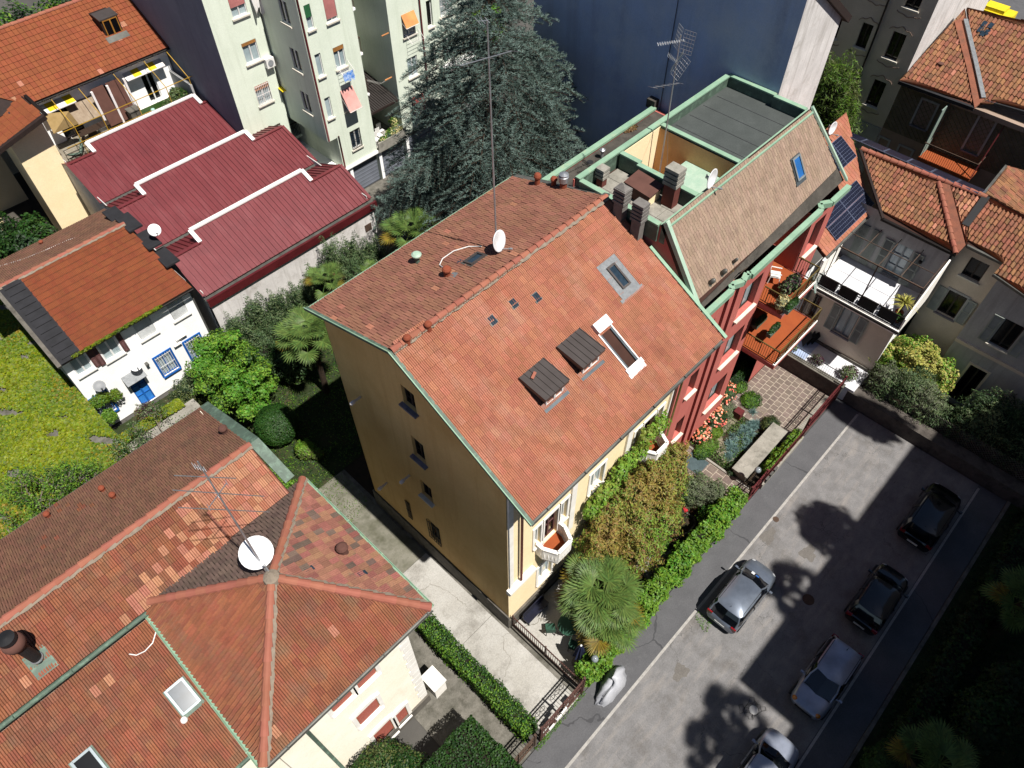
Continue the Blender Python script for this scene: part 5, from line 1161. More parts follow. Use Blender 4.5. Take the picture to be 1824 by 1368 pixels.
# left wing: roof falling to the left, cream wall
wo_ = [A3(5.8, 48.6, 8.1), A3(9.25, 48.2, 9.15), A3(9.4, 56.5, 9.15), A3(5.6, 57, 8.1)]
wing = MB().slab(wo_, .22).build('wing_roof', 'wood_dark', DH)
u = nrm(wo_[0]-wo_[3]); u = A3(0, 1, 0); v = nrm((3.45, 0, 1.05))
tiles(wing, (5.8, 57, 8.1), (0, -1, 0), v, [(0, 0), (8.5, 0), (8.7, 3.55), (0, 3.55)], .3, .4, 'flat', 'terracotta_orange', lift=.03, single=40, seed=32, jitter=.003)
solo(MB().obox(W(19, 203, 8.75), (0, 1, 0), v, nrm(np.cross((0, 1, 0), v))*-1, .1, .22, .04, .1), 'glass_tile', 'glass_sky', 'grey glass tile on the orange wing at the left edge', 'glass tile')
MB().prism([(6.9, 49.1), (9.15, 49.1), (9.15, 51.7), (6.9, 51.7)], 0, 8.35).build('wing_wall', 'plaster_cream', DH)
MB().bar((5.7, 48.45, 8.0), (9.3, 48.05, 9.12), .3, .26, up=(0, 0, 1)).build('wing_fascia', 'wood_dark', DH)
MB().bar((9.36, 48.0, 9.2), (9.42, 51, 9.2), .2, .14).build('wing_gutter', 'dark_iron', DH)
MB().box(-6, 7.0, 56.0, 56.05, 0, 8).build('yard_wall', 'plaster_cream', DH)
solo(MB().box(2.0, 4.3, 50.6, 52, 0, 6.5), 'garden_wall', 'plaster_cream', 'pale cream wall block behind the dark shrub at the left edge', 'wall')
struct(MB().box(5, 9.0, 42, 56, -.03, .02), 'yard', 'bitumen_old')
MB().box(9.2, 18.95, 48.4, 51.3, 5.1, tz-.03).build('terrace_base', 'plaster_dirtywhite', DH)
for i in range(19):
    for j in range(6):
        if i*.5+9.3 < 15.0: MB().box(9.25+i*.5, 9.73+i*.5, 48.5+j*.53, 49.01+j*.53, tz-.03, tz).build('terrace_tile', 'deck_tile', DH)
solo(MB().box(15.05, 18.6, 48.5, 51.0, tz-.02, tz+.03), 'artificial_turf', 'leaf_box', 'green turf mat on the roof terrace under the striped awning', 'turf mat')
MB().box(18.6, 18.75, 48.5, 51.7, tz, tz+1.6).build('terrace_screen', 'plaster_grey', DH)
# dormer with wooden doors
n_ = nrm(np.cross((1, 0, 0), nrm((0, DRY-DY, DRZ-dz)))); dO = A3(0, DY, dz)
c = WP(198, 52, dO, n_); t = T('roof_dormer', 'dormer with wooden glazed doors and a dark lid on the orange roof', 'dormer', c)
MB().box(c[0]-.6, c[0]+.6, c[1]-.35, c[1]+1.2, c[2]-.6, c[2]+.85).build('cheeks', 'wood_dark', t)
F = fr('y', c[1]-.38); window(t, F, c[0]-.5, c[0]+.5, c[2]-.45, c[2]+.83, depth=0, frame='frame_wood', glass='glass_dark', sill=None)
MB().slab([(c[0]-.66, c[1]-.45, c[2]+.93), (c[0]+.66, c[1]-.45, c[2]+.93), (c[0]+.66, c[1]+.6, c[2]+1.03), (c[0]-.66, c[1]+.6, c[2]+1.03)], .08).build('lid', 'anthracite_metal', t)
MB().obox(c+A3(0, -.62, -.37), (1, 0, 0), nrm((0, DRY-DY, DRZ-dz)), n_, .75, .22, .05, .1).build('apron', 'zinc', t)
# yellow scaffold frame over the terrace
def at(px, py, z): return W(px, py, z)
mb = MB(); fy, by = 48.55, 51.0
for x in (10.6, 12.4, 14.8, 17.0, 18.7): mb.bar((x, by-.3, 8.6), (x, fy, 7.55), .04); mb.bar((x, fy, tz), (x, fy, 7.55), .04)
mb.bar((9.6, fy, 7.55), (19.0, fy, 7.55), .035); mb.bar((9.6, fy, 6.5), (15.5, fy, 6.5), .03)
solo(mb, 'awning_frame', 'yellow_steel', 'yellow steel pipe frame spanning the cluttered roof terrace', 'frame')
mb = MB()
for z in (tz+.45, tz+.75, tz+1.05): mb.bar((9.3, 48.45, z), (18.6, 48.45, z), .025)
for k in range(12): mb.bar((9.3+k*.84, 48.45, tz), (9.3+k*.84, 48.45, tz+1.05), .03)
solo(mb, 'railing', 'dark_iron', 'thin dark rail along the front of the cluttered roof terrace', 'railing')
def sheet(pts, nm, m, lb, cat, th=.03, grp=None): return solo(MB().slab(pts, th), nm, m, lb, cat, grp)
# striped awning cloths in alternating parts
def striped(x0, x1, y0, y1, z0, z1, n, lab):
    t = T('striped_awning', lab, 'awning', ((x0+x1)/2, y1, z1))
    for k in range(n):
        a, b = x0+(x1-x0)*k/n, x0+(x1-x0)*(k+1)/n
        MB().slab([(a, y0, z0), (b, y0, z0), (b, y1, z1), (a, y1, z1)], .02).build('stripe', 'cloth_yellow' if k % 2 else 'cloth_white', t)
    MB().bar((x0, y0, z0), (x1, y0, z0), .05, .06).build('front_bar', 'white_metal', t)
striped(15.5, 18.3, 50.75, 51.65, 7.75, 8.25, 5, 'yellow and white striped awning over the glazed terrace door')
striped(9.6, 11.9, 50.6, 51.4, 7.9, 8.2, 4, 'yellow and white striped awning at the shaded left end of the terrace')
sheet([at(104, 175, 8.0), at(158, 151, 8.0), at(185, 203, 6.6), at(140, 222, 6.6)], 'reed_screen', 'reed', 'worn reed screen stretched over the terrace frame, right-hand larger piece', 'reed screen')
sheet([at(78, 203, 8.0), at(122, 198, 8.0), at(140, 220, 7.0), at(96, 238, 7.0)], 'reed_screen', 'reed_warm', 'sandy reed screen over the terrace beside the cream wall', 'reed screen')
for x0, x1, lb in ((13.1, 13.95, 'brown canvas hanging between white posts on the terrace, nearer the reed screen'), (14.1, 15.1, 'broad brown canvas panel hanging beside the air conditioner')):
    sheet([(x0, 50.2, tz+.25), (x1, 50.2, tz+.25), (x1, 50.9, 8.1), (x0, 50.9, 8.1)], 'canvas_panel', 'chimney_brown', lb, 'canvas')
for x in (14.02, 15.2, 12.95): solo(MB().box(x-.07, x+.07, 50.3, 50.45, tz, 8.2), 'post', 'white_metal', {14.02: 'white square post between the two brown canvas panels', 15.2: 'white square post left of the air conditioner', 12.95: 'white square post at the reed screen end of the terrace'}[x], 'post')
t = T('air_conditioner', 'air conditioner hung on the white wall of the cluttered terrace', 'air conditioner', (15.9, 51.4, 7.1))
MB().box(15.5, 16.25, 51.4, 51.74, 7.05, 7.6).build('casing', 'plastic_white', t); MB().lathe((15.85, 51.39, 7.33), [(.2, 0), (.2, .02)], 16, (0, -1, 0)).build('fan_grille', 'dish_grey', t)
solo(MB().lathe((16.3, 51.5, 8.0), [(.05, -.2), (.2, -.1), (.22, 0), (.15, .16), (.02, .22)], 14), 'white_globe', 'dish_white', 'white globe lamp under the eave of the orange roof', 'lamp', smooth=True)
t = T('garden_bench', 'long dark slatted table on the paved terrace', 'table', (11.9, 50.0, tz))
for k in range(5): MB().box(10.9, 13.0, 49.7+k*.15, 49.82+k*.15, tz+.7, tz+.74).build('slat', 'wood_table', t)
for x in (11.1, 12.8): MB().box(x, x+.08, 49.75, 50.4, tz, tz+.7).build('leg', 'wood_table', t)
solo(MB().box(14.4, 15.1, 49.5, 50.1, tz, tz+.95).box(14.35, 15.15, 49.45, 50.15, tz+.95, tz+1.02), 'storage_box', 'plinth_grey', 'grey covered barbecue box standing at the edge of the turf', 'box')
solo(MB().lathe((16.1, 50.1, tz+.03), [(.02, 0), (.12, .05), (.16, .14), (.12, .24), (.02, .28)], 12), 'green_ball', 'shutter_palegreen', 'small turquoise ball lying on the green turf', 'ball', smooth=True)
bush('terrace_plants', 'leafy potted greenery along the screen at the right end of the terrace', 'plants', [(17.9, 49.5, tz+.6, .7, .6, .6), (17.0, 49.2, tz+.45, .6, .4, .45), (18.1, 50.2, tz+.5, .4, .6, .4)], 2200, .08, ['leaf_box2', 'leaf_olive', 'leaf_oleander2'])
c = (9.9, 49.2); solo(MB().tube([(9.4, 48.9, tz+.5), (9.8, 49.1, tz+.2), (10.3, 49.0, tz+.15), (10.7, 49.4, tz+.5), (10.9, 49.8, tz+.9)], [.02, .1, .12, .1, .02], 6), 'hammock', 'copper_dark', 'dark green hammock slung at the left end of the terrace', 'hammock', smooth=True)
for i, x in enumerate((11.6, 12.3)): solo(MB().box(x, x+.5, 50.1, 50.6, tz, tz+.45), 'terrace_chest', ['wood_table', 'plastic_white'][i], ['brown wooden chest under the reed screen', 'white plastic chest under the reed screen'][i], 'chest')
# ================================================================ creeper-covered shed roof and its wall at the left
t = T('shed', 'flat-roofed shed almost wholly covered by yellow-green creeper', 'shed', (-3, 29, 0))
MB().box(-10, 1.05, 25.6, 43.5, 0, 3.0).build('roof_slab', 'concrete_old', t)
def ivy(name, lab, x0, x1, y0, y1, z, n, holes=.35, keep=None, sz=.09, mats=('leaf_ivy', 'leaf_ivy2', 'leaf_ivy3'), wts=(.55, .33, .12)):
    X = rng.uniform(x0, x1, n); Y = rng.uniform(y0, y1, n)
    f = np.sin(X*1.7+1.3*np.sin(Y*.9))*np.cos(Y*1.4+X*.6)+.5*np.sin(X*4.1+Y*3.3)
    k = f > -.85+holes*.4*rng.normal(size=n)
    if keep is not None: k &= keep(X, Y)
    X, Y, f = X[k], Y[k], f[k]; Z = z+.06+.13*rng.random(len(X))+.1*np.maximum(0, np.sin(X*3.1)*np.cos(Y*2.7))
    P_ = np.stack([X, Y, Z], 1); off = np.array([(x0+x1)/2, (y0+y1)/2, z]); th = T(name, lab, 'creeper', tuple(off))
    V = leafquads(P_, np.tile([0, -.35, 1.0], (len(P_), 1)), sz, .8, .55)-off
    g = np.sin(X*.9)+np.sin(Y*1.1+2)+rng.normal(size=len(X))*.8; q = np.quantile(g, np.cumsum(wts)[:-1]); quads_mesh('foliage', V, list(mats), th, mi=np.digitize(g, q)); return th
ivy('roof_creeper', 'carpet of yellow-green creeper over the flat shed roof', -9.5, 1.1, 25.5, 43.5, 3.0, 100000, sz=.075, wts=(.58, .36, .06))
ivy('wall_creeper', 'yellow creeper fringe on the top of the pale stone wall by the blue door', 1.0, 4.6, 28.9, 29.6, 2.2, 3500, sz=.06)
solo(MB().box(.9, 5.2, 27.2, 29.2, 0, 2.1), 'rubble_wall', 'concrete_light', 'pale rough wall top between the creeper roof and the long brown roof', 'wall')
solo(MB().box(-9, 1.0, 24.6, 25.55, 0, 2.6), 'rubble_wall', 'concrete_light', 'pale crumbling wall beside the brown roof under bare branches', 'wall')
# ================================================================ pale green apartment block with projecting bays
AH = T('apartment_block', 'tall pale green apartment block with stepped bays, coloured awnings and drying laundry', 'apartment block', (26, 45, 0))
AT = 21.0; fl_ = [5.05, 8.05, 11.0, 13.95, 16.9]
def bay(y, x0, x1, opens, z0=2.6, m='plaster_green', par=AH):
    F = fr('y', y); wallmesh(F, x0, x1, z0, AT, opens, .16).build('bay_front', m, par); return F
# left bay, set back
lw = [(20.55, 21.6, z-1.35, z) for z in (8.2, 11.05, 13.95, 16.9)]+[(20.6, 21.6, 3.6, 5.1)]
F1 = bay(43.2, 19.0, 22.35, lw, 0)
window(AH, F1, *lw[0], depth=.14, glass='glass_curtain', sill='sill_stone', blind='blind_orange', blindh=.25, grille='white_metal')
window(AH, F1, *lw[1], depth=.14, glass='glass_curtain', sill='sill_stone', blind='blind_ochre', blindh=.16)
window(AH, F1, *lw[2], depth=.14, glass='glass_curtain', sill='sill_stone', blind='blind_pink', blindh=.55)
window(AH, F1, *lw[3], depth=.14, glass='glass_curtain', sill='sill_stone')
window(AH, F1, *lw[4], depth=.14, glass='glass_dark', sill='sill_stone', grille='rust_iron')
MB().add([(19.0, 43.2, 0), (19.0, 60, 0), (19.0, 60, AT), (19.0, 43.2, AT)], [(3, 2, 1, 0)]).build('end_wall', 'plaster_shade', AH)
MB().add([(18.98, 43.2, 0), (18.98, 43.25, 0), (18.98, 43.25, AT), (18.98, 43.2, AT)], [(3, 2, 1, 0)])
# recess wall with balconies
MB().add([(22.35, 43.2, 0), (22.35, 46, 0), (22.35, 46, AT), (22.35, 43.2, AT)], [(0, 1, 2, 3)]).build('recess_wall', 'plaster_green', AH)
MB().box(22.35, 25.0, 45.98, 46.0, 0, AT).build('recess_wall', 'plaster_green', AH)
for z in (3.3, 6.3, 9.25, 12.2, 15.1):
    MB().box(22.35, 24.2, 43.6, 46, z-.18, z).build('balcony_slab', 'plaster_green', AH)
    mb = MB(); mb.bar((22.36, 43.65, z+1.0), (24.2, 43.65, z+1.0), .05)
    for k in range(16): mb.bar((22.4+k*.12, 43.65, z), (22.4+k*.12, 43.65, z+1.0), .02)
    mb.build('balcony_railing', 'dark_iron', AH)
# middle bay
narrow = [(22.93, 23.37, z-1.45, z) for z in (8.1, 11.0, 13.95, 16.9)]
wide = [(24.3, 25.12, z-1.4, z) for z in (5.03, 7.98, 10.9, 13.85, 16.8)]
F2 = fr('y', 38.9)
wallmesh(F2, 22.5, 26.3, 5.2, AT, [q for q in narrow+wide if q[2] > 5.2], .16).build('bay_front', 'plaster_green', AH)
wallmesh(F2, 23.3, 26.3, 2.6, 5.2, [(24.3, 25.12, 3.6, 5.03)], .16).build('bay_front', 'plaster_green', AH)
MB().box(22.5, 26.3, 38.92, 46, 2.5, 2.6).build('bay_soffit', 'plaster_white', AH)
for i, q in enumerate(narrow): window(AH, F2, *q, depth=.14, glass='glass_curtain', sill='sill_stone', leaf=1, blind='blind_green' if i == 2 else None, blindh=.5)
for i, q in enumerate(wide): window(AH, F2, *q, depth=.14, glass='glass_curtain' if i else 'glass_sky', sill='sill_stone', blind=[None, None, 'blind_ochre', 'blind_pink', None][i], blindh=[0, 0, .2, .85, 0][i], grille='dark_iron' if i == 0 else None)
def awn(par, F, a0, a1, z, h, out, m, lab=None):
    mb = MB(); P0 = [F(a0, -.02, z), F(a1, -.02, z), F(a1, -out, z-h), F(a0, -out, z-h)]; mb.slab(P0, .015); o = mb.build('awning', m, par)
    if lab: o['label'] = lab
    mb = MB(); mb.bar(F(a0, -.02, z-.5), F(a0, -out, z-h), .02); mb.bar(F(a1, -.02, z-.5), F(a1, -out, z-h), .02); mb.bar(F(a0, -out, z-h), F(a1, -out, z-h), .03); mb.build('awning_arm', 'white_metal', o)
awn(AH, F2, 24.22, 25.2, 8.1, 1.25, .75, 'awning_pink', 'faded pink drop awning')
SX = fr('x', 22.5)
so_ = [(40.0, 40.9, z-1.4, z) for z in (8.1, 11.0, 13.95, 16.9)]+[(40, 40.9, 3.4, 4.8)]
wallmesh(SX, 38.9, 46, 5.2, AT, so_[:4], .14).build('side_wall', 'plaster_green', AH)
for q in so_[:4]: window(AH, SX, *q, depth=.12, glass='glass_dark', sill='sill_stone')
MB().box(23.28, 23.3, 38.9, 46, 0, 5.2).build('side_wall', 'plaster_green', AH)
MB().box(22.5, 23.3, 38.9, 46, 5.1, 5.2).build('bay_soffit', 'plaster_green', AH)
MB().tube([(22.58, 38.82, 5.2), (22.58, 38.82, AT)], .055, 8).build('downpipe', 'pipe_red', AH, smooth=True)
MB().tube([(23.38, 38.84, 2.7), (23.38, 38.84, 5.2)], .05, 8).build('downpipe', 'pipe_red', AH, smooth=True)
MB().box(23.2, 26.35, 38.78, 38.9, 2.45, 2.6).build('ledge', 'plaster_white', AH)
# recess between middle and right bays
MB().add([(28.85, 38.9, 0), (28.85, 45, 0), (28.85, 45, AT), (28.85, 38.9, AT)], [(3, 2, 1, 0)]).build('recess_wall', 'plaster_green', AH)
MB().add([(26.3, 38.9, 0), (26.3, 45, 0), (26.3, 45, AT), (26.3, 38.9, AT)], [(0, 1, 2, 3)]).build('recess_wall', 'plaster_green', AH)
F3 = fr('y', 43.5); rc = [(26.7, 27.7, 2.7, 4.9), (26.7, 27.7, 6.0, 8.0), (26.7, 27.7, 9.0, 11.0), (26.7, 27.7, 12, 14)]
wallmesh(F3, 26.3, 28.85, 0, AT, rc, .15).build('recess_wall', 'plaster_green', AH)
for q in rc: window(AH, F3, *q, frame='frame_wood', glass='glass_dark', sill=None, name='balcony_door')
for z in (5.95, 8.9, 11.85, 14.8):
    MB().box(26.3, 27.5, 40.4, 43.5, z-.16, z).build('balcony_slab', 'plaster_white', AH)
    mb = MB(); mb.bar((26.3, 40.45, z+1.0), (27.5, 40.45, z+1.0), .05); mb.bar((27.45, 40.45, z+1.0), (27.45, 43.5, z+1.0), .05)
    for k in range(10): mb.bar((26.35+k*.125, 40.45, z), (26.35+k*.125, 40.45, z+1.0), .02)
    for k in range(24): mb.bar((27.45, 40.5+k*.125, z), (27.45, 40.5+k*.125, z+1.0), .02)
    mb.build('balcony_railing', 'rust_iron', AH)
MB().slab([(26.35, 42.6, 12.8), (27.4, 42.6, 12.8), (27.4, 41.0, 11.0), (26.35, 41.0, 11.0)], .03).build('awning', 'blind_brown', AH)
# roofed terrace with plants
MB().box(26.3, 29.0, 38.7, 43.5, 2.45, 2.62).build('terrace_slab', 'concrete_light', AH)
MB().box(26.35, 28.85, 38.7, 38.8, 2.62, 3.2).build('terrace_parapet', 'concrete_light', AH)
pg = MB().slab([(26.3, 39.0, 5.5), (28.85, 39.0, 5.5), (28.85, 43.0, 6.3), (26.3, 43.0, 6.3)], .06).build('terrace_roof', 'dark_slat', AH)
for k in range(14): MB().bar((26.38+k*.187, 39.0, 5.55), (26.38+k*.187, 43.0, 6.35), .05, .05).build('slat', 'dark_slat', pg)
MB().bar((26.3, 39.0, 5.42), (28.85, 39.0, 5.42), .12, .16).build('terrace_beam', 'wood_dark', AH)
bush('balcony_greenery', 'green and yellow plants along the edge of the slatted terrace', 'plants', [(28.1, 39.1, 3.2, .75, .35, .35), (28.6, 39.6, 3.5, .3, .4, .4), (27.0, 38.95, 3.15, .4, .2, .2)], 1800, .07, ['leaf_lime', 'leaf_box2', 'flower_cream'])
for i, (x, y) in enumerate(((26.75, 39.4), (27.25, 39.7), (27.7, 40.1))):
    t = T('terrace_chair', ['white chair with a thrown cloth at the left of the roofed terrace', 'white chair in the middle of the roofed terrace', 'white chair farthest back on the roofed terrace'][i], 'chair', (x, y, 2.62), 'white chairs on the roofed terrace')
    MB().box(x-.2, x+.2, y-.2, y+.2, 3.02, 3.08).build('seat', 'plastic_white', t); MB().box(x-.2, x+.2, y+.17, y+.22, 3.08, 3.55).build('backrest', 'plastic_white', t)
    for a in (-.17, .17):
        for b in (-.17, .17): MB().box(x+a-.02, x+a+.02, y+b-.02, y+b+.02, 2.62, 3.02).build('leg', 'plastic_white', t)
# right bay
rw = [(29.93, 30.95, 3.7, 5.05), (29.95, 30.85, 6.6, 8.0), (29.92, 31.0, 9.5, 10.95), (29.95, 30.9, 12.4, 13.9)]
F4 = bay(38.9, 28.85, 32.1, rw)
window(AH, F4, *rw[0], depth=.14, glass='glass_dark', sill=None); window(AH, F4, *rw[1], depth=.14, glass='glass_curtain', sill='sill_stone', frame='frame_white')
window(AH, F4, *rw[2], depth=.14, glass='glass_curtain', sill='sill_stone'); window(AH, F4, *rw[3], depth=.14, glass='glass_curtain', sill='sill_stone', blind='blind_pink', blindh=.3)
awn(AH, F4, 29.9, 31.0, 5.1, 1.0, .5, 'awning_red', 'brick red drop awning'); awn(AH, F4, 29.9, 31.0, 11.0, .75, .45, 'awning_orange', 'orange drop awning')
MB().tube([(31.5, 38.8, 2.6), (31.5, 38.8, AT)], .05, 8).build('downpipe', 'pipe_red', AH, smooth=True)
F5 = fr('y', 39.5); w5 = [(32.4, 33.1, 9.0, 10.8), (33.8, 34.9, 9.3, 10.8), (33.8, 34.9, 5.9, 7.9), (32.4, 33.1, 6.1, 7.9)]
wallmesh(F5, 32.1, 36.6, 0, AT, w5, .15).build('bay_front', 'plaster_green', AH)
window(AH, F5, *w5[0], glass='glass_dark', sill='sill_stone', leaf=1); window(AH, F5, *w5[1], glass='glass_curtain', sill='sill_stone', grille='white_metal'); window(AH, F5, *w5[2], glass='glass_dark', sill=None); window(AH, F5, *w5[3], glass='glass_dark', sill='sill_stone', leaf=1)
for z in (5.9,):
    MB().box(33.4, 36.4, 38.6, 39.5, z-.15, z).build('balcony_slab', 'plaster_white', AH); mb = MB(); mb.bar((33.4, 38.65, z+1), (36.4, 38.65, z+1), .05)
    for k in range(25): mb.bar((33.4+k*.125, 38.65, z), (33.4+k*.125, 38.65, z+1.0), .025)
    mb.build('balcony_railing', 'rust_iron', AH)
MB().tube([(36.5, 39.4, 0), (36.5, 39.4, AT)], .06, 8).build('downpipe', 'pipe_red', AH, smooth=True)
MB().box(36.58, 36.6, 39.5, 50, 0, AT).build('end_wall', 'plaster_green', AH)
MB().box(18.9, 36.7, 50, 58, 20.9, 21.1).box(22.4, 32.2, 38.8, 50, 20.9, 21.1).build('roof', 'bitumen', AH)
# ground floor with garages
MB().box(23.35, 36.6, 39.3, 39.32, 0, 2.45).build('ground_floor_wall', 'plaster_grey', AH)
for i, x in enumerate((24.05, 26.7, 29.3)):
    d = MB().box(x, x+2.35, 39.16, 39.28, .02, 2.1).build('garage_door', 'garage_grey', AH)
    s = MB()
    for k in range(7): s.box(x+.05, x+2.3, 39.13, 39.16, .12+k*.29, .14+k*.29)
    s.build('door_rib', 'garage_grey', d)
    MB().box(x-.28, x-.03, 38.95, 39.28, 0, 2.45).build('pier', 'plaster_white', AH)
MB().box(22.4, 23.28, 39.2, 46, 0, .9).build('plinth', 'plinth_grey', AH)
struct(MB().prism([(21.5, 36.7), (36, 36.7), (36, 39), (23.9, 39), (21.5, 38)], 0, .05), 'garage_apron', 'concrete_old')
# things hung outside the windows
t = T('air_conditioner', 'air conditioner on the green wall beside the barred window of the left bay', 'air conditioner', (22.0, 43, 9.1)); MB().box(21.7, 22.3, 42.85, 43.18, 9.1, 9.7).build('casing', 'plastic_white', t); MB().lathe((22.0, 42.84, 9.4), [(.2, 0), (.2, .02)], 14, (0, -1, 0)).build('fan_grille', 'dish_grey', t)
def cloth(x0, x1, y, z1, drop, m, lab, wob=.08, par=None, nm='hanging_cloth'):
    mb = MB(); n = 12; k = 8
    for j in range(k+1):
        for i in range(n+1):
            f = i/n; mb.v.append((x0+(x1-x0)*f, y+wob*sin(i*1.7+j*.6)*(j/k), z1-drop*(j/k)*(1+.18*sin(i*1.3))))
    for j in range(k):
        for i in range(n): a = j*(n+1)+i; mb.f.append((a, a+1, a+n+2, a+n+1))
    b = len(mb.v)
    for v_ in mb.v[:b]: mb.v.append((v_[0], v_[1]+.02, v_[2]))
    mb.f += [tuple(b+q for q in f[::-1]) for f in mb.f]
    return solo(mb, nm, m, lab, 'laundry', smooth=True)
cloth(21.9, 22.9, 42.9, 14.5, 1.9, 'cloth_white', 'white sheets hanging from the upper balcony of the recess', .16)
cloth(22.5, 23.1, 42.9, 7.3, 1.3, 'fabric_navy', 'dark clothes hanging below a yellow mat in the recess', .1)
solo(MB().slab([(22.2, 42.7, 7.35), (23.0, 42.7, 7.35), (23.0, 43.4, 7.5), (22.2, 43.4, 7.5)], .04), 'yellow_mat', 'cloth_yellow', 'bright yellow mat over the balcony rail in the recess', 'mat')
cloth(24.35, 25.15, 38.35, 9.4, .55, 'cloth_blue', 'blue and white washing hanging below the ochre-blind window', .12)
def rack(x0, x1, y, z, lab):
    mb = MB()
    for k in range(4): mb.bar((x0, y-.12-.13*k, z), (x1, y-.12-.13*k, z), .012)
    for x in (x0, x1): mb.bar((x, y, z+.5), (x, y-.62, z), .02)
    solo(mb, 'drying_rack', 'white_metal', lab, 'drying rack')
rack(24.3, 25.2, 38.88, 9.35, 'folding drying rack under the ochre blind holding blue washing'); rack(30.1, 31.2, 38.88, 9.2, 'empty white drying rack under the orange awning')
mb = MB()
for k in range(4): mb.tube([(27.4+k*.05, 40.5, 6.9), (28.1+k*.08, 39.9, 6.55), (28.8, 39.6+k*.1, 6.75)], .008, 4)
solo(mb, 'washing_line', 'zinc', 'sagging washing lines across the recess above the slatted roof', 'washing line')
for i, (x, y, z) in enumerate(((28.5, 38.95, 10.2), (28.5, 39.3, 7.0))): solo(MB().box(x-.3, x+.3, y, y+.06, z, z+.06), 'bracket', 'awning_orange', ['yellow bracket on the shaded recess wall, higher one', 'yellow bracket at the end of the washing lines'][i], 'bracket')
# ================================================================ the tall blue-grey building
BH = T('tall_building', 'tall building with a blank blue-grey side wall and a sunlit rough white end wall', 'building', (33, 20, 0))
MB().add([(30.2, 12.55, 0), (30.2, 18.5, 0), (30.2, 18.5, 27), (30.2, 12.55, 21)], [(3, 2, 1, 0)]).build('side_wall', 'plaster_slate', BH)
MB().add([(30.14, 18.5, 0), (30.14, 27.4, 0), (30.14, 27.4, 27), (30.14, 18.5, 27)], [(3, 2, 1, 0)]).build('side_wall', 'plaster_slate', BH)
MB().box(30.14, 34.5, 27.38, 27.4, 0, 26).build('far_wall', 'plaster_brown', BH)
# end wall whose roof line falls away from the camera
MB().add([(30.2, 12.55, 0), (34.55, 12.55, 0), (34.55, 12.55, 18.15), (31.9, 12.55, 19.7), (30.2, 12.55, 20.9)], [(0, 1, 2, 3, 4)]).build('end_wall', 'plaster_dirtywhite', BH)
MB().add([(34.55, 12.55, 0), (34.55, 27, 0), (34.55, 27, 18.15), (34.55, 12.55, 18.15)], [(0, 1, 2, 3)]).build('back_wall', 'plaster_brown', BH)
mb = MB().slab([(35.3, 12.35, 17.75), (35.3, 27.2, 17.75), (30.2, 27.2, 21.1), (30.2, 12.35, 21.1)], .3); mb.build('roof', 'wood_dark', BH)
MB().box(34.6, 34.9, 13.2, 14.0, 13.2, 14.3).build('meter_cabinet', 'white_trim', BH)
MB().box(29.75, 30.14, 18.6, 19.1, 12.85, 13.3).build('step', 'bitumen_old', BH)
# ================================================================ grey house with terrace, solar panels and old tiles
HH = T('grey_house', 'grey house with louvred shutters, railed terrace, solar panels and old tiled roofs', 'house', (36, 5, 0))
HX = fr('x', 33.2)
ho = [(7.8, 8.15, 2.5, 4.3), (5.55, 6.5, 2.5, 4.4), (5.45, 6.3, .95, 1.25)]
wallmesh(HX, 3.6, 8.6, 0, 5.3, ho, .15).build('front_wall', 'plaster_warmgrey', HH)
wallmesh(fr('y', 3.6), 33.2, 35.6, 0, 5.3, [], .1).build('side_wall', 'plaster_white', HH)
window(HH, HX, *ho[0], glass='glass_dark', frame='frame_dark', sill='sill_grey', grille='dark_iron', leaf=1)
window(HH, HX, *ho[1], glass='glass_curtain', frame='frame_grey', sill='sill_grey', shutter='shutter_grey', shutw=.5, depth=.13)
window(HH, HX, *ho[2], glass='glass_dark', frame='frame_dark', sill=None, grille='dark_iron', leaf=1)
MB().box(33.1, 33.198, 3.6, 8.6, 0, 1.3).build('plinth', 'plinth_grey', HH)
H8 = fr('y', 8.62); hw_ = [(31.75, 32.35, 2.5, 4.1), (32.1, 32.8, 5.2, 6.4)]
wallmesh(H8, 31.05, 33.2, 0, 6.9, hw_, .15).build('narrow_wall', 'plaster_white', HH)
window(HH, H8, *hw_[0], frame='frame_white', glass='glass_sky', sill='sill_stone'); window(HH, H8, *hw_[1], frame='frame_white', glass='glass_sky', sill='sill_stone')
o = MB(); s_ = MB()
s_.slab([(32.0, 8.45, 6.35), (33.2, 8.45, 6.35), (33.2, 7.95, 5.35), (32.0, 7.95, 5.35)], .02); ob = s_.build('propped_shutter', 'shutter_palegreen', HH)
s_ = MB()
for k in range(16): s_.bar((32.05+k*.072, 8.43, 6.36), (32.05+k*.072, 7.93, 5.37), .02, .03)
s_.build('slat', 'white_metal', ob)
MB().tube([(33.1, 8.5, 1.1), (33.1, 8.5, 5.3), (32.2, 8.4, 5.6)], .05, 8).build('downpipe', 'zinc', HH)
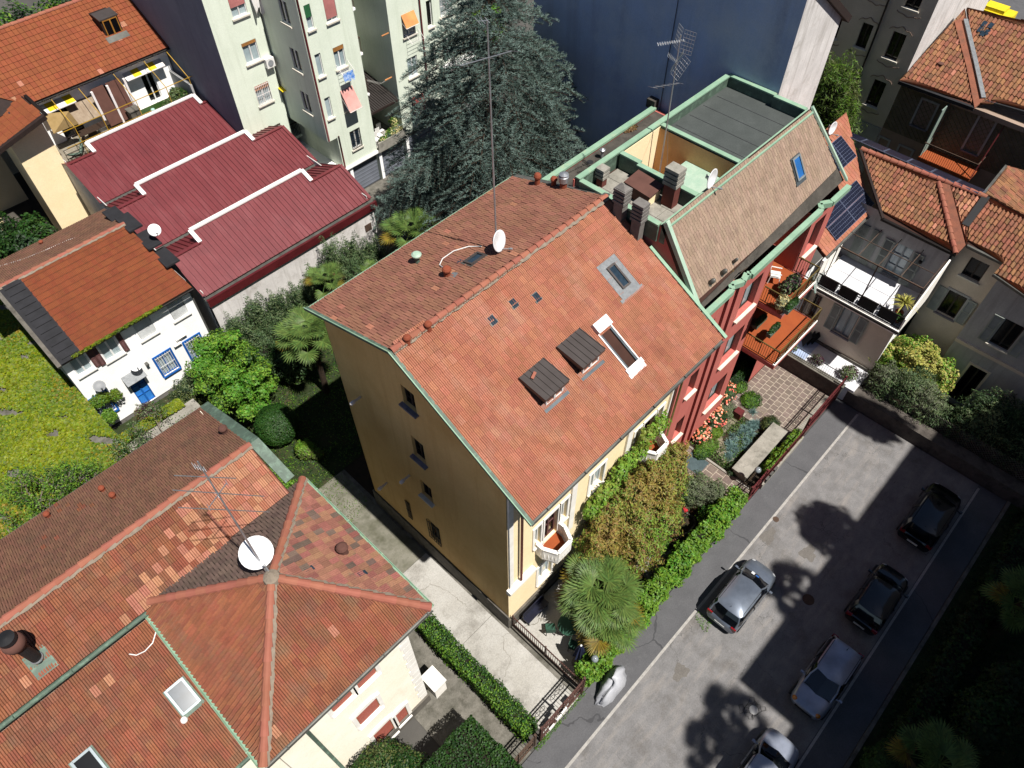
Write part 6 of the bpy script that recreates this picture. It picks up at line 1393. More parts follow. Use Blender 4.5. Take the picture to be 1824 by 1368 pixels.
# terrace over the lower storey
MB().box(32.2, 35.6, 3.35, 8.3, 5.3, 5.58).build('terrace_slab', 'white_trim', HH)
MB().box(32.35, 35.55, 3.5, 8.25, 5.585, 5.61).build('terrace_floor', 'white_floor', HH)
MB().bar((32.15, 3.3, 5.5), (32.15, 8.35, 5.5), .08, .1).build('terrace_edge', 'dark_iron', HH)
mb = MB(); mb.bar((32.3, 3.4, 6.45), (32.3, 8.25, 6.45), .05); mb.bar((32.3, 3.4, 5.7), (32.3, 8.25, 5.7), .03)
for k in range(40): mb.bar((32.3, 3.45+k*.122, 5.6), (32.3, 3.45+k*.122, 6.45), .018)
for k in range(6): mb.bar((32.3, 3.42, 5.75+k*.13), (32.3, 8.25, 5.75+k*.13), .01)
mb.build('railing', 'dark_iron', HH)
for i in range(4):
    y = 3.75+i*1.13; MB().box(32.34, 32.38, y, y+.95, 5.72, 6.4).build('rail_screen', 'solar_cell', HH)
    t = solo(MB().box(32.5, 32.85, y+.05, y+.9, 5.61, 6.05), 'planter_box', 'plastic_black', ['black trough behind the terrace rail, nearest the spiky plant', 'second black trough from the spiky plant behind the terrace rail', 'third black trough from the spiky plant behind the terrace rail', 'black trough behind the terrace rail, next to the propped green shutter'][i], 'planter', 'black troughs behind the terrace railing')
MB().add([(32.3, 3.34, 5.58), (35.6, 3.34, 5.58), (35.6, 3.34, 8.3), (34.6, 3.34, 8.0), (32.3, 3.34, 6.4), (32.3, 3.42, 5.58), (35.6, 3.42, 5.58), (35.6, 3.42, 8.3), (34.6, 3.42, 8.0), (32.3, 3.42, 6.4)], [(0, 1, 2, 3, 4), (9, 8, 7, 6, 5), (4, 3, 8, 9), (3, 2, 7, 8), (0, 4, 9, 5)]).build('terrace_screen', 'white_trim', HH)
MB().box(32.4, 34.5, 8.3, 8.42, 5.6, 7.2).build('terrace_parapet', 'white_trim', HH)
# set-back upper wall
HU = fr('x', 35.6); hu = [(7.25, 7.25+.01, 0, 0)]
uo = [(5.1, 6.05, 5.65, 7.85)]
wallmesh(HU, 3.5, 8.6, 5.3, 9.1, uo, .15).build('upper_wall', 'plaster_grey', HH)
window(HH, HU, *uo[0], glass='glass_curtain', frame='frame_grey', sill=None, shutter='shutter_grey', shutw=.55, name='terrace_door', bars=2)
for y in (6.9, 7.6):
    s = MB(); fbox(s, HU, y, y+.5, -.08, -.03, 5.68, 8.0)
    for k in range(26): fbox(s, HU, y+.06, y+.44, -.1, -.08, 5.78+k*.085, 5.81+k*.085)
    s.build('shutter', 'shutter_grey', HH)
solo(MB().lathe((35.5, 4.55, 7.45), [(.02, -.1), (.09, -.06), (.09, .08), (.02, .12)], 10), 'wall_lamp', 'dark_iron', 'small dark wall lamp right of the louvred terrace door', 'lamp')
# main wall further right
HR = fr('x', 36.2); hr = [(1.73, 2.66, 7.35, 8.55), (1.72, 2.68, 4.6, 6.25)]
wallmesh(HR, 1.05, 3.6, 0, 9.1, hr, .18).build('front_wall', 'plaster_warmgrey', HH)
window(HH, HR, *hr[0], glass='glass_dark', frame='frame_dark', sill='sill_stone'); window(HH, HR, *hr[1], glass='glass_dark', frame='frame_dark', sill='sill_grey', shutter='shutter_grey', shutw=.48, surround='plaster_grey')
HP = fr('x', 35.4); hp = [(-1.25, -.3, 5.0, 6.8), (-1.2, -.3, .3, 3.2), (-3.6, -2.7, 5, 6.8)]
wallmesh(HP, -6, 1.05, 0, 8.8, hp, .18).build('front_wall', 'plaster_grey', HH)
window(HH, HP, *hp[0], glass='glass_dark', frame='frame_dark', sill='sill_stone', shutter='shutter_grey', shutw=.48); window(HH, HP, *hp[1], glass='glass_dark', frame='frame_dark', sill=None, surround='plaster_warmgrey', name='door'); window(HH, HP, *hp[2], glass='glass_dark', frame='frame_dark', sill='sill_stone', shutter='shutter_grey', shutw=.48)
MB().box(35.3, 35.4, -6, 1.05, 4.15, 4.35).build('string_course', 'plaster_warmgrey', HH)
MB().box(35.42, 36.2, 1.03, 1.05, 0, 8.8).build('side_wall', 'plaster_grey', HH)
MB().box(36.2, 36.7, 3.45, 3.6, 0, 9).build('side_wall', 'plaster_grey', HH)
# pergola frame over the terrace
mb = MB()
mb.bar((33.1, 8.1, 7.95), (33.1, 3.5, 7.95), .06); mb.bar((33.1, 5.9, 5.6), (33.1, 5.9, 7.95), .06)
for y in (8.1, 7.0, 5.9, 4.7, 3.5): mb.bar((33.1, y, 7.97), (35.5, y, 8.2), .035)
mb.bar((34.3, 8.1, 8.1), (34.3, 3.5, 8.1), .03)
for y in (3.5, 8.1): mb.bar((33.1, y, 5.6), (33.1, y, 7.95), .04)
solo(mb, 'pergola_frame', 'rust_iron', 'thin brown metal pergola frame over the white terrace floor', 'pergola')
def spiky(c, lab, n, L, m, r=.0, potr=.22, poth=.4, w_=.035):
    t = T('spiky_plant', lab, 'potted plant', tuple(c)); V = []
    for k in range(n):
        a = rng.uniform(0, 2*pi); e = rng.uniform(.2, 1.35); p = A3(*c)+A3(0, 0, poth+r); d = A3(cos(a)*cos(e), sin(a)*cos(e), sin(e)); s = nrm(np.cross(d, (0, 0, 1)))*w_
        pts = [p+d*L*f+A3(0, 0, -1)*L*.45*f*f for f in (0, .35, .7, 1)]; ws = [1, .9, .55, .05]
        for i in range(3): V += [pts[i]-s*ws[i], pts[i]+s*ws[i], pts[i+1]+s*ws[i+1], pts[i+1]-s*ws[i+1]]
    quads_mesh('leaves', np.array(V)-A3(*c), [m], t)
    MB().lathe(c, [(potr*.7, 0), (potr, poth), (potr*1.05, poth)], 12).build('pot', 'clay_pot', t)
    if r: MB().tube([A3(*c)+A3(0, 0, poth), A3(*c)+A3(0, 0, poth+r)], .05, 6).build('stem', 'bark', t)
    return t
spiky((33.1, 3.9, 5.61), 'large yucca with drooping green and yellow leaves at the corner of the white terrace', 70, .85, 'leaf_variegated', r=.6)
potplant((32.75, 3.75, 5.61), 'low green pot plant at the foot of the yucca', [(0, 0, .1, .25, .25, .2)], 350, .06, ['leaf_lime', 'leaf_box2'], potr=.16, poth=.25)
# orange roof with solar panels, facing the street
oe = (8.03, 8.5); orr = (12.3, 11.05)
V = nrm((0, orr[0]-oe[0], orr[1]-oe[1])); N_ = nrm(np.cross((1, 0, 0), V)); OO = A3(31.2, oe[0], oe[1]); so_ = math.hypot(orr[0]-oe[0], orr[1]-oe[1])
o2 = MB().slab([(31.2, *oe), (35.9, *oe), (39.4, *orr), (31.2, *orr)], .16).build('orange_roof', 'roof_under', HH)
tiles(o2, OO, (1, 0, 0), V, [(0, 0), (4.7, 0), (8.2, so_), (0, so_)], .25, .38, 'flat', 'terracotta', lift=.02, single=60, seed=41, alt='terracotta_fresh', altp=.02)
gutter(HH, (31.2, oe[0]-.08, oe[1]-.02), (35.9, oe[0]-.08, oe[1]-.02), .08, 'zinc')
def panel_at(x, y, lab):
    z = oe[1]+(y-oe[0])*(orr[1]-oe[1])/(orr[0]-oe[0]); c = A3(x, y, z)+N_*.14; t = T('solar_panel', lab, 'solar panel', c, 'solar panels on the orange roof')
    MB().obox(c, (1, 0, 0), V, N_, .62, .5, .0, .04).build('frame', 'solar_line', t); cells = MB()
    for i in range(8):
        for j in range(6): cells.obox(c+A3(1, 0, 0)*(-.6+.15*(i+.5))+V*(-.48+.16*(j+.5)), (1, 0, 0), V, N_, .069, .074, .04, .046)
    cells.build('cell', 'solar_cell', t)

def arr(pix, nu, nv, labs):
    """panels laid side by side inside a measured quadrangle of the slope"""
    q = [WP(x, y, OO+N_*.12, N_)-OO for x, y in pix]; us = [p[0] for p in q]; vs = [p@V for p in q]; u0, u1, v0, v1 = min(us), max(us), min(vs), max(vs); k = 0
    for j in range(nv):
        for i in range(nu):
            a, b = (u1-u0)/nu, (v1-v0)/nv; c = OO+A3(1, 0, 0)*(u0+a*(i+.5))+V*(v0+b*(j+.5))+N_*.1; t = T('solar_panel', labs[k], 'solar panel', c, 'solar panels on the orange roof'); k += 1
            MB().obox(c, (1, 0, 0), V, N_, a/2-.012, b/2-.012, .0, .04).build('frame', 'solar_line', t); cells = MB(); m_, n_ = max(3, int(a/.17)), max(3, int(b/.17))
            for x in range(m_):
                for y in range(n_): cells.obox(c+A3(1, 0, 0)*(-a/2+.03+(a-.06)/m_*(x+.5))+V*(-b/2+.03+(b-.06)/n_*(y+.5)), (1, 0, 0), V, N_, (a-.06)/m_/2-.007, (b-.06)/n_/2-.007, .04, .046)
            cells.build('cell', 'solar_cell', t)
arr([(1490, 429), (1556, 361), (1520, 325)], 2, 2, ['solar panel of the large lower array at its lower left, by the red wall', 'solar panel of the large lower array at its lower right, by the old tiles', 'solar panel of the large lower array at its upper left, by the red wall', 'solar panel of the large lower array at its upper right, by the old tiles'])
arr([(1493, 308), (1525, 277), (1495, 243)], 2, 1, ['solar panel of the small upper pair beside the green verge', 'solar panel of the small upper pair beside the old tiles'])
# old tiled roofs beyond
TO = A3(35.3, 7.2, 9.0); TV = nrm((3.0, 0, 1.2)); TU = A3(0, -1, 0); TN = nrm(np.cross(TU, TV)); TN = TN if TN[2] > 0 else -TN
def uvT(px, py, O=TO, U=TU, V=TV, N=TN): p = WP(px, py, O, N)-O; return (p@U, p@V)
def patch(name, O, U, V, N, pix, m, par, seed, tw=.2, tl=.34, prof='barrel', single=0, alt=None, altp=0):
    uv = [uvT(a, b, O, U, V, N) for a, b in pix]; s = MB().slab([O+U*a+V*b for a, b in uv], .15).build(name, 'roof_under', par)
    tiles(s, O, U, V, uv, tw, tl, prof, m, seed=seed, single=single, alt=alt, altp=altp, jitter=.012); return s, uv
r1, uv1 = patch('tiled_roof', TO, TU, TV, TN, [(1571, 388), (1704, 453), (1674, 325), (1532, 265)], 'terracotta_old', HH, 42, single=120, alt='terracotta_fresh', altp=.03)
r2, uv2 = patch('tiled_roof', TO, TU, TV, TN, [(1722, 437), (1722, 400), (1752, 350), (1690, 326)], 'terracotta_old', HH, 43, single=20, alt='terracotta_fresh', altp=.5)
r3, uv3 = patch('tiled_roof', TO, TU, TV, TN, [(1757, 352), (1724, 402), (1722, 438), (1787, 470), (1769, 489), (1830, 530), (1900, 440), (1850, 400)], 'terracotta_old', HH, 44, single=60)
fl2 = MB(); q = [WP(x, y, TO+TN*.12, TN) for x, y in ((1674, 325), (1692, 328), (1720, 436), (1704, 453))]; fl2.slab(q, .14); fl2.build('hip_flashing', 'terracotta_old', HH)
a, b = WP(1672, 325, TO+TN*.12, TN), WP(1702, 452, TO+TN*.12, TN); caps(r1, b, a, .12, 'ridge_clay', .4)
a, b = WP(1757, 350, TO+TN*.1, TN), WP(1719, 402, TO+TN*.1, TN); MB().bar(a, b, .36, .12, up=tuple(TN)).build('valley_flashing', 'plastic_black', HH)
a, b = WP(1532, 266, TO+TN*.08, TN), WP(1573, 390, TO+TN*.08, TN); MB().bar(a, b, .12, .2, up=tuple(TN)).build('verge_board', 'wood_dark', HH)
a, b = WP(1534, 265, TO+TN*.1, TN), WP(1757, 351, TO+TN*.1, TN); caps(r1, a, b, .13, 'ridge_clay', .42, mortar='mortar', side=-1)
MB().bar(WP(1571, 388, TO, TN)-A3(.05, 0, .03), WP(1704, 453, TO, TN)-A3(.05, 0, .03), .16, .14).build('gutter', 'dark_iron', HH)
MB().bar(WP(1787, 470, TO, TN), WP(1722, 438, TO, TN), .14, .14).build('gutter', 'zinc', HH)
MB().bar(WP(1769, 489, TO, TN), WP(1832, 532, TO, TN), .14, .14).build('gutter', 'zinc', HH)
MB().box(36.5, 40, -6, 8.0, 0, 7.8).build('core_wall', 'plaster_grey', HH)
for k, n_l in enumerate(('leftmost, by the satellite dish', 'second from the satellite dish', 'third from the satellite dish', 'fourth from the satellite dish', 'fifth from the satellite dish', 'farthest from the satellite dish')):
    a = A3(38.45, 11.3-k*1.32, 10.42); t = T('solar_panel', 'dark ridge-side panel, '+n_l, 'solar panel', tuple(a), 'solar panels along the far ridge')
    v_ = nrm((1, 0, -.36)); MB().obox(a+v_*.5, (0, 1, 0), v_, np.cross((0, 1, 0), v_)*-1, .64, .6, 0, .04).build('frame', 'solar_line', t)
    MB().obox(a+v_*.5, (0, 1, 0), v_, np.cross((0, 1, 0), v_)*-1, .61, .57, .04, .05).build('cell', 'solar_cell', t)
d0 = W(1476, 236, 9.9); dish(W(1482, 228, 11.4), A3(-.1, -.98, .1), .36, 'white satellite dish at the top corner of the orange roof with panels', mast_to=W(1482, 228, 11.4)-A3(0, -.1, .6))
# roof with squared old tiles at the right edge
q = MB(); RO = A3(44.0, 3.0, 8.5); RV = nrm((0, 1, .4)); RU = A3(1, 0, 0)
RN = nrm(np.cross(RU, RV)); 
def onR(px, py): return WP(px, py, RO, RN)
TB = T('rear_outbuilding', 'low outbuilding with a squared old tile roof at the right edge', 'outbuilding', tuple(onR(1800, 340)*A3(1, 1, 0)))
uvq = [uvT(a, b, RO, RU, RV, RN) for a, b in ((1752, 345), (1792, 296), (1900, 330), (1900, 400), (1824, 385))]
sl2 = MB().slab([RO+RU*a+RV*b for a, b in uvq], .15).build('roof', 'roof_under', TB); tiles(sl2, RO, RU, RV, uvq, .3, .4, 'double', 'terracotta_old', seed=45, single=60, jitter=.02)
pq = [RO+RU*a+RV*b for a, b in uvq]; MB().prism([(p[0]+.2, p[1]) for p in pq], 0, min(p[2] for p in pq)-.2).build('wall', 'plaster_brown', TB)
MB().bar(pq[0], pq[1], .14, .14).build('gutter', 'zinc', TB)
# ================================================================ patterned house and grey villa far right
IX = 48.0; IH = T('patterned_house', 'brown house with diamond-patterned wall, balcony and old tiled roof at the top right', 'house', (50, 8, 0))
k_ = lambda y, z: (y*IX/41.3, 34-(34-z)*IX/41.3)
def kw(y0, y1, z0, z1): a, b = k_(y0, z0), k_(y1, z1); return (a[0], b[0], a[1], b[1])
IF = fr('x', IX); io = [kw(8.47, 9.27, 10.8, 12.27), kw(5.55, 6.3, 10.6, 12.6)]
yI0, yI1 = -4, 12.35
wallmesh(IF, yI0, yI1, 6.1, 9.6, io, .2).build('upper_wall', 'stucco_relief', IH); wallmesh(IF, yI0, yI1, 0, 6.1, [kw(10.0, 10.5, 8.6, 9.4), kw(8.6, 9.3, 8.0, 9.4), (7.2, 8.2, 3.1, 4.9)], .2).build('lower_wall', 'plaster_brown', IH)
dm = MB()
for i in range(-8, 52):
    y = yI0+i*.36
    for sgn in (1, -1):
        a0, a1 = (y, y+3.4) if sgn > 0 else (y+3.4, y)
        ya, yb = max(min(a0, a1), yI0), min(max(a0, a1), yI1)
        if yb-ya < .1: continue
        f0, f1 = (ya-y)/3.4, (yb-y)/3.4
        z0, z1 = (6.15+3.3*f0, 6.15+3.3*f1) if sgn > 0 else (9.45-3.3*f0, 9.45-3.3*f1)
        sk = any(o_[0]-.15 < (ya+yb)/2 < o_[1]+.15 for o_ in io) and False
        dm.bar((IX-.015, ya, z0), (IX-.015, yb, z1), .02, .035, up=(1, 0, 0))
dm.build('diamond_relief', 'plaster_olive', IH)
for q_ in io: window(IH, IF, q_[0], q_[1], q_[2], q_[3], frame='frame_dark', glass='glass_dark', sill='sill_grey', surround='plaster_grey')
for q_ in (kw(10.0, 10.5, 8.6, 9.4), kw(8.6, 9.3, 8.0, 9.4), (7.2, 8.2, 3.1, 4.9)): window(IH, IF, *q_, frame='frame_dark', glass='glass_dark', sill='sill_grey', surround='plaster_grey')
MB().box(IX-.35, IX, yI0, yI1, 9.25, 9.55).build('cornice', 'plaster_brown', IH)
MB().box(IX-1.5, IX, 5.9, 9.2, 5.9, 6.1).build('balcony', 'terrace_orange', IH); mb = MB(); mb.bar((IX-1.45, 5.9, 7.1), (IX-1.45, 9.2, 7.1), .05)
for k in range(26): mb.bar((IX-1.45, 5.95+k*.13, 6.1), (IX-1.45, 5.95+k*.13, 7.1), .02)
mb.bar((IX-1.45, 9.2, 7.1), (IX, 9.2, 7.1), .05); mb.bar((IX-1.45, 5.9, 7.1), (IX, 5.9, 7.1), .05); mb.build('balcony_railing', 'rust_iron', IH)
MB().slab([(IX-1.4, 9.15, 6.1), (IX-.1, 9.15, 6.1), (IX-.1, 9.15, 9.3), (IX-1.4, 9.15, 9.3)], .06).build('balcony_screen', 'shutter_green', IH)
MB().bar((IX-.1, 5.9, 9.3), (IX-1.4, 5.9, 6.0), .06).build('balcony_strut', 'red_iron', IH)
IO = A3(47.35, 12.35, 9.6); IV = nrm((5.7, 0, 2.5)); IU = A3(0, -1, 0); IN = nrm(np.cross(IU, IV)); IN = IN if IN[2] > 0 else -IN
i1, _ = patch('roof', IO, IU, IV, IN, [(1601, 146), (1735, 194), (1726, 60), (1718, 17)], 'terracotta_old', IH, 51, tw=.24, tl=.42, single=100, alt='terracotta_fresh', altp=.04)
i2, _ = patch('roof', IO, IU, IV, IN, [(1745, 186), (1760, 180), (1900, 222), (1900, 60), (1824, 38), (1722, 14), (1728, 60)], 'terracotta_old', IH, 52, tw=.24, tl=.42, single=160)
q = [WP(x, y, IO+IN*.14, IN) for x, y in ((1700, 38), (1716, 30), (1733, 110), (1752, 178), (1736, 192), (1722, 120))]; MB().slab(q, .14).build('valley_strip', 'terracotta_old', IH)
a, b, c_ = [WP(x, y, IO+IN*.2, IN) for x, y in ((1720, 34), (1738, 110), (1752, 174))]; MB().bar(a, b, .26, .06).bar(b, c_, .26, .06).build('lead_flashing', 'lead', IH)
mb = MB()
for px, py in ((1752, 45), (1764, 48), (1745, 55), (1757, 60), (1750, 62)): p = WP(px, py, IO, IN); mb.obox(p, IU, IV, IN, .13, .2, .06, .13)
mb.build('glass_tile', 'glass_sky', IH)
MB().bar(WP(1601, 146, IO, IN), WP(1735, 194, IO, IN), .2, .2).build('gutter', 'tar', IH); MB().bar(WP(1753, 180, IO, IN), WP(1880, 216, IO, IN), .2, .2).build('gutter', 'tar', IH)
MB().box(IX+.05, 60, yI0, 12.3, 0, 9.4).build('core_wall', 'plaster_brown', IH)
p = WP(1674, 117, IO, IN); pot(p, 'dark round vent hole with fresh tiles beside it on the old top-right roof', .2, .14, m='chimney_brown')
JH = T('grey_villa', 'grey villa with moulded window surrounds and a white side wall at the top right', 'villa', (52, 16, 0))
jo = [kw(*q_) for q_ in ((13.18, 13.78, 13.6, 14.9), (11.38, 12.1, 13.6, 15.0), (13.18, 13.78, 10.87, 12.3), (11.37, 12.08, 10.87, 12.35), (11.36, 12.1, 16.25, 17.8), (13.18, 13.78, 16.3, 17.8), (14.9, 15.5, 13.6, 14.9), (14.9, 15.5, 16.3, 17.7))]+[(12.9, 13.6, 3.2, 4.3)]
wallmesh(IF, 12.36, 21, 0, 19, jo, .22).build('front_wall', 'plaster_warmgrey', JH)
MB().add([(IX, 12.355, 0), (60, 12.355, 0), (60, 12.355, 19), (IX, 12.355, 19)], [(0, 1, 2, 3)]).build('side_wall', 'plaster_dirtywhite', JH)
MB().box(IX-.06, IX, 12.4, 21, 0, 6.0).build('plinth', 'plaster_grey', JH)
for q_ in jo:
    o = window(JH, IF, *q_, frame='frame_dark', glass='glass_dark', sill='sill_stone')
    s = MB(); a0, a1, z0, z1 = q_; n_ = 12
    for k in range(n_):
        f0, f1 = k/n_, (k+1)/n_; A_ = lambda f: (a0-.3+(a1-a0+.6)*f, z1+.06+.28*sin(pi*f)+.06*sin(5*pi*f)); p0, p1 = A_(f0), A_(f1)
        s.bar((IX-.02, *p0), (IX-.02, *p1), .04, .05, up=(1, 0, 0)); s.bar((IX-.02, p0[0], z0-.25-(p0[1]-z1)*.6), (IX-.02, p1[0], z0-.25-(p1[1]-z1)*.6), .04, .04, up=(1, 0, 0))
    s.build('surround', 'plaster_brown', o)
MB().tube([(IX-.1, 15.0, 0), (IX-.1, 15.0, 18)], .06, 6).build('downpipe', 'dark_iron', JH)
MB().box(IX-.1, 62, 12.3, 21, 19, 19.3).build('roof', 'wood_dark', JH)
struct(MB().box(36, 48, 12, 26, -.03, .03), 'rear_courtyard', 'concrete_old')
# ================================================================ fences, gates, garden fittings
def fence(name, lab, p, q, h, m, group=None, base=.35, rails=(.15, .9), picket=.12, cat='fence', topm=None, kerb='concrete_old', pw=.02):
    p, q = A3(*p, 0), A3(*q, 0); L = np.linalg.norm(q-p); d = (q-p)/L; t = T(name, lab, cat, tuple((p+q)/2), group)
    if base: MB().bar(p+A3(0, 0, base/2), q+A3(0, 0, base/2), .2, base).build('base_wall', kerb, t)
    for r in rails: MB().bar(p+A3(0, 0, base+(h-base)*r), q+A3(0, 0, base+(h-base)*r), .05, .04).build('rail', m, t)
    n = int(L/picket); me = None
    for k in range(n+1):
        c = p+d*(L*k/n)
        if me is None:
            o = MB().bar(c+A3(0, 0, base), c+A3(0, 0, h), pw).build('picket', m, t); me = o; c0 = c
        else:
            o = me.copy(); COL.objects.link(o); o.parent = t; o.location = Vector(c-c0)
    for k in range(int(L/2)+2):
        c = p+d*min(L, k*2.0); MB().bar(c, c+A3(0, 0, h+.08), .06).build('post', m, t)
    return t
def gate(name, lab, p, q, h, m, panels=True, z0=.08):
    p, q = A3(*p, 0), A3(*q, 0); L = np.linalg.norm(q-p); d = (q-p)/L; t = T(name, lab, 'gate', tuple((p+q)/2))
    for s0, s1 in ((0, .495), (.505, 1)):
        a, b = p+d*L*s0, p+d*L*s1; fr__ = MB()
        for z in (z0, z0+(h-z0)*.12, z0+(h-z0)*.55, h-.22, h): fr__.bar(a+A3(0, 0, z), b+A3(0, 0, z), .05, .04)
        for c in (a, b): fr__.bar(c+A3(0, 0, z0), c+A3(0, 0, h+.05), .06)
        f = fr__.build('gate_leaf', m, t); n = int(L*(s1-s0)/.14)
        bars = MB()
        for k in range(1, n): c = a+(b-a)*k/n; bars.bar(c+A3(0, 0, z0), c+A3(0, 0, h+.1), .018)
        bars.build('bar', m, f)
        sc = MB(); mid = (a+b)/2
        for k in (-1, 0, 1):
            for j in range(14):
                t0, t1 = 2*pi*j/14, 2*pi*(j+1)/14; c = mid+d*k*.3+A3(0, 0, z0+(h-z0)*.74)
                sc.bar(c+d*.13*cos(t0)+A3(0, 0, .13*sin(t0)), c+d*.13*cos(t1)+A3(0, 0, .13*sin(t1)), .018)
        sc.build('scroll', m, f)
        if panels: MB().bar(a+(b-a)*.35+A3(0, 0, z0+(h-z0)*.3), a+(b-a)*.65+A3(0, 0, z0+(h-z0)*.3), .02, .42).build('sheet', m, f)
    for c in (p-d*.1, q+d*.1): MB().bar(c, c+A3(0, 0, h+.15), .1).build('gate_post', m, t)
    return t
gate('driveway_gate', 'brown iron gate with scrolls closing the concrete driveway', (6.1, 4.3), (8.6, 4.3), 1.95, 'brown_iron')
gate('side_gate', 'brown iron gate in front of the ivory house beside the box hedge', (3.8, 4.35), (5.6, 4.35), 1.6, 'rust_iron', panels=False)
fence('street_fence', 'rusty brown fence on a low kerb running left past the side gate', (3.7, 4.35), (-2, 4.35), 1.6, 'rust_iron', base=.35)
fence('garden_fence', 'dark red fence along the driveway side of the yellow house garden', (8.72, 8.5), (8.72, 4.45), 1.35, 'brown_iron', base=.2, kerb='plinth_grey')
gate('vehicle_gate', 'dark red iron gate with a lattice shadow at the paved parking court', (27.3, 4.3), (31.0, 4.3), 1.9, 'red_iron', panels=False)
gate('garden_gate', 'dark red garden gate at the end of the slabbed path', (21.7, 4.25), (22.9, 4.25), 1.7, 'red_iron', panels=False)
fence('planted_fence', 'dark red fence with trailing greenery between the two red gates', (23.0, 4.22), (27.2, 4.22), 1.5, 'red_iron', base=.45, kerb='concrete_light')
for i, (x, y, lb) in enumerate(((22.95, 4.12, 'grey letter box on the red fence nearest the garden gate'), (23.35, 4.12, 'second grey letter box on the red fence'), (23.75, 4.12, 'third grey letter box on the red fence'))):
    solo(MB().box(x-.14, x+.14, y-.1, y, 1.0, 1.32), 'letter_box', 'zinc', lb, 'letter box', 'letter boxes on the red fence')
for i, (x, y, lb) in enumerate(((6.55, 4.2, 'white letter box low on the brown driveway gate'), (7.0, 4.2, 'white letter box on the brown gate, middle one'), (7.3, 4.2, 'small white notice box on the brown gate'))):
    solo(MB().box(x-.16, x+.16, y-.06, y, .75+i*.2, 1.02+i*.2), 'letter_box', 'plastic_white', lb, 'letter box', 'boxes on the driveway gate')
t = T('globe_lamp', 'clear globe lamp on a thin post by the red garden gate', 'lamp', (22.6, 4.6, 0)); MB().tube([(22.6, 4.6, 0), (22.6, 4.6, 1.75)], .03, 8).build('post', 'dark_iron', t); MB().lathe((22.6, 4.6, 1.9), [(.05, -.16), (.14, -.1), (.17, 0), (.14, .1), (.05, .16)], 14).build('globe', 'globe', t, smooth=True)
t = T('globe_lamp', 'clear globe lamp half hidden in the hedge end by the covered scooter', 'lamp', (9.6, 4.5, 0)); MB().tube([(9.6, 4.5, 0), (9.6, 4.5, 1.95)], .03, 8).build('post', 'dark_iron', t); MB().lathe((9.6, 4.5, 2.1), [(.05, -.16), (.13, -.1), (.16, 0), (.13, .1), (.05, .16)], 14).build('globe', 'globe', t, smooth=True)
# paved court of setts, slabs and path
def pave(name, x0, x1, y0, y1, nx, ny, z, m, gap=.04, skip=None, par=None, rot=0):
    dx, dy = (x1-x0)/nx, (y1-y0)/ny; st = struct(MB().box(x0, x1, y0, y1, z-.06, z), name, 'paver_joint')
    me = None
    for i in range(nx):
        for j in range(ny):
            off = (.5*dx if j % 2 else 0); a = x0+i*dx+off; b = min(a+dx-gap, x1)
            a0 = a; 
            if skip and skip((a+b)/2, y0+(j+.5)*dy): continue
            if b-a < .1: continue
            if me is None or b-a < dx-gap-.01:
                o = MB().box(a+gap/2, b, y0+j*dy+gap/2, y0+(j+1)*dy-gap/2, z-.02, z+.018).build('sett', m, st)
                if b-a >= dx-gap-.01: me = o; ref = (a, y0+j*dy)
            else:
                o = me.copy(); COL.objects.link(o); o.parent = st; o.location = Vector((a-ref[0]+random.uniform(-.004, .004), y0+j*dy-ref[1], random.uniform(-.004, .004)))
    return st
pave('parking_court', 26.4, 31.0, 4.75, 8.5, 12, 10, .05, 'paver')
struct(MB().box(26.4, 31.0, 4.42, 4.74, -.02, .06), 'court_edge', 'concrete_light')
pave('garden_path', 21.05, 22.5, 4.45, 8.4, 3, 8, .05, 'paver')
solo(MB().box(21.4, 22.45, 7.0, 8.1, .05, .085), 'slate_mat', 'slate_mat', 'blue-green slate slab let into the path before the red house', 'slab')
mb = MB().box(22.5, 22.62, 4.6, 8.4, 0, .14); solo(mb, 'bed_kerb', 'concrete_light', 'pale kerb between the slabbed path and the flower bed', 'kerb')
t = T('ramp_wall', 'long pale planter wall with a flat top beside the red fence', 'wall', (24.6, 5.3, 0)); MB().box(22.7, 26.6, 5.0, 5.75, 0, .6).build('wall', 'concrete_light', t); MB().box(22.62, 26.68, 4.92, 5.83, .603, .7).build('coping', 'concrete_light', t)
# stepping stones curving through the bed
def stone(x, y, r, par, k):
    n = 6; a0 = random.random()*6; P = [(x+cos(a0+2*pi*i/n)*r*random.uniform(.8, 1.15), y+sin(a0+2*pi*i/n)*r*random.uniform(.8, 1.15)) for i in range(n)]
    return MB().prism(P, .0, .05+random.uniform(0, .015)).build('stone', 'stone_piece', par)
sp = T('stepping_path', 'curving path of irregular pale flagstones round the blue grass mound', 'path', (24, 7, 0))
pth = [W(x, y)[:2] for x, y in ((1297, 820), (1280, 795), (1275, 775), (1290, 758), (1310, 742), (1320, 728), (1330, 732), (1345, 728), (1362, 738), (1375, 745))]
k = 0
for (x0, y0), (x1, y1) in zip(pth[:-1], pth[1:]):
    L = math.hypot(x1-x0, y1-y0); n = max(1, int(L/.24))
    for i in range(n):
        for o_ in (-.2, .0, .2): nx, ny = -(y1-y0)/L, (x1-x0)/L; stone(x0+(x1-x0)*i/n+nx*o_+random.uniform(-.03, .03), y0+(y1-y0)*i/n+ny*o_, .15, sp, k)
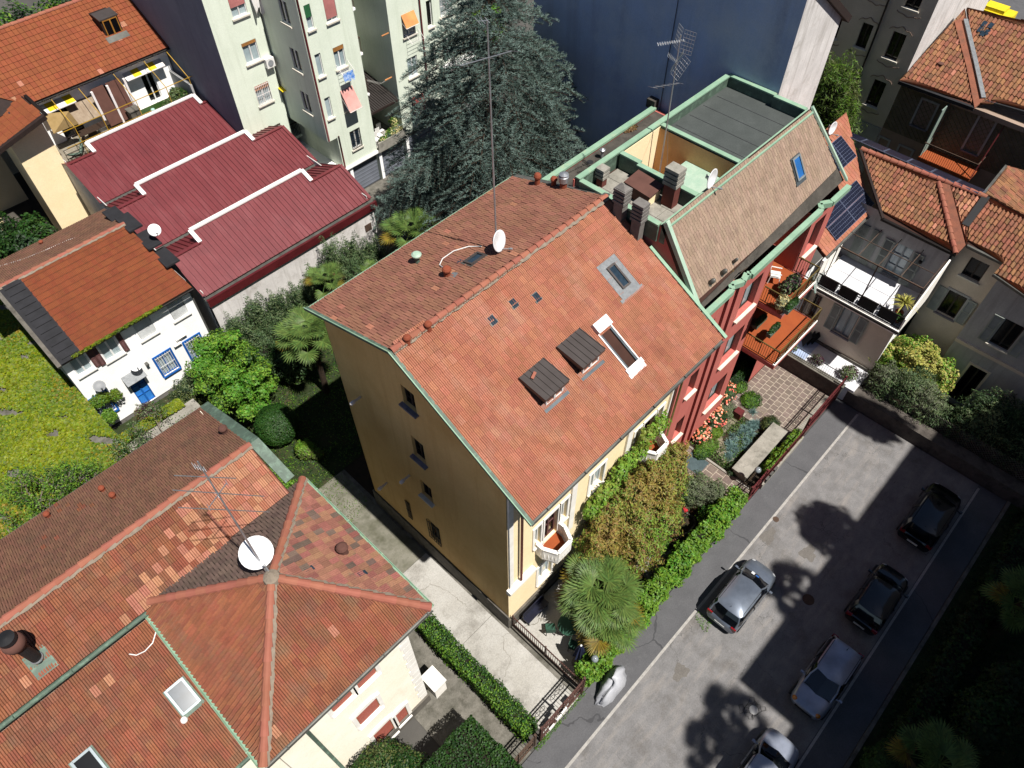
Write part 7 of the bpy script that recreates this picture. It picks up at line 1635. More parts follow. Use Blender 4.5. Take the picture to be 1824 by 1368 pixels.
# end of the street: raised patio, concrete wall, gardens beyond
PB = T('patio_wall', 'weathered concrete retaining wall with a thin iron railing beside the paved court', 'wall', (31.2, 6.5, 0))
MB().box(31.05, 31.3, 4.2, 8.6, 0, 1.15).build('wall', 'concrete_wall', PB); MB().box(31.0, 31.35, 4.15, 8.6, 1.15, 1.22).build('coping', 'concrete_old', PB)
mb = MB(); mb.bar((31.15, 4.2, 2.0), (31.15, 8.55, 2.0), .03); mb.bar((31.15, 4.2, 1.35), (31.15, 8.55, 1.35), .02)
for k in range(34): mb.bar((31.15, 4.25+k*.13, 1.22), (31.15, 4.25+k*.13, 2.0), .014)
mb.build('railing', 'dark_iron', PB)
struct(MB().box(31.3, 33.15, 3.6, 8.55, 0, 1.1), 'patio', 'white_floor')
struct(MB().box(31.3, 33.15, 6.8, 8.54, 1.1, 1.13), 'patio_tiles', 'plaster_slate')
EWL = T('street_end_wall', 'low rough concrete wall with lattice closing the end of the street', 'wall', (31.6, -1, 0))
MB().box(31.25, 32.05, -12, 3.9, 0, .95).build('wall', 'concrete_wall', EWL); lt_ = MB()
for k in range(90):
    y = -12+k*.17
    for s in (1, -1):
        lt_.bar((32.15, y, .9 if s > 0 else 1.9), (32.15, y+1.0, 1.9 if s > 0 else .9), .012, .02, up=(1, 0, 0))
lt_.build('lattice', 'concrete_old', EWL)
# stairs/bench on the patio
t = T('folded_loungers', 'dark folded garden chairs leaning on the grey wall of the patio', 'chairs', (32.7, 7.8, 1.13))
for k in range(3): MB().slab([(32.2+k*.25, 7.4-k*.15, 1.2), (32.6+k*.25, 7.7-k*.15, 1.2), (32.9+k*.2, 7.5-k*.15, 1.9), (32.5+k*.2, 7.2-k*.15, 1.9)], .03).build('chair_frame', 'plastic_black', t)
# scooter cover
p0 = W(1093, 1222); cv = MB(); cx, cy = 9.78, 3.5; n = 22; rows = 9
prof = [(1.0, 0), (.99, .1), (.93, .35), (.82, .6), (.68, .82), (.5, .97), (.3, 1.04), (.1, 1.06), (.0, 1.06)]
for j, (rr_, z) in enumerate(prof):
    for i in range(n):
        a = 2*pi*i/n; wob = 1+.08*sin(a*5+j*.7)+.05*sin(a*9+j)+random.uniform(-.05, .05); lx = 1.0; ly = .46+.07*cos(a)
        zz = z*(.9+.2*cos(a*1+.3)+random.uniform(-.05, .05)) + (.05*sin(a*4) if 2 < j < 7 else 0)
        cv.v.append((cx+lx*rr_*cos(a)*wob, cy+ly*rr_*sin(a)*wob+.1*cos(a), zz))
for j in range(len(prof)-1):
    for i in range(n): cv.f.append((j*n+i, j*n+(i+1) % n, (j+1)*n+(i+1) % n, (j+1)*n+i))
sc_ = solo(cv, 'covered_scooter', 'cover_grey', 'scooter under a creased silver-grey cover at the end of the hedge', 'scooter', smooth=True)
# furniture in the shaded front garden
gt = T('garden_table', 'round dark green metal table half under the palm fronds', 'table', (10.35, 6.55, 0)); MB().lathe((10.35, 6.55, 0), [(.5, .72), (.5, .74)], 22).build('top', 'green_table', gt); mb = MB()
MB().lathe((10.35, 6.55, 0), [(.04, 0), (.04, .72)], 8).build('stem', 'dark_iron', gt)
for i, (x, y, r_, lb) in enumerate(((9.9, 5.8, .4, 'green metal chair between the round table and the closed blue parasol'), (9.75, 7.1, 2.4, 'green metal chair on the wall side of the round table'))):
    t = T('garden_chair', lb, 'chair', (x, y, 0), 'green metal garden chairs'); t.rotation_euler = (0, 0, r_)
    MB().box(-.22, .22, -.22, .22, .43, .46).build('seat', 'green_table', t, local=True); MB().box(-.22, .22, .2, .23, .46, .85).build('backrest', 'green_table', t, local=True)
    for a in (-.2, .2):
        for b in (-.2, .2): MB().box(a-.015, a+.015, b-.015, b+.015, 0, .43).build('leg', 'dark_iron', t, local=True)
pa = T('closed_parasol', 'closed navy blue parasol standing by the garden fence', 'parasol', (9.55, 5.25, 0)); MB().tube([(9.55, 5.25, 0), (9.55, 5.25, 2.35)], .025, 8).build('pole', 'dark_iron', pa); cl = MB(); n = 16
for j, (r_, z) in enumerate(((.2, .95), (.22, 1.1), (.17, 1.6), (.1, 2.1), (.03, 2.32))):
    for i in range(n): a = 2*pi*i/n; q = r_*(1+.3*cos(a*8)); cl.v.append((9.55+q*cos(a), 5.25+q*sin(a), z))
for j in range(4):
    for i in range(n): cl.f.append((j*n+i, j*n+(i+1) % n, (j+1)*n+(i+1) % n, (j+1)*n+i))
cl.build('canopy', 'fabric_navy', pa); MB().lathe((9.55, 5.25, 2.3), [(.04, 0), (.05, .06), (.01, .1)], 8).build('finial', 'plastic_white', pa); MB().lathe((9.55, 5.25, 0), [(.28, 0), (.28, .06), (.06, .1)], 16).build('foot', 'concrete_old', pa)
bn = T('bench', 'dark patterned metal bench against the shaded yellow wall', 'bench', (9.9, 8.2, 0)); MB().box(9.2, 10.6, 7.95, 8.3, .42, .46).build('seat', 'solar_cell', bn); MB().box(9.2, 10.6, 8.3, 8.34, .46, .9).build('backrest', 'solar_cell', bn)
for x in (9.25, 10.5): MB().box(x, x+.05, 7.98, 8.3, 0, .42).build('leg', 'dark_iron', bn)
struct(MB().prism([(8.85, 5.0), (10.4, 5.0), (11.6, 7.2), (12.8, 8.5), (8.85, 8.5)], .006, .03), 'garden_paving', 'concrete')
pave('stepping_slabs', 14.9, 16.9, 5.3, 6.2, 4, 2, .03, 'concrete_light')
ke = MB(); arc = [W(x, y)[:2] for x, y in ((1137, 1010), (1160, 990), (1195, 965), (1225, 950), (1238, 935), (1235, 922), (1222, 915))]
for (x0, y0), (x1, y1) in zip(arc[:-1], arc[1:]): ke.bar((x0, y0, .06), (x1, y1, .06), .08, .12)
solo(ke, 'lawn_edging', 'concrete_old', 'thin curved stone edging round the shaded bed behind the hedge', 'edging')
pl = T('draped_pile', 'dark and red tarpaulin heap beside the oleander in the front garden', 'tarpaulin', tuple(W(1207, 910)))
c = W(1207, 912); 
for (dx, dy, r_, h, m) in ((0, 0, .42, .5, 'plastic_black'), (.3, -.15, .25, .35, 'cloth_red')):
    mb = MB(); n = 14
    for j, (rr_, z) in enumerate(((1, 0), (.9, .4), (.55, .8), (.15, 1.0))):
        for i in range(n): a = 2*pi*i/n; q = r_*rr_*(1+.18*sin(a*4+j)); mb.v.append((c[0]+dx+q*cos(a), c[1]+dy+q*sin(a)*.8, z*h))
    for j in range(3):
        for i in range(n): mb.f.append((j*n+i, j*n+(i+1) % n, (j+1)*n+(i+1) % n, (j+1)*n+i))
    mb.f.append(tuple(range(3*n, 4*n))); mb.build('sheet', m, pl)
for i, (px, py, lb) in enumerate(((1132, 988, 'terracotta pot lying by the edge of the sunny bed'), (1140, 993, 'terracotta pot with a red rim at the curved edging'))): solo(MB().lathe(W(px, py), [(.09, 0), (.15, .24), (.16, .24), (.16, .28)], 12), 'flower_pot', 'clay_pot', lb, 'flower pot')
solo(MB().box(23.9, 24.3, 8.0, 8.3, 0, .35), 'stone_block', 'stone_piece', 'pale stone block at the foot of the red wall', 'stone')
solo(MB().lathe(W(1233, 770), [(.2, 0), (.32, .2), (.34, .42), (.3, .44)], 14), 'large_pot', 'clay_pot', 'large round clay pot at the corner of the flower bed', 'flower pot')
solo(MB().box(25.9, 26.35, 7.4, 7.85, .02, .6), 'red_planter', 'red_iron', 'square dark red planter by the orange flowers', 'planter')
# kitchen table and chairs by the blue door
t = T('patio_set', 'white garden table by the blue door', 'table', tuple(W(205, 738))); c = W(205, 738)
MB().lathe((c[0], c[1], 0), [(.4, .7), (.4, .73)], 18).build('top', 'plastic_white', t); MB().lathe((c[0], c[1], 0), [(.04, 0), (.04, .7)], 8).build('stem', 'plastic_white', t)
solo(MB().lathe(W(199, 745, .9), [(.32, 0), (.34, .05), (.02, .1)], 18), 'round_tray', 'dish_grey', 'grey round table top by the creeper fringe', 'table top')
# apartment block outside the picture to the south: it shades the street
OB = T('south_building', 'large plain block standing beyond the shaded garden', 'apartment block', (32, -20, 0))
MB().box(14.62, 60, -27, -14.0, 0, 25.2).build('wall', 'plaster_grey', OB)
MB().box(14.4, 60, -27, -13.9, 25.2, 25.4).build('roof', 'bitumen', OB)
MB().box(-6, 14.6, -27, -16.2, 0, 24.6).build('wing_wall', 'plaster_grey', OB); MB().box(-6, 7.5, -27, -16.6, 24.6, 33.6).build('tower_wall', 'plaster_grey', OB)
# ================================================================ vegetation
def hedge(name, lab, x0, x1, y0, y1, h, n, lf, mats, wts=None, lump=.1, core=True):
    t = T(name, lab, 'hedge', ((x0+x1)/2, (y0+y1)/2, 0)); off = A3((x0+x1)/2, (y0+y1)/2, 0)
    A = [(x1-x0)*(y1-y0), (x1-x0)*h, (x1-x0)*h, (y1-y0)*h, (y1-y0)*h]; A = np.array(A)/sum(A); f = rng.choice(5, n, p=A); r1, r2 = rng.random(n), rng.random(n); d = rng.random(n)**2*.16
    X = np.where(f == 3, x0+d, np.where(f == 4, x1-d, x0+(x1-x0)*r1)); Y = np.where(f == 1, y0+d, np.where(f == 2, y1-d, y0+(y1-y0)*r2)); Z = np.where(f == 0, h-d, h*np.where(f == 1, r2, np.where(f == 2, r2, r1)))
    Y = np.where((f == 3) | (f == 4), y0+(y1-y0)*r2, Y); Nn = np.zeros((n, 3)); Nn[f == 0, 2] = 1; Nn[f == 1, 1] = -1; Nn[f == 2, 1] = 1; Nn[f == 3, 0] = -1; Nn[f == 4, 0] = 1; Nn[:, 2] += .5
    w_ = lump*(np.sin(X*3.1+Y*2)*np.cos(Y*3.7+X)+.6*np.sin(X*7.3+Z*4)+.5*rng.normal(size=n)); P_ = np.stack([X, Y, Z], 1)+Nn*w_[:, None]; P_[:, 2] = np.maximum(P_[:, 2], .03)
    V = leafquads(P_, Nn, lf, .6, .8)-off; g = np.sin(X*1.7)+rng.normal(size=n)*.9; q = np.quantile(g, np.cumsum(wts or [1/len(mats)]*len(mats))[:-1]) if len(mats) > 1 else []
    quads_mesh('foliage', V, mats, t, mi=np.digitize(g, q) if len(mats) > 1 else None)
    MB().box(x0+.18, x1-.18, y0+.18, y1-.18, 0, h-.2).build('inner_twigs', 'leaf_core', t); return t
hedge('street_hedge', 'long bright green laurel hedge between the front garden and the street', 9.0, 21.3, 4.2, 5.0, 1.55, 26000, .075, ['leaf_hedge', 'leaf_hedge2', 'leaf_lime'], (.4, .4, .2), lump=.14)
hedge('driveway_hedge', 'clipped dark green hedge along the left side of the concrete driveway', 5.48, 6.25, 4.7, 11.9, 1.3, 14000, .05, ['leaf_box2', 'leaf_hedge'], (.6, .4), lump=.07)
hedge('box_hedge', 'big square-clipped dark hedge block at the bottom of the picture', 1.75, 4.35, 3.2, 6.65, 2.5, 17000, .05, ['leaf_box', 'leaf_box2'], (.6, .4), lump=.05)
hedge('yard_hedge', 'yellow-green hedge strip running below the green roof flashing', 5.0, 5.9, 20.6, 26.5, 1.5, 9000, .07, ['leaf_hedge', 'leaf_lime2'], lump=.18)
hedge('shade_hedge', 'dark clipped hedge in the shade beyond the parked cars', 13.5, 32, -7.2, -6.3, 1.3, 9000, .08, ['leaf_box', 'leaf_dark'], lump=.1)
bush('rounded_tree', 'olive-tinged rounded tree by the brown shutters of the ivory house', 'tree', [(.3, 7.8, 1.9, 1.45, 1.0, 1.4), (.8, 7.3, 1.5, 1.3, 1.0, 1.3), (-.6, 7.7, 1.6, 1.1, .9, 1.2)], 16000, .055, ['leaf_box', 'leaf_olive', 'leaf_box2'], trunk=(.4, 7.9, 0, 1.6, .12))
bush('bronze_shrub', 'large mounded shrub with bronze and olive young leaves against the yellow wall', 'shrub', [(15.3, 7.3, 3.0, 1.7, 1.1, 1.8), (13.7, 7.6, 2.9, 1.3, .95, 2.0), (16.9, 7.3, 3.3, 1.5, 1.1, 1.8), (18.2, 7.3, 3.2, 1.1, 1.0, 1.6), (15.0, 6.3, 1.8, 1.4, 1.0, 1.5), (12.9, 7.1, 2.0, 1.1, .9, 1.5), (16.6, 6.4, 2.0, 1.3, .9, 1.5), (14.2, 7.8, 4.6, 1.0, .7, 1.0), (15.6, 7.7, 4.9, 1.0, .7, 1.0), (17.1, 7.6, 4.9, 1.0, .7, .9), (18.6, 7.4, 4.6, .7, .6, .8), (13.3, 6.5, 1.2, .9, .7, 1.0)],
     52000, .085, ['leaf_bronze', 'leaf_bronze2', 'leaf_rust', 'leaf_lime2'], wts=(.42, .34, .14, .10), aspect=.32, lump=.3, trunk=(15.2, 7.4, 0, 2.2, .14), base=(15.2, 7.4, 0))
bush('wall_vine', 'fresh yellow-green vine climbing the yellow wall beneath the gutter', 'vine', [(13.4+i*.6+.2*sin(i*3), 8.2, 5.5+i*.27+.25*sin(i*2.3), .55, .3, .55) for i in range(8)], 5200, .08, ['leaf_lime2', 'leaf_hedge2', 'leaf_bronze2'], core=None, base=(14.5, 8.4, 0), lump=.3)
bush('oleander', 'grey-green oleander at the end of the slabbed garden path', 'shrub', [(19.9, 6.4, 1.1, .95, .85, 1.0), (20.6, 5.6, .9, .6, .6, .8), (19.3, 7.0, 1.0, .7, .6, .8)], 7000, .09, ['leaf_oleander', 'leaf_oleander2', 'leaf_grey'], aspect=.18, tilt=1.0, lump=.2)
bush('round_shrub', 'small rounded bright green shrub beside the tarpaulin heap', 'shrub', [(16.6, 6.1, .5, .62, .5, .6)], 3500, .05, ['leaf_lime', 'leaf_hedge'], aspect=.25)
bush('green_vine', 'light green leafy bush between the bronze shrub and the tarpaulin', 'shrub', [(18.3, 6.5, .9, .4, .35, .6)], 1400, .07, ['leaf_lime2'])
for i, (x, y, z, r, m, lb) in enumerate(((12.6, 5.3, .4, .5, ['leaf_box2', 'leaf_dark'], 'low dark shrub between the palm and the street hedge'), (11.2, 4.9, .35, .35, ['leaf_oleander2'], 'grey-leaved low plant below the palm'), (13.2, 6.2, .5, .6, ['leaf_olive', 'leaf_bronze2'], 'olive low shrub behind the palm crown'), (10.4, 4.95, .3, .3, ['leaf_palm_dry', 'leaf_rust'], 'dry brown plant beside the closed parasol'), (19.4, 5.1, .6, .6, ['leaf_hedge', 'leaf_box2'], 'mid-green shrub joining the hedge to the oleander'))):
    bush('low_shrub', lb, 'shrub', [(x, y, z, r, r, z)], 1500, .06, m)
# palms
def palm(name, lab, base, h, nf=38, R_=1.15, blade=.62, lean=(0, 0), seed=1, old=.15, mats=('leaf_palm', 'leaf_palm_old', 'leaf_palm_dry'), trunkr=.16):
    Rg = np.random.default_rng(seed); t = T(name, lab, 'palm tree', (*base, 0)); top = A3(base[0]+lean[0], base[1]+lean[1], h); off = A3(*base, 0); V = []; MI = []
    MB().tube([A3(*base, 0), (A3(*base, 0)+top)/2+A3(.05, -.04, 0), top], [trunkr*1.2, trunkr, trunkr*1.15], 10).build('trunk', 'palm_bark', t)
    st = MB(); nf = int(nf*.6)
    for k in range(nf):
        f = (k+.5)/nf; a = k*2.399+Rg.uniform(-.35, .35); e = 1.15-1.75*f+Rg.uniform(-.15, .15); L = R_*(.35+.6*min(1, f*1.7))*Rg.uniform(.8, 1.1)
        d = A3(cos(a)*cos(e), sin(a)*cos(e), sin(e)); p1 = top+d*L*.55; p2 = top+d*L+A3(0, 0, -.08*L); st.tube([top, p1, p2], [.025, .018, .012], 4, cap=False)
        dh = A3(cos(a), sin(a), 0); fw = nrm(dh+A3(0, 0, .6-1.0*f)); sd = nrm(np.cross(fw, (0, 0, 1))); nn = np.cross(sd, fw)
        m = 1 if (f > .62 and Rg.random() < old*1.6) else 0
        if f > .93 and Rg.random() < .6: m = 2
        nl = 34; spread = 1.9+.3*Rg.random()
        for i in range(nl):
            q = -spread+2*spread*i/(nl-1); bl = blade*(1-.22*abs(q)/spread)*Rg.uniform(.9, 1.06); zz = .05 if i % 2 else -.05
            dd = nrm(fw*cos(q)+sd*sin(q)+nn*(zz+.28*abs(sin(q/2)))); w_ = .021*blade/.62+.004; side = nrm(np.cross(dd, nn)); sw = side*w_
            pm = p2+dd*bl*.6; pe = p2+dd*bl+A3(0, 0, -.07*bl*(.4+f)); up2 = nn*w_*.5
            V += [p2-sw*.35, p2+sw*.35, pm+sw+up2, pm-sw, pm-sw, pm+sw+up2, pe+sw*.1, pe-sw*.1]; MI += [m, m]
    st.build('leaf_stalk', mats[0], t); quads_mesh('fronds', np.array(V)-off, list(mats), t, mi=MI); return t
palm('fan_palm', 'large fan palm with yellowing lower fronds in the front corner of the garden', (11.75, 6.2), 3.1, 62, 1.35, .85, seed=3, old=.12)
palm('fan_palm', 'smaller fan palm with golden fronds just in front of the large one', (11.35, 5.1), 2.0, 34, 1.05, .8, seed=4, old=.3, trunkr=.12)
palm('fan_palm', 'tall fan palm standing behind the corner of the yellow house', (11.2, 25.9), 5.2, 48, 1.3, .8, seed=5, old=.08)
palm('fan_palm', 'fan palm rising through the oleanders behind the yellow house', (14.5, 28.6), 5.0, 24, .9, .6, seed=6)
palm('fan_palm', 'fan palm beside the cedar behind the yellow house', (20.3, 27.8), 5.4, 40, 1.4, .8, seed=7)
palm('fan_palm', 'fan palm low in the shade left of the cedar', (17.6, 28.8), 3.2, 20, .8, .5, seed=8)
palm('fan_palm', 'fan palm at the right edge in the shaded garden', (24.3, -7.6), 3.0, 34, 1.15, .75, seed=9)
palm('fan_palm', 'fan palm at the bottom right edge in the shaded garden', (15.4, -7.6), 3.0, 34, 1.15, .75, seed=10)
# back garden
_lb = []
_R = random.Random(9)
for k in range(30):
    a = k*2.4; f = k/30; rr_ = 1.9*sqrt(1-(f-.35)**2*1.4) if f < 1 else 0; zc = 1.5+3.2*f
    _lb.append((7.4+cos(a)*rr_*.8*_R.uniform(.7, 1.1), 28.3+sin(a)*rr_*1.15*_R.uniform(.7, 1.1), zc, _R.uniform(.45, .8), _R.uniform(.45, .85), _R.uniform(.3, .5)))
bush('lime_tree', 'vivid lime-green bushy tree beside the white house', 'tree', _lb, 36000, .085, ['leaf_lime', 'leaf_lime2', 'leaf_hedge2', 'leaf_box2'], wts=(.42, .34, .14, .1), aspect=.5, lump=.3, trunk=(7.5, 28.4, 0, 3.2, .16), base=(7.5, 28.4, 0), core=None, shell=.8)
bush('round_topiary', 'clipped round dark green bush on the lawn by the lime-green tree', 'bush', [(7.5, 25.1, 1.25, 1.15, 1.15, 1.2)], 11000, .045, ['leaf_box', 'leaf_box2'], lump=.02, tilt=.5, shell=.15)
bush('flowering_shrub', 'loose little shrub with yellowish tips at the end of the driveway', 'shrub', [(7.8, 23.2, .5, .55, .6, .5), (8.1, 22.6, .35, .35, .3, .35)], 2200, .06, ['leaf_hedge', 'leaf_hedge2', 'leaf_olive'])
bush('olive_shrub', 'dull olive-green shrub in front of the blue window of the white house', 'shrub', [(5.3, 30.2, 1.3, 1.1, .9, 1.2), (4.9, 29.6, .9, .8, .7, .9), (6.0, 30.8, 1.2, .7, .7, 1.1)], 9000, .06, ['leaf_olive', 'leaf_dark', 'leaf_oleander2'], aspect=.4)
bush('bronze_bush', 'reddish feathery bush by the blue door', 'shrub', [(3.0, 31.2, .9, .55, .5, .8), (3.4, 31.6, .6, .35, .3, .6)], 2200, .06, ['leaf_rust', 'leaf_oleander2', 'leaf_purple'], aspect=.25)
bush('climbing_plant', 'green climber over the low blue window of the white house', 'climber', [(1.6, 32.3, 2.5, .6, .25, .5), (2.4, 32.3, 2.2, .3, .2, .5), (1.5, 32.0, 1.4, .4, .3, .6)], 2600, .06, ['leaf_hedge', 'leaf_ivy2'], core=None)
for i in range(8):
    x, y = 9.6+i*1.36, 30.9-.05*i; hgt = 3.7+.4*sin(i*1.7)+(1.0 if i in (5, 6) else 0)
    bush('oleander', ['leftmost of the row of oleanders below the cream workshop wall', 'second oleander from the left below the workshop wall', 'third oleander from the left below the workshop wall', 'fourth oleander from the left below the workshop wall', 'fifth oleander, in the middle right of the row by the workshop', 'tall oleander reaching up the cream workshop wall', 'tallest oleander near the vent of the workshop wall', 'last oleander of the row at the corner of the workshop'][i], 'shrub',
         [(x, y, hgt*.55, 1.0, .95, hgt*.5), (x+.4, y-1.0, hgt*.42, .9, .95, hgt*.45), (x-.3, y-.2, hgt*.78, .6, .6, hgt*.3)], 7600, .085, ['leaf_oleander', 'leaf_oleander2', 'leaf_dark'], wts=(.5, .3, .2), aspect=.2, tilt=1.0, lump=.22, group='oleanders along the workshop wall')
for i, (x, y, r, h) in enumerate(((10.5, 28.4, 1.2, 2.2), (12.4, 29.3, 1.1, 2.0), (16.6, 26.4, 1.2, 2.0), (19.5, 25.5, 1.0, 2.2), (9.4, 30.2, 1.0, 2.2), (18.5, 31, .9, 2.2))):
    bush('shade_shrub', ['dark shrub under the tall palm nearest the lime-green tree', 'dark shrub between the two palms behind the house', 'shaded shrub behind the middle of the yellow house', 'shaded shrub at the far corner of the yellow house', 'dark shrub between the lime-green tree and the oleanders', 'bluish shrub at the corner below the workshop'][i], 'shrub', [(x, y, h*.55, r, r, h*.5)], 3000, .08, ['leaf_dark', 'leaf_box', 'leaf_oleander'], lump=.2)
# a few irregular beds of ground cover
def scatter(name, lab, poly, n, mats, size=.05, cat='ground cover', z=.02, up=1.2, aspect=.3, tilt=.9, hmax=.08, kind='stuff'):
    xs = [p[0] for p in poly]; ys = [p[1] for p in poly]; X = rng.uniform(min(xs), max(xs), n*2); Y = rng.uniform(min(ys), max(ys), n*2); ins = np.zeros(len(X), bool); j = len(poly)-1
    for i in range(len(poly)):
        xi, yi, xj, yj = *poly[i], *poly[j]; c = ((yi > Y) != (yj > Y)) & (X < (xj-xi)*(Y-yi)/((yj-yi) or 1e-9)+xi); ins ^= c; j = i
    X, Y = X[ins][:n], Y[ins][:n]; f = np.sin(X*2.1+Y)*np.cos(Y*1.9-X*.7)+rng.normal(size=len(X))*.4; k = f > -.55; X, Y = X[k], Y[k]
    P_ = np.stack([X, Y, z+rng.random(len(X))*hmax], 1); off = A3(X.mean(), Y.mean(), z); V = leafquads(P_, np.tile([0, 0, up], (len(P_), 1)), size, aspect, tilt)-off
    o = quads_mesh(name, V, mats, mi=rng.integers(0, len(mats), len(P_))); o.location = off; o['label'] = lab; o['category'] = cat; o['kind'] = kind; return o
scatter('lawn_grass', 'rough grass of the back garden', [(4.5, 21.1), (21.5, 21.1), (21.5, 31.5), (4.5, 31.5)], 30000, ['leaf_box2', 'leaf_hedge', 'leaf_dark'], .07)
scatter('weeds', 'weeds and moss spreading at the top end of the driveway', [(6.2, 17.5), (8.3, 18.5), (8.4, 21), (5.6, 21.3)], 1200, ['leaf_hedge', 'leaf_olive'], .045)
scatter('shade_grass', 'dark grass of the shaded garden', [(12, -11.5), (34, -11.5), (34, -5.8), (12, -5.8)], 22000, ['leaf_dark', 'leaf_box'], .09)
scatter('garden_leaves', 'low leafy undergrowth of the front garden', [(8.9, 4.6), (20.8, 4.6), (20.8, 8.5), (12.9, 8.5), (10.5, 5.0)], 9000, ['leaf_dark', 'leaf_box', 'leaf_olive', 'leaf_rust'], .06)
scatter('bed_leaves', 'low leafy filling of the flower bed before the red house', [(22.7, 5.9), (26.3, 5.9), (26.3, 8.55), (22.8, 8.55)], 4200, ['leaf_box2', 'leaf_oleander2', 'leaf_dark', 'leaf_hedge'], .06, hmax=.16)
scatter('kerb_weeds', 'weeds along the foot of the fence', [(5.6, 4.05), (8.8, 4.1), (8.8, 4.25), (5.6, 4.25)], 500, ['leaf_lime', 'leaf_hedge'], .04)
scatter('road_weeds', 'tufts of weeds in cracks by the parked grey car', [(14.6, 1.8), (15.4, 1.9), (15.3, 2.7), (14.9, 2.6)], 160, ['leaf_lime', 'leaf_hedge'], .04)
# flower bed before the red house
fb = [(1240, 745, .85, .7, 'azalea with orange blooms at the corner of the red house'), (1262, 722, .95, .8, 'orange azalea, second from the purple maple'), (1287, 700, 1.0, .85, 'azalea densest with orange flowers by the red wall'), (1250, 775, .65, .6, 'low azalea with a few orange blooms by the large pot'), (1275, 745, .75, .7, 'azalea with pale pink blooms in the middle of the bed')]
for px, py, z, r, lb in fb:
    c = W(px, py, z*.5); t = bush('azalea', lb, 'shrub', [(c[0], c[1], z*.5, r, r*.8, z*.55)], 2400, .06, ['leaf_dark', 'leaf_box2', 'leaf_oleander'], aspect=.3); n = 110
    P_, d = blob_points([(c[0], c[1], z*.52, r*1.05, r*.85, z*.62)], n, shell=.1); quads_mesh('flowers', leafquads(P_, d+[0, 0, 1.2], .07, .9, .5)-A3(*t.location), ['flower_orange', 'flower_pale'], t, mi=(rng.random(len(P_)) > .7).astype(int))
for px, py, z, r, m, lb in ((1232, 738, .8, .42, ['leaf_purple'], 'dark purple maple at the corner of the red house'), (1305, 672, .6, .6, ['leaf_box2', 'leaf_dark'], 'glossy green shrub beneath the orange terrace'), (1328, 655, .5, .5, ['leaf_hedge', 'leaf_dark'], 'green plant at the corner of the orange terrace'),
    (1338, 712, .4, .55, ['leaf_box2', 'leaf_hedge'], 'low green mound where the bed meets the paved court'), (1295, 730, .45, .5, ['leaf_oleander2', 'leaf_grey'], 'grey feathery plant above the curved stones'), (1262, 790, .4, .5, ['leaf_hedge', 'leaf_olive'], 'green mound left of the curved stones'), (1250, 805, .35, .42, ['leaf_box2', 'leaf_hedge'], 'leafy clump by the bed kerb'),
    (1372, 755, .55, .48, ['leaf_olive', 'leaf_dark'], 'olive shrub between the blue grass and the planter wall'), (1308, 835, .35, .4, ['leaf_dark', 'leaf_oleander'], 'dark plant by the end of the curved stones'), (1275, 770, .35, .35, ['leaf_ivy2', 'leaf_hedge'], 'yellow-green low plant along the curved stones'), (1365, 835, .3, .35, ['leaf_hedge'], 'green tuft behind the red fence'), (1318, 688, .4, .4, ['leaf_dark', 'leaf_hedge'], 'dense green plant beside the court paving')):
    c = W(px, py, z*.6); bush('bed_plant', lb, 'plant', [(c[0], c[1], z*.55, r*1.25, r*1.05, z*.6)], 2000, .055, m, aspect=.35)
def tufts(name, lab, spots, m, L=.28, nb=70, cat='ornamental grass'):
    c0 = A3(np.mean([s[0] for s in spots]), np.mean([s[1] for s in spots]), 0); V = []; t = T(name, lab, cat, tuple(c0))
    for x, y, r in spots:
        for k in range(nb):
            a = rng.uniform(0, 2*pi); e = rng.uniform(.25, 1.5); d = A3(cos(a)*cos(e), sin(a)*cos(e), sin(e)); l = L*rng.uniform(.7, 1.2)*r/.22; s = nrm(np.cross(d, rng.normal(size=3)))*.007; p = A3(x, y, .04)
            V += [p-s, p+s, p+d*l*.6+s, p+d*l*.6-s, p+d*l*.6-s, p+d*l*.6+s, p+d*l+A3(0, 0, -.05)+s*.2, p+d*l+A3(0, 0, -.05)-s*.2]
    quads_mesh('blades', np.array(V)-c0, [m], t); return t
sp_ = []
for k in range(46):
    f = rng.random(); w_ = rng.uniform(-1, 1); a, b = W(1290, 818, .1), W(1348, 752, .1); c = a+(b-a)*f; sp_.append((c[0]+w_*.12, c[1]+w_*.55*sin(pi*min(max(f, .12), .9)), .24))
tufts('blue_grass', 'mound of spiky blue-green grass in the middle of the flower bed', sp_, 'leaf_blue', L=.3, nb=90)
tufts('blue_tuft', 'single round tuft of blue grass at the bend of the stone path', [(*W(1341, 735, .1)[:2], .3)], 'leaf_blue', nb=160)
bush('fence_greenery', 'greenery trailing through the red fence above the planter wall', 'plant', [(24.2+i*.55, 4.5, .55+.12*sin(i*2), .36, .28, .42) for i in range(6)], 3400, .06, ['leaf_ivy2', 'leaf_hedge', 'leaf_hedge2'], core=None)
spiky((25.3, 4.8, .2), 'arching green grassy plant behind the red fence', 60, .6, 'leaf_hedge', potr=.1, poth=.1, w_=.02)
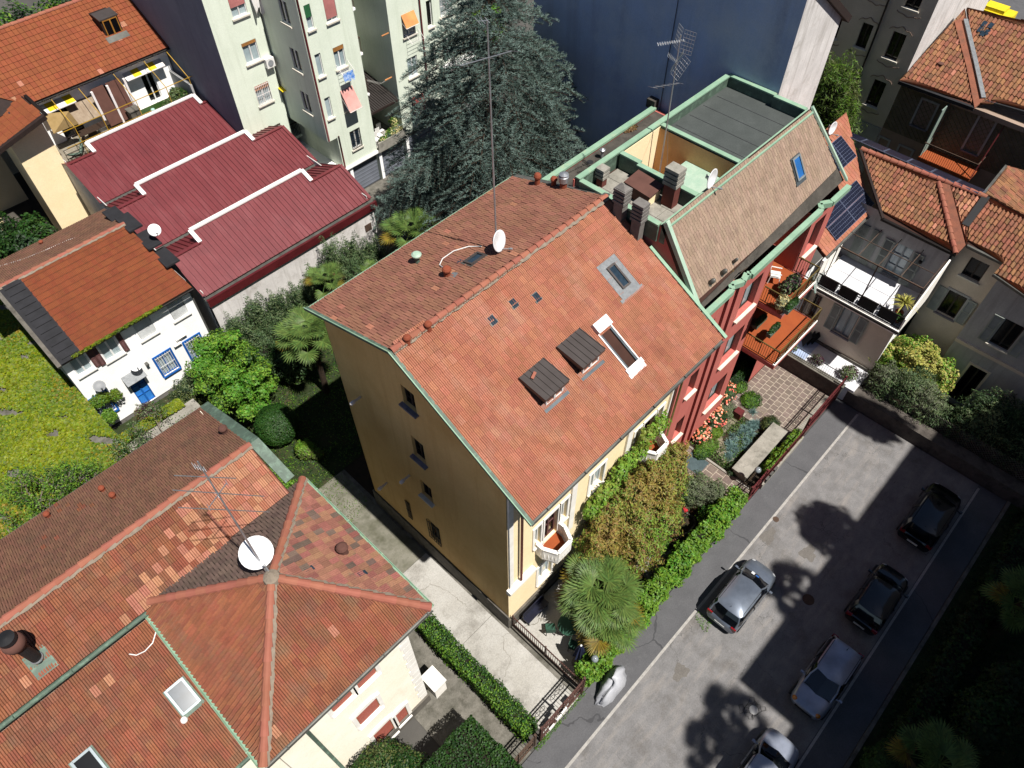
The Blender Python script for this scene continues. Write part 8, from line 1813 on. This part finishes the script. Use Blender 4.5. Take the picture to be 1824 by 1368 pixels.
# cedar
def cedar(base, Ht, Rb, lab, seed=5):
    Rg = np.random.default_rng(seed); t = T('cedar_tree', lab, 'tree', (*base, 0)); off = A3(*base, 0); br = MB(); V = []; MI = []
    MB().tube([A3(*base, 0), A3(base[0]+.1, base[1], Ht*.4), A3(base[0]-.1, base[1]+.1, Ht*.75), A3(base[0], base[1], Ht)], [.38, .28, .16, .03], 10).build('trunk', 'bark', t)
    nb = 165
    for k in range(nb):
        f = (k+.5)/nb; z = 1.6+(Ht-2.0)*f; L = Rb*(1-f)**.5*Rg.choice([.62, .85, 1.0, 1.12])*Rg.uniform(.9, 1.08)+.5; a = k*2.399+Rg.uniform(-.35, .35); up_ = Rg.uniform(.0, .4)*(1-.3*f)
        p0 = A3(base[0], base[1], z); dh = A3(cos(a), sin(a), 0); pts = []
        for q in range(7):
            u = q/6; pts.append(p0+dh*L*u+A3(0, 0, L*(up_*u-.5*u**2.2)))
        br.tube(pts, [.07*(1-.13*q)*(1-f*.5) for q in range(7)], 4, cap=False)
        ns = int(7+L*5.5)
        for j in range(ns):
            u = .22+.78*(j+.5)/ns; i0 = min(int(u*6), 5); pb = pts[i0]+(pts[i0+1]-pts[i0])*(u*6-i0); sgn = 1 if j % 2 else -1; ang = a+sgn*Rg.uniform(.5, 1.25); tl = L*.3*(1-u*.5)*Rg.uniform(.5, 1.5)+.3
            dt = A3(cos(ang), sin(ang), Rg.uniform(-.1, .3)); m_ = int(4+tl*11); mt = 0 if Rg.random() < .6 else 1
            br.bar(pb, pb+dt*tl+A3(0, 0, -.55*tl*tl*.6), .014)
            P0 = None
            for s in range(m_):
                v = (s+.6)/m_; c = pb+dt*tl*v+A3(0, 0, -.55*tl*v*v*tl*.6)+Rg.normal(size=3)*.03
                for w_ in range(5):
                    aa = Rg.uniform(0, 2*pi); d = nrm(dt*.7+A3(cos(aa), sin(aa), Rg.uniform(-.2, .9))*.9); ln = Rg.uniform(.08, .2); sd = nrm(np.cross(d, Rg.normal(size=3)))*.011
                    V += [c-sd, c+sd, c+d*ln+sd*.5, c+d*ln-sd*.5]; MI.append(mt)
    br.build('branches', 'bark', t); quads_mesh('needles', np.array(V)-off, ['leaf_cedar', 'leaf_cedar2'], t, mi=MI); return t, len(MI)
_, nn_ = cedar((26.4, 27.0), 18.2, 7.3, 'tall blue-grey cedar with drooping branches between the apartment block and the blank wall')
print('cedar quads', nn_)
bush('distant_tree', 'bright green tree top behind the cedar at the top edge', 'tree', [(41, 47, 3.5, 2.2, 2.2, 2.5), (44, 46, 3.2, 2, 2, 2.2)], 9000, .13, ['leaf_hedge', 'leaf_lime'], trunk=(41, 47, 0, 3, .2))
bush('distant_tree', 'dark green tree above the orange roof at the top left corner', 'tree', [(14, 68, 4, 3.5, 3, 3.5), (19, 69, 4, 3, 3, 3), (9, 66, 4, 3, 3, 3)], 12000, .16, ['leaf_dark', 'leaf_box2', 'leaf_hedge'], trunk=(14, 68, 0, 3, .25))
bush('large_shrub', 'big glossy dark shrub at the left edge below the cream wing', 'shrub', [(4.6, 46.8, 2.2, 1.9, 2.4, 2.2), (3.2, 48.5, 2.4, 1.6, 2, 2.2), (5.4, 44.6, 1.6, 1.2, 1.6, 1.5), (3.3, 45, 1.8, 1.5, 1.8, 1.7), (2.4, 43.5, 1.4, 1.2, 1.2, 1.4)], 17000, .11, ['leaf_dark', 'leaf_box', 'leaf_box2'], lump=.2)
def baretree(name, lab, base, h, seed, leafm, n=1500):
    Rg = random.Random(seed); t = T(name, lab, 'tree', (*base, 0)); mb = MB(); tips = []
    def grow(p, d, L, r, k):
        e = p+d*L; mb.tube([p, (p+e)/2+A3(Rg.uniform(-.05, .05), Rg.uniform(-.05, .05), 0), e], [r, r*.85, r*.65], 5, cap=False); tips.append(e)
        if k:
            for _ in range(3): grow(e, nrm(d+A3(Rg.uniform(-.9, .9), Rg.uniform(-.9, .9), Rg.uniform(-.35, .4))), L*.72, r*.62, k-1)
    grow(A3(*base, 0), A3(0, 0, 1), h*.4, .09, 5); mb.build('branches', 'bark_pale', t); tp = np.array(tips); idx = rng.integers(0, len(tp), n); P_ = tp[idx]+rng.normal(size=(n, 3))*.16
    quads_mesh('leaves', leafquads(P_, np.tile([0, 0, 1.], (n, 1)), .06, .5, 1)-A3(*base, 0), leafm, t, mi=rng.integers(0, len(leafm), n)); return t
baretree('sparse_tree', 'sparse budding tree with pale bare branches at the left edge', (-3.2, 26.6), 4.8, 3, ['leaf_hedge', 'leaf_hedge2', 'leaf_box2'], 5200)
baretree('sparse_tree', 'small sparse tree with bare twigs between the creeper roof and the brown roof', (-.6, 26.2), 4.2, 4, ['leaf_hedge', 'leaf_box2'], 3600)
baretree('sparse_tree', 'sparse young tree over the pale rubble beside the brown roof', (2.4, 27.2), 3.6, 5, ['leaf_box2', 'leaf_oleander2'], 3000)
bush('bamboo', 'tall feathery bamboo between the white end wall and the grey villa', 'bamboo', [(45.4, 15.4, 7.6, 1.5, 1.5, 3.0), (44.8, 14.0, 6.0, 1.2, 1.2, 3.0), (45.6, 14.6, 3.4, 1.5, 1.6, 3.2), (46.2, 16.4, 6.5, 1.2, 1.2, 3.2)], 14000, .17, ['leaf_bamboo', 'leaf_hedge', 'leaf_olive'], aspect=.14, tilt=1.2, lump=.25)
bush('courtyard_shrub', 'light green shrub beside the white dish at the foot of the grey villa', 'shrub', [(46.6, 12.9, .9, 1.6, 1.0, .9)], 2500, .1, ['leaf_hedge', 'leaf_bamboo'])
bush('variegated_shrub', 'large shrub with yellow-edged leaves beneath the white terrace', 'shrub', [(34.3, 2.2, 2.0, 1.1, 1.6, 1.9), (34.0, 3.4, 1.6, .9, 1.0, 1.5), (34.5, .7, 1.7, .8, 1.0, 1.6)], 13000, .085, ['leaf_variegated', 'leaf_hedge2', 'leaf_hedge'], wts=(.6, .25, .15), lump=.15)
bush('oleander', 'grey-green oleander in front of the yellow-edged shrub at the street end', 'shrub', [(32.9, 1.3, 1.7, 1.1, 1.3, 1.5), (32.6, 2.7, 1.5, .8, .9, 1.3), (32.7, -.1, 1.3, .9, .9, 1.2)], 9500, .09, ['leaf_oleander', 'leaf_oleander2', 'leaf_grey'], aspect=.2, tilt=1, lump=.2)
bush('oleander', 'broad dark oleander at the right edge behind the street end wall', 'shrub', [(33.6, -2.6, 2.0, 1.3, 1.6, 1.8), (34.2, -4.6, 2.0, 1.5, 1.6, 1.9), (32.8, -1.8, 1.5, .8, 1.0, 1.3), (33.0, -4.2, 1.5, .9, 1.2, 1.3)], 15000, .1, ['leaf_oleander', 'leaf_dark', 'leaf_oleander2'], aspect=.2, tilt=1, lump=.2)
bush('patio_plants', 'pale speckled plants trained along the railing of the patio', 'plants', [(31.6, 7.9, 1.4, .3, .5, .25), (31.7, 6.2, 1.4, .3, .4, .3), (32.0, 4.4, 1.5, .5, .5, .4)], 1800, .06, ['leaf_oleander2', 'leaf_purple'], core=None)
bush('round_dark_bush', 'dark rounded bush at the bottom edge of the shaded garden', 'bush', [(14.4, -6.6, 1.3, 1.3, .9, 1.3)], 7000, .06, ['leaf_box', 'leaf_box2'])
bush('dark_shrub', 'dark loose shrub behind the shaded hedge', 'shrub', [(19, -8.6, 1.4, 1.5, 1.2, 1.3), (21, -8.9, 1.2, 1.3, 1.1, 1.2)], 4000, .09, ['leaf_dark', 'leaf_box'])
# roof garden of the south block: its trees throw the ragged shadows on the street
bush('roof_tree', 'round tree on the roof garden of the south block', 'tree', [(23.9, -13.9, 26.8, 1.5, 1.3, 1.9)], 3000, .14, ['leaf_dark'], base=(23.9, -13.9, 25.4))
bush('roof_tree', 'unseen tall trees added on the south block roof to shade the street end', 'tree', [(31.3, -13.0, 28.4, .9, 1.2, 3.0), (31.2, -13.2, 30.4, .7, 1.0, 2.4)], 5000, .16, ['leaf_dark'], base=(31.3, -13.2, 25.4))  # unseen trees added here, kept narrow to shade only the street end
for x, h_ in ((19.9, 26.9), (12.9, 27.6), (11.4, 27.2)):
    p = palm('roof_palm', {19.9: 'palm on the south block roof above the cars', 12.9: 'palm on the lower wing of the south block', 11.4: 'second palm on the lower wing of the south block'}[x], (x, -14.0 if x > 15 else -15.6), 1.4, 30, 1.1, .7, seed=int(x)); p.location.z = h_-1.7

c = W(1775, 12, 1.0); solo(MB().box(c[0]-.9, c[0]+.9, c[1]-1.8, c[1]+1.8, 0, .8).box(c[0]-.7, c[0]+.7, c[1]-1.0, c[1]+.9, .8, 1.1), 'yellow_skip', 'yellow_paint', 'bright yellow container in the dark yard at the top right corner', 'container')
c = W(1765, 40, 0); struct(MB().box(c[0]-14, c[0]+16, c[1]-8, c[1]+10, -.03, .02), 'rear_yard', 'asphalt_dark')
# ================================================================ cars
def car(name, lab, loc, rz, L, Wd, Hh, m, hood=.255, rear=.465, roof0=-.385, roof1=.075, wagon=False, glassm='car_glass', sun_rails=False):
    t = T(name, lab, 'car', loc, 'cars parked along the street'); t.rotation_euler = (0, 0, rz); B = lambda mb, nm, mt, par=t, sm=False: mb.build(nm, mt, par, smooth=sm, local=True)
    hw = Wd/2; belt = .92 if Hh < 1.6 else 1.02
    ST = [(-.5, .7, .62, .42), (-.488, .86, .80, .32), (-.46, .93, belt-.04, .25), (-.38, .975, belt, .2), (-.2, 1, belt, .19), (0, 1, belt-.01, .19), (.15, .995, belt-.03, .19), (hood, .98, belt-.05, .19), (.36, .96, belt-.11, .2), (.435, .9, belt-.2, .24), (.475, .8, belt-.3, .3), (.497, .6, belt-.4, .38)]
    V = []; F_ = []; cs_ = None
    for x, w_, zt, zb in ST:
        w = w_*hw; cr_ = .035
        sec = [(0, zt+cr_), (.45*w, zt+cr_*.85), (.8*w, zt+.0), (.95*w, zt-.07), (1.0*w, zt-.2), (1.01*w, .5 if zt > .6 else (zt+zb)/2), (.98*w, zb+.1), (.88*w, zb)]
        full = [(-y, z) for y, z in sec[::-1]]+sec[1:]
        cs_ = len(full); V += [(x*L, y, z) for y, z in full]
    for i in range(len(ST)-1):
        for k in range(cs_-1): a = i*cs_+k; F_.append((a, a+1, a+cs_+1, a+cs_))
    F_.append(tuple(range(cs_-1, -1, -1))); n0 = (len(ST)-1)*cs_; F_.append(tuple(range(n0, n0+cs_)))
    b = B(MB().add(V, F_), 'body', m, sm=True); sb_ = b.modifiers.new('s', 'SUBSURF'); sb_.levels = 2; sb_.render_levels = 2
    # greenhouse: glass hull with painted roof and pillars
    xb0, xb1, xr0, xr1 = -rear*L, hood*L, roof0*L, roof1*L; zb, zr = belt-.03, Hh; wb, wr = hw*.95, hw*.8
    def ring(x0, x1, w_, z, bow): return [(x0, -w_*.86, z), (x0-.05*bow, 0, z), (x0, w_*.86, z), (x0+(x1-x0)*.12, w_, z), ((x0+x1)/2, w_*1.015, z), (x0+(x1-x0)*.86, w_, z), (x1, w_*.82, z), (x1+.12*bow, 0, z), (x1, -w_*.82, z), (x0+(x1-x0)*.86, -w_, z), ((x0+x1)/2, -w_*1.015, z), (x0+(x1-x0)*.12, -w_, z)]
    r0 = ring(xb0, xb1, wb, zb, 1); r2 = ring(xr0, xr1, wr, zr-.05, .8); r1 = [tuple((A3(*a)*.45+A3(*c)*.55)+A3(0, (.03 if a[1] > .1 else -.03 if a[1] < -.1 else 0), .02)) for a, c in zip(r0, r2)]
    V = r0+r1+r2; n = 12; g = MB().add(V, [(i, (i+1) % n, n+(i+1) % n, n+i) for i in range(n)]+[(n+i, n+(i+1) % n, 2*n+(i+1) % n, 2*n+i) for i in range(n)]+[tuple(range(2*n, 3*n))])
    gl = B(g, 'windows', glassm, sm=False)
    r3 = ring(xr0+.02, xr1-.03, wr*.95, zr, .8); r2o = [(x*1.0+(.02 if x > 0 else -.02), y*1.03, z+.012) for x, y, z in r2]; c = ((xr0+xr1)/2, 0, zr+.02)
    rf = MB().add(r2o+r3+[c], [(i, (i+1) % n, n+(i+1) % n, n+i) for i in range(n)]+[(n+i, n+(i+1) % n, 2*n) for i in range(n)]); B(rf, 'roof', m, sm=True)
    pl = MB()
    for i in (0, 2, 6, 8): pl.tube([A3(*r0[i])+A3(0, 0, -.02), A3(*r1[i])*1.0+A3(0, .012*(1 if r1[i][1] > 0 else -1), .01), A3(*r2[i])+A3(0, 0, .01)], [.05, .04, .035], 6)
    B(pl, 'pillars', m)['kind'] = 'stuff'; pm = MB()
    for i in (4, 10): pm.tube([A3(*r0[i]), A3(*r1[i])*A3(1, 1.01, 1), A3(*r2[i])], [.03, .03, .03], 6)
    B(pm, 'door_pillars', 'car_trim')
    rl = MB()
    for s in (-1, 1): rl.bar((xr0+.15, s*wr*.93, zr+.0), (xr1-.1, s*wr*.93, zr+.0), .02, .02 if not sun_rails else .06)
    B(rl, 'roof_strip', 'car_trim')
    for s in (-1, 1):
        mi = MB(); mi.obox((xb1-.28, s*(hw+.1), belt+.05), (1, 0, 0), (0, 1, 0), (0, 0, 1), .05, .07, -.05, .05); mi.bar((xb1-.25, s*(hw-.08), belt+.0), (xb1-.28, s*(hw+.06), belt+.02), .04); B(mi, 'wing_mirror', m)
        for xx in (-.31*L, .32*L):
            wh = MB().lathe((xx, s*(hw-.19), .3), [(.3, -.1), (.31, -.02), (.31, .1), (.27, .13)], 20, (0, s, 0)); o = B(wh, 'wheel', 'tyre'); B(MB().lathe((xx, s*(hw-.19), .3), [(.2, .1), (.19, .135), (.05, .12)], 12, (0, s, 0)), 'rim', 'rim', o)
            B(MB().lathe((xx, s*(hw-.06), .32), [(.37, -.02), (.37, .055), (.33, .065)], 20, (0, s, 0)), 'wheel_arch', 'car_trim')
        hx = .455*L; B(MB().lathe((hx, s*hw*.68, belt-.3), [(.02, -.05), (.1, -.03), (.12, .0), (.08, .03), (.02, .035)], 12, nrm((.7, s*.3, .6))), 'headlight', 'lamp_clear' if 'front lamps' not in lab else 'lamp_amber', sm=True)
        B(MB().obox((-.478*L, s*hw*.76, belt-.12), nrm((0, 1, 0)), (0, 0, 1), (-1, 0, 0), .13, .12, -.03, .04), 'tail_light', 'lamp_red')
        sm_ = MB(); sm_.bar((.02*L, s*hw*1.006, .3), (.02*L, s*hw*.985, belt-.12), .012); sm_.bar((-.2*L, s*hw*1.006, .35), (-.2*L, s*hw*.98, belt-.12), .012); B(sm_, 'door_seam', 'car_trim')
        B(MB().bar((-.08*L, s*hw*1.0, belt-.17), (-.12*L, s*hw*1.0, belt-.17), .02), 'door_handle', 'car_trim')
    B(MB().box(-.5*L-.01, -.5*L+.03, -.26, .26, .5, .61), 'number_plate', 'plate'); B(MB().obox((.49*L, 0, .42), (0, 1, 0), (0, 0, 1), (1, 0, 0), .4, .07, -.02, .03), 'grille', 'car_trim')
    B(MB().bar((xb1-.02, -.45, belt+.03), (xb1-.2, .1, belt+.13), .015), 'wiper', 'car_trim'); B(MB().lathe((xr0+.2, 0, zr), [(.02, 0), (.012, .08), (.003, .16)], 6, nrm((-.6, 0, 1))), 'antenna', 'car_trim')
    sl_ = MB(); sl_.bar((xb1+.03, -hw*.78, belt-.02), (xb1+.03, hw*.78, belt-.02), .02, .02); B(sl_, 'bonnet_seam', 'car_trim')
    return t
g_ = car('parked_car', 'steel-grey hatchback parked in the sun over the white line', (17.2, 1.62, 0), 0, 3.95, 1.66, 1.47, 'car_steel')
MB().obox((.95, .18, 1.06), nrm((-.9, 0, .5)), (0, 1, 0), nrm((.5, 0, .9)), .1, .08, 0, .01).build('windscreen_paper', 'paper_white', g_, local=True); MB().obox((.96, -.05, 1.03), nrm((-.9, 0, .5)), (0, 1, 0), nrm((.5, 0, .9)), .05, .08, 0, .012).build('windscreen_paper', 'paper_blue', g_, local=True)
car('parked_car', 'black compact car parked in deep shade, middle of the row', (21.45, -3.05, 0), 0, 3.75, 1.62, 1.5, 'car_black')
car('parked_car', 'black tall estate car with red tail lamps at the far end of the shade', (27.25, -2.95, 0), 0, 4.1, 1.75, 1.68, 'car_black', rear=.485, roof0=-.44, roof1=.1, sun_rails=True)
car('parked_car', 'pale silver small car with amber front lamps facing the viewer', (16.45, -3.12, 0), pi, 3.75, 1.62, 1.45, 'car_silver')
car('parked_car', 'light silver car cut off by the bottom edge of the picture', (11.2, -3.15, 0), 0, 3.9, 1.68, 1.48, 'car_pale')
for o in list(bpy.data.objects):
    if o.name.startswith('headlight') and o.parent and 'amber' in str(o.parent.get('label', '')): o.data.materials[0] = MATS['lamp_amber']
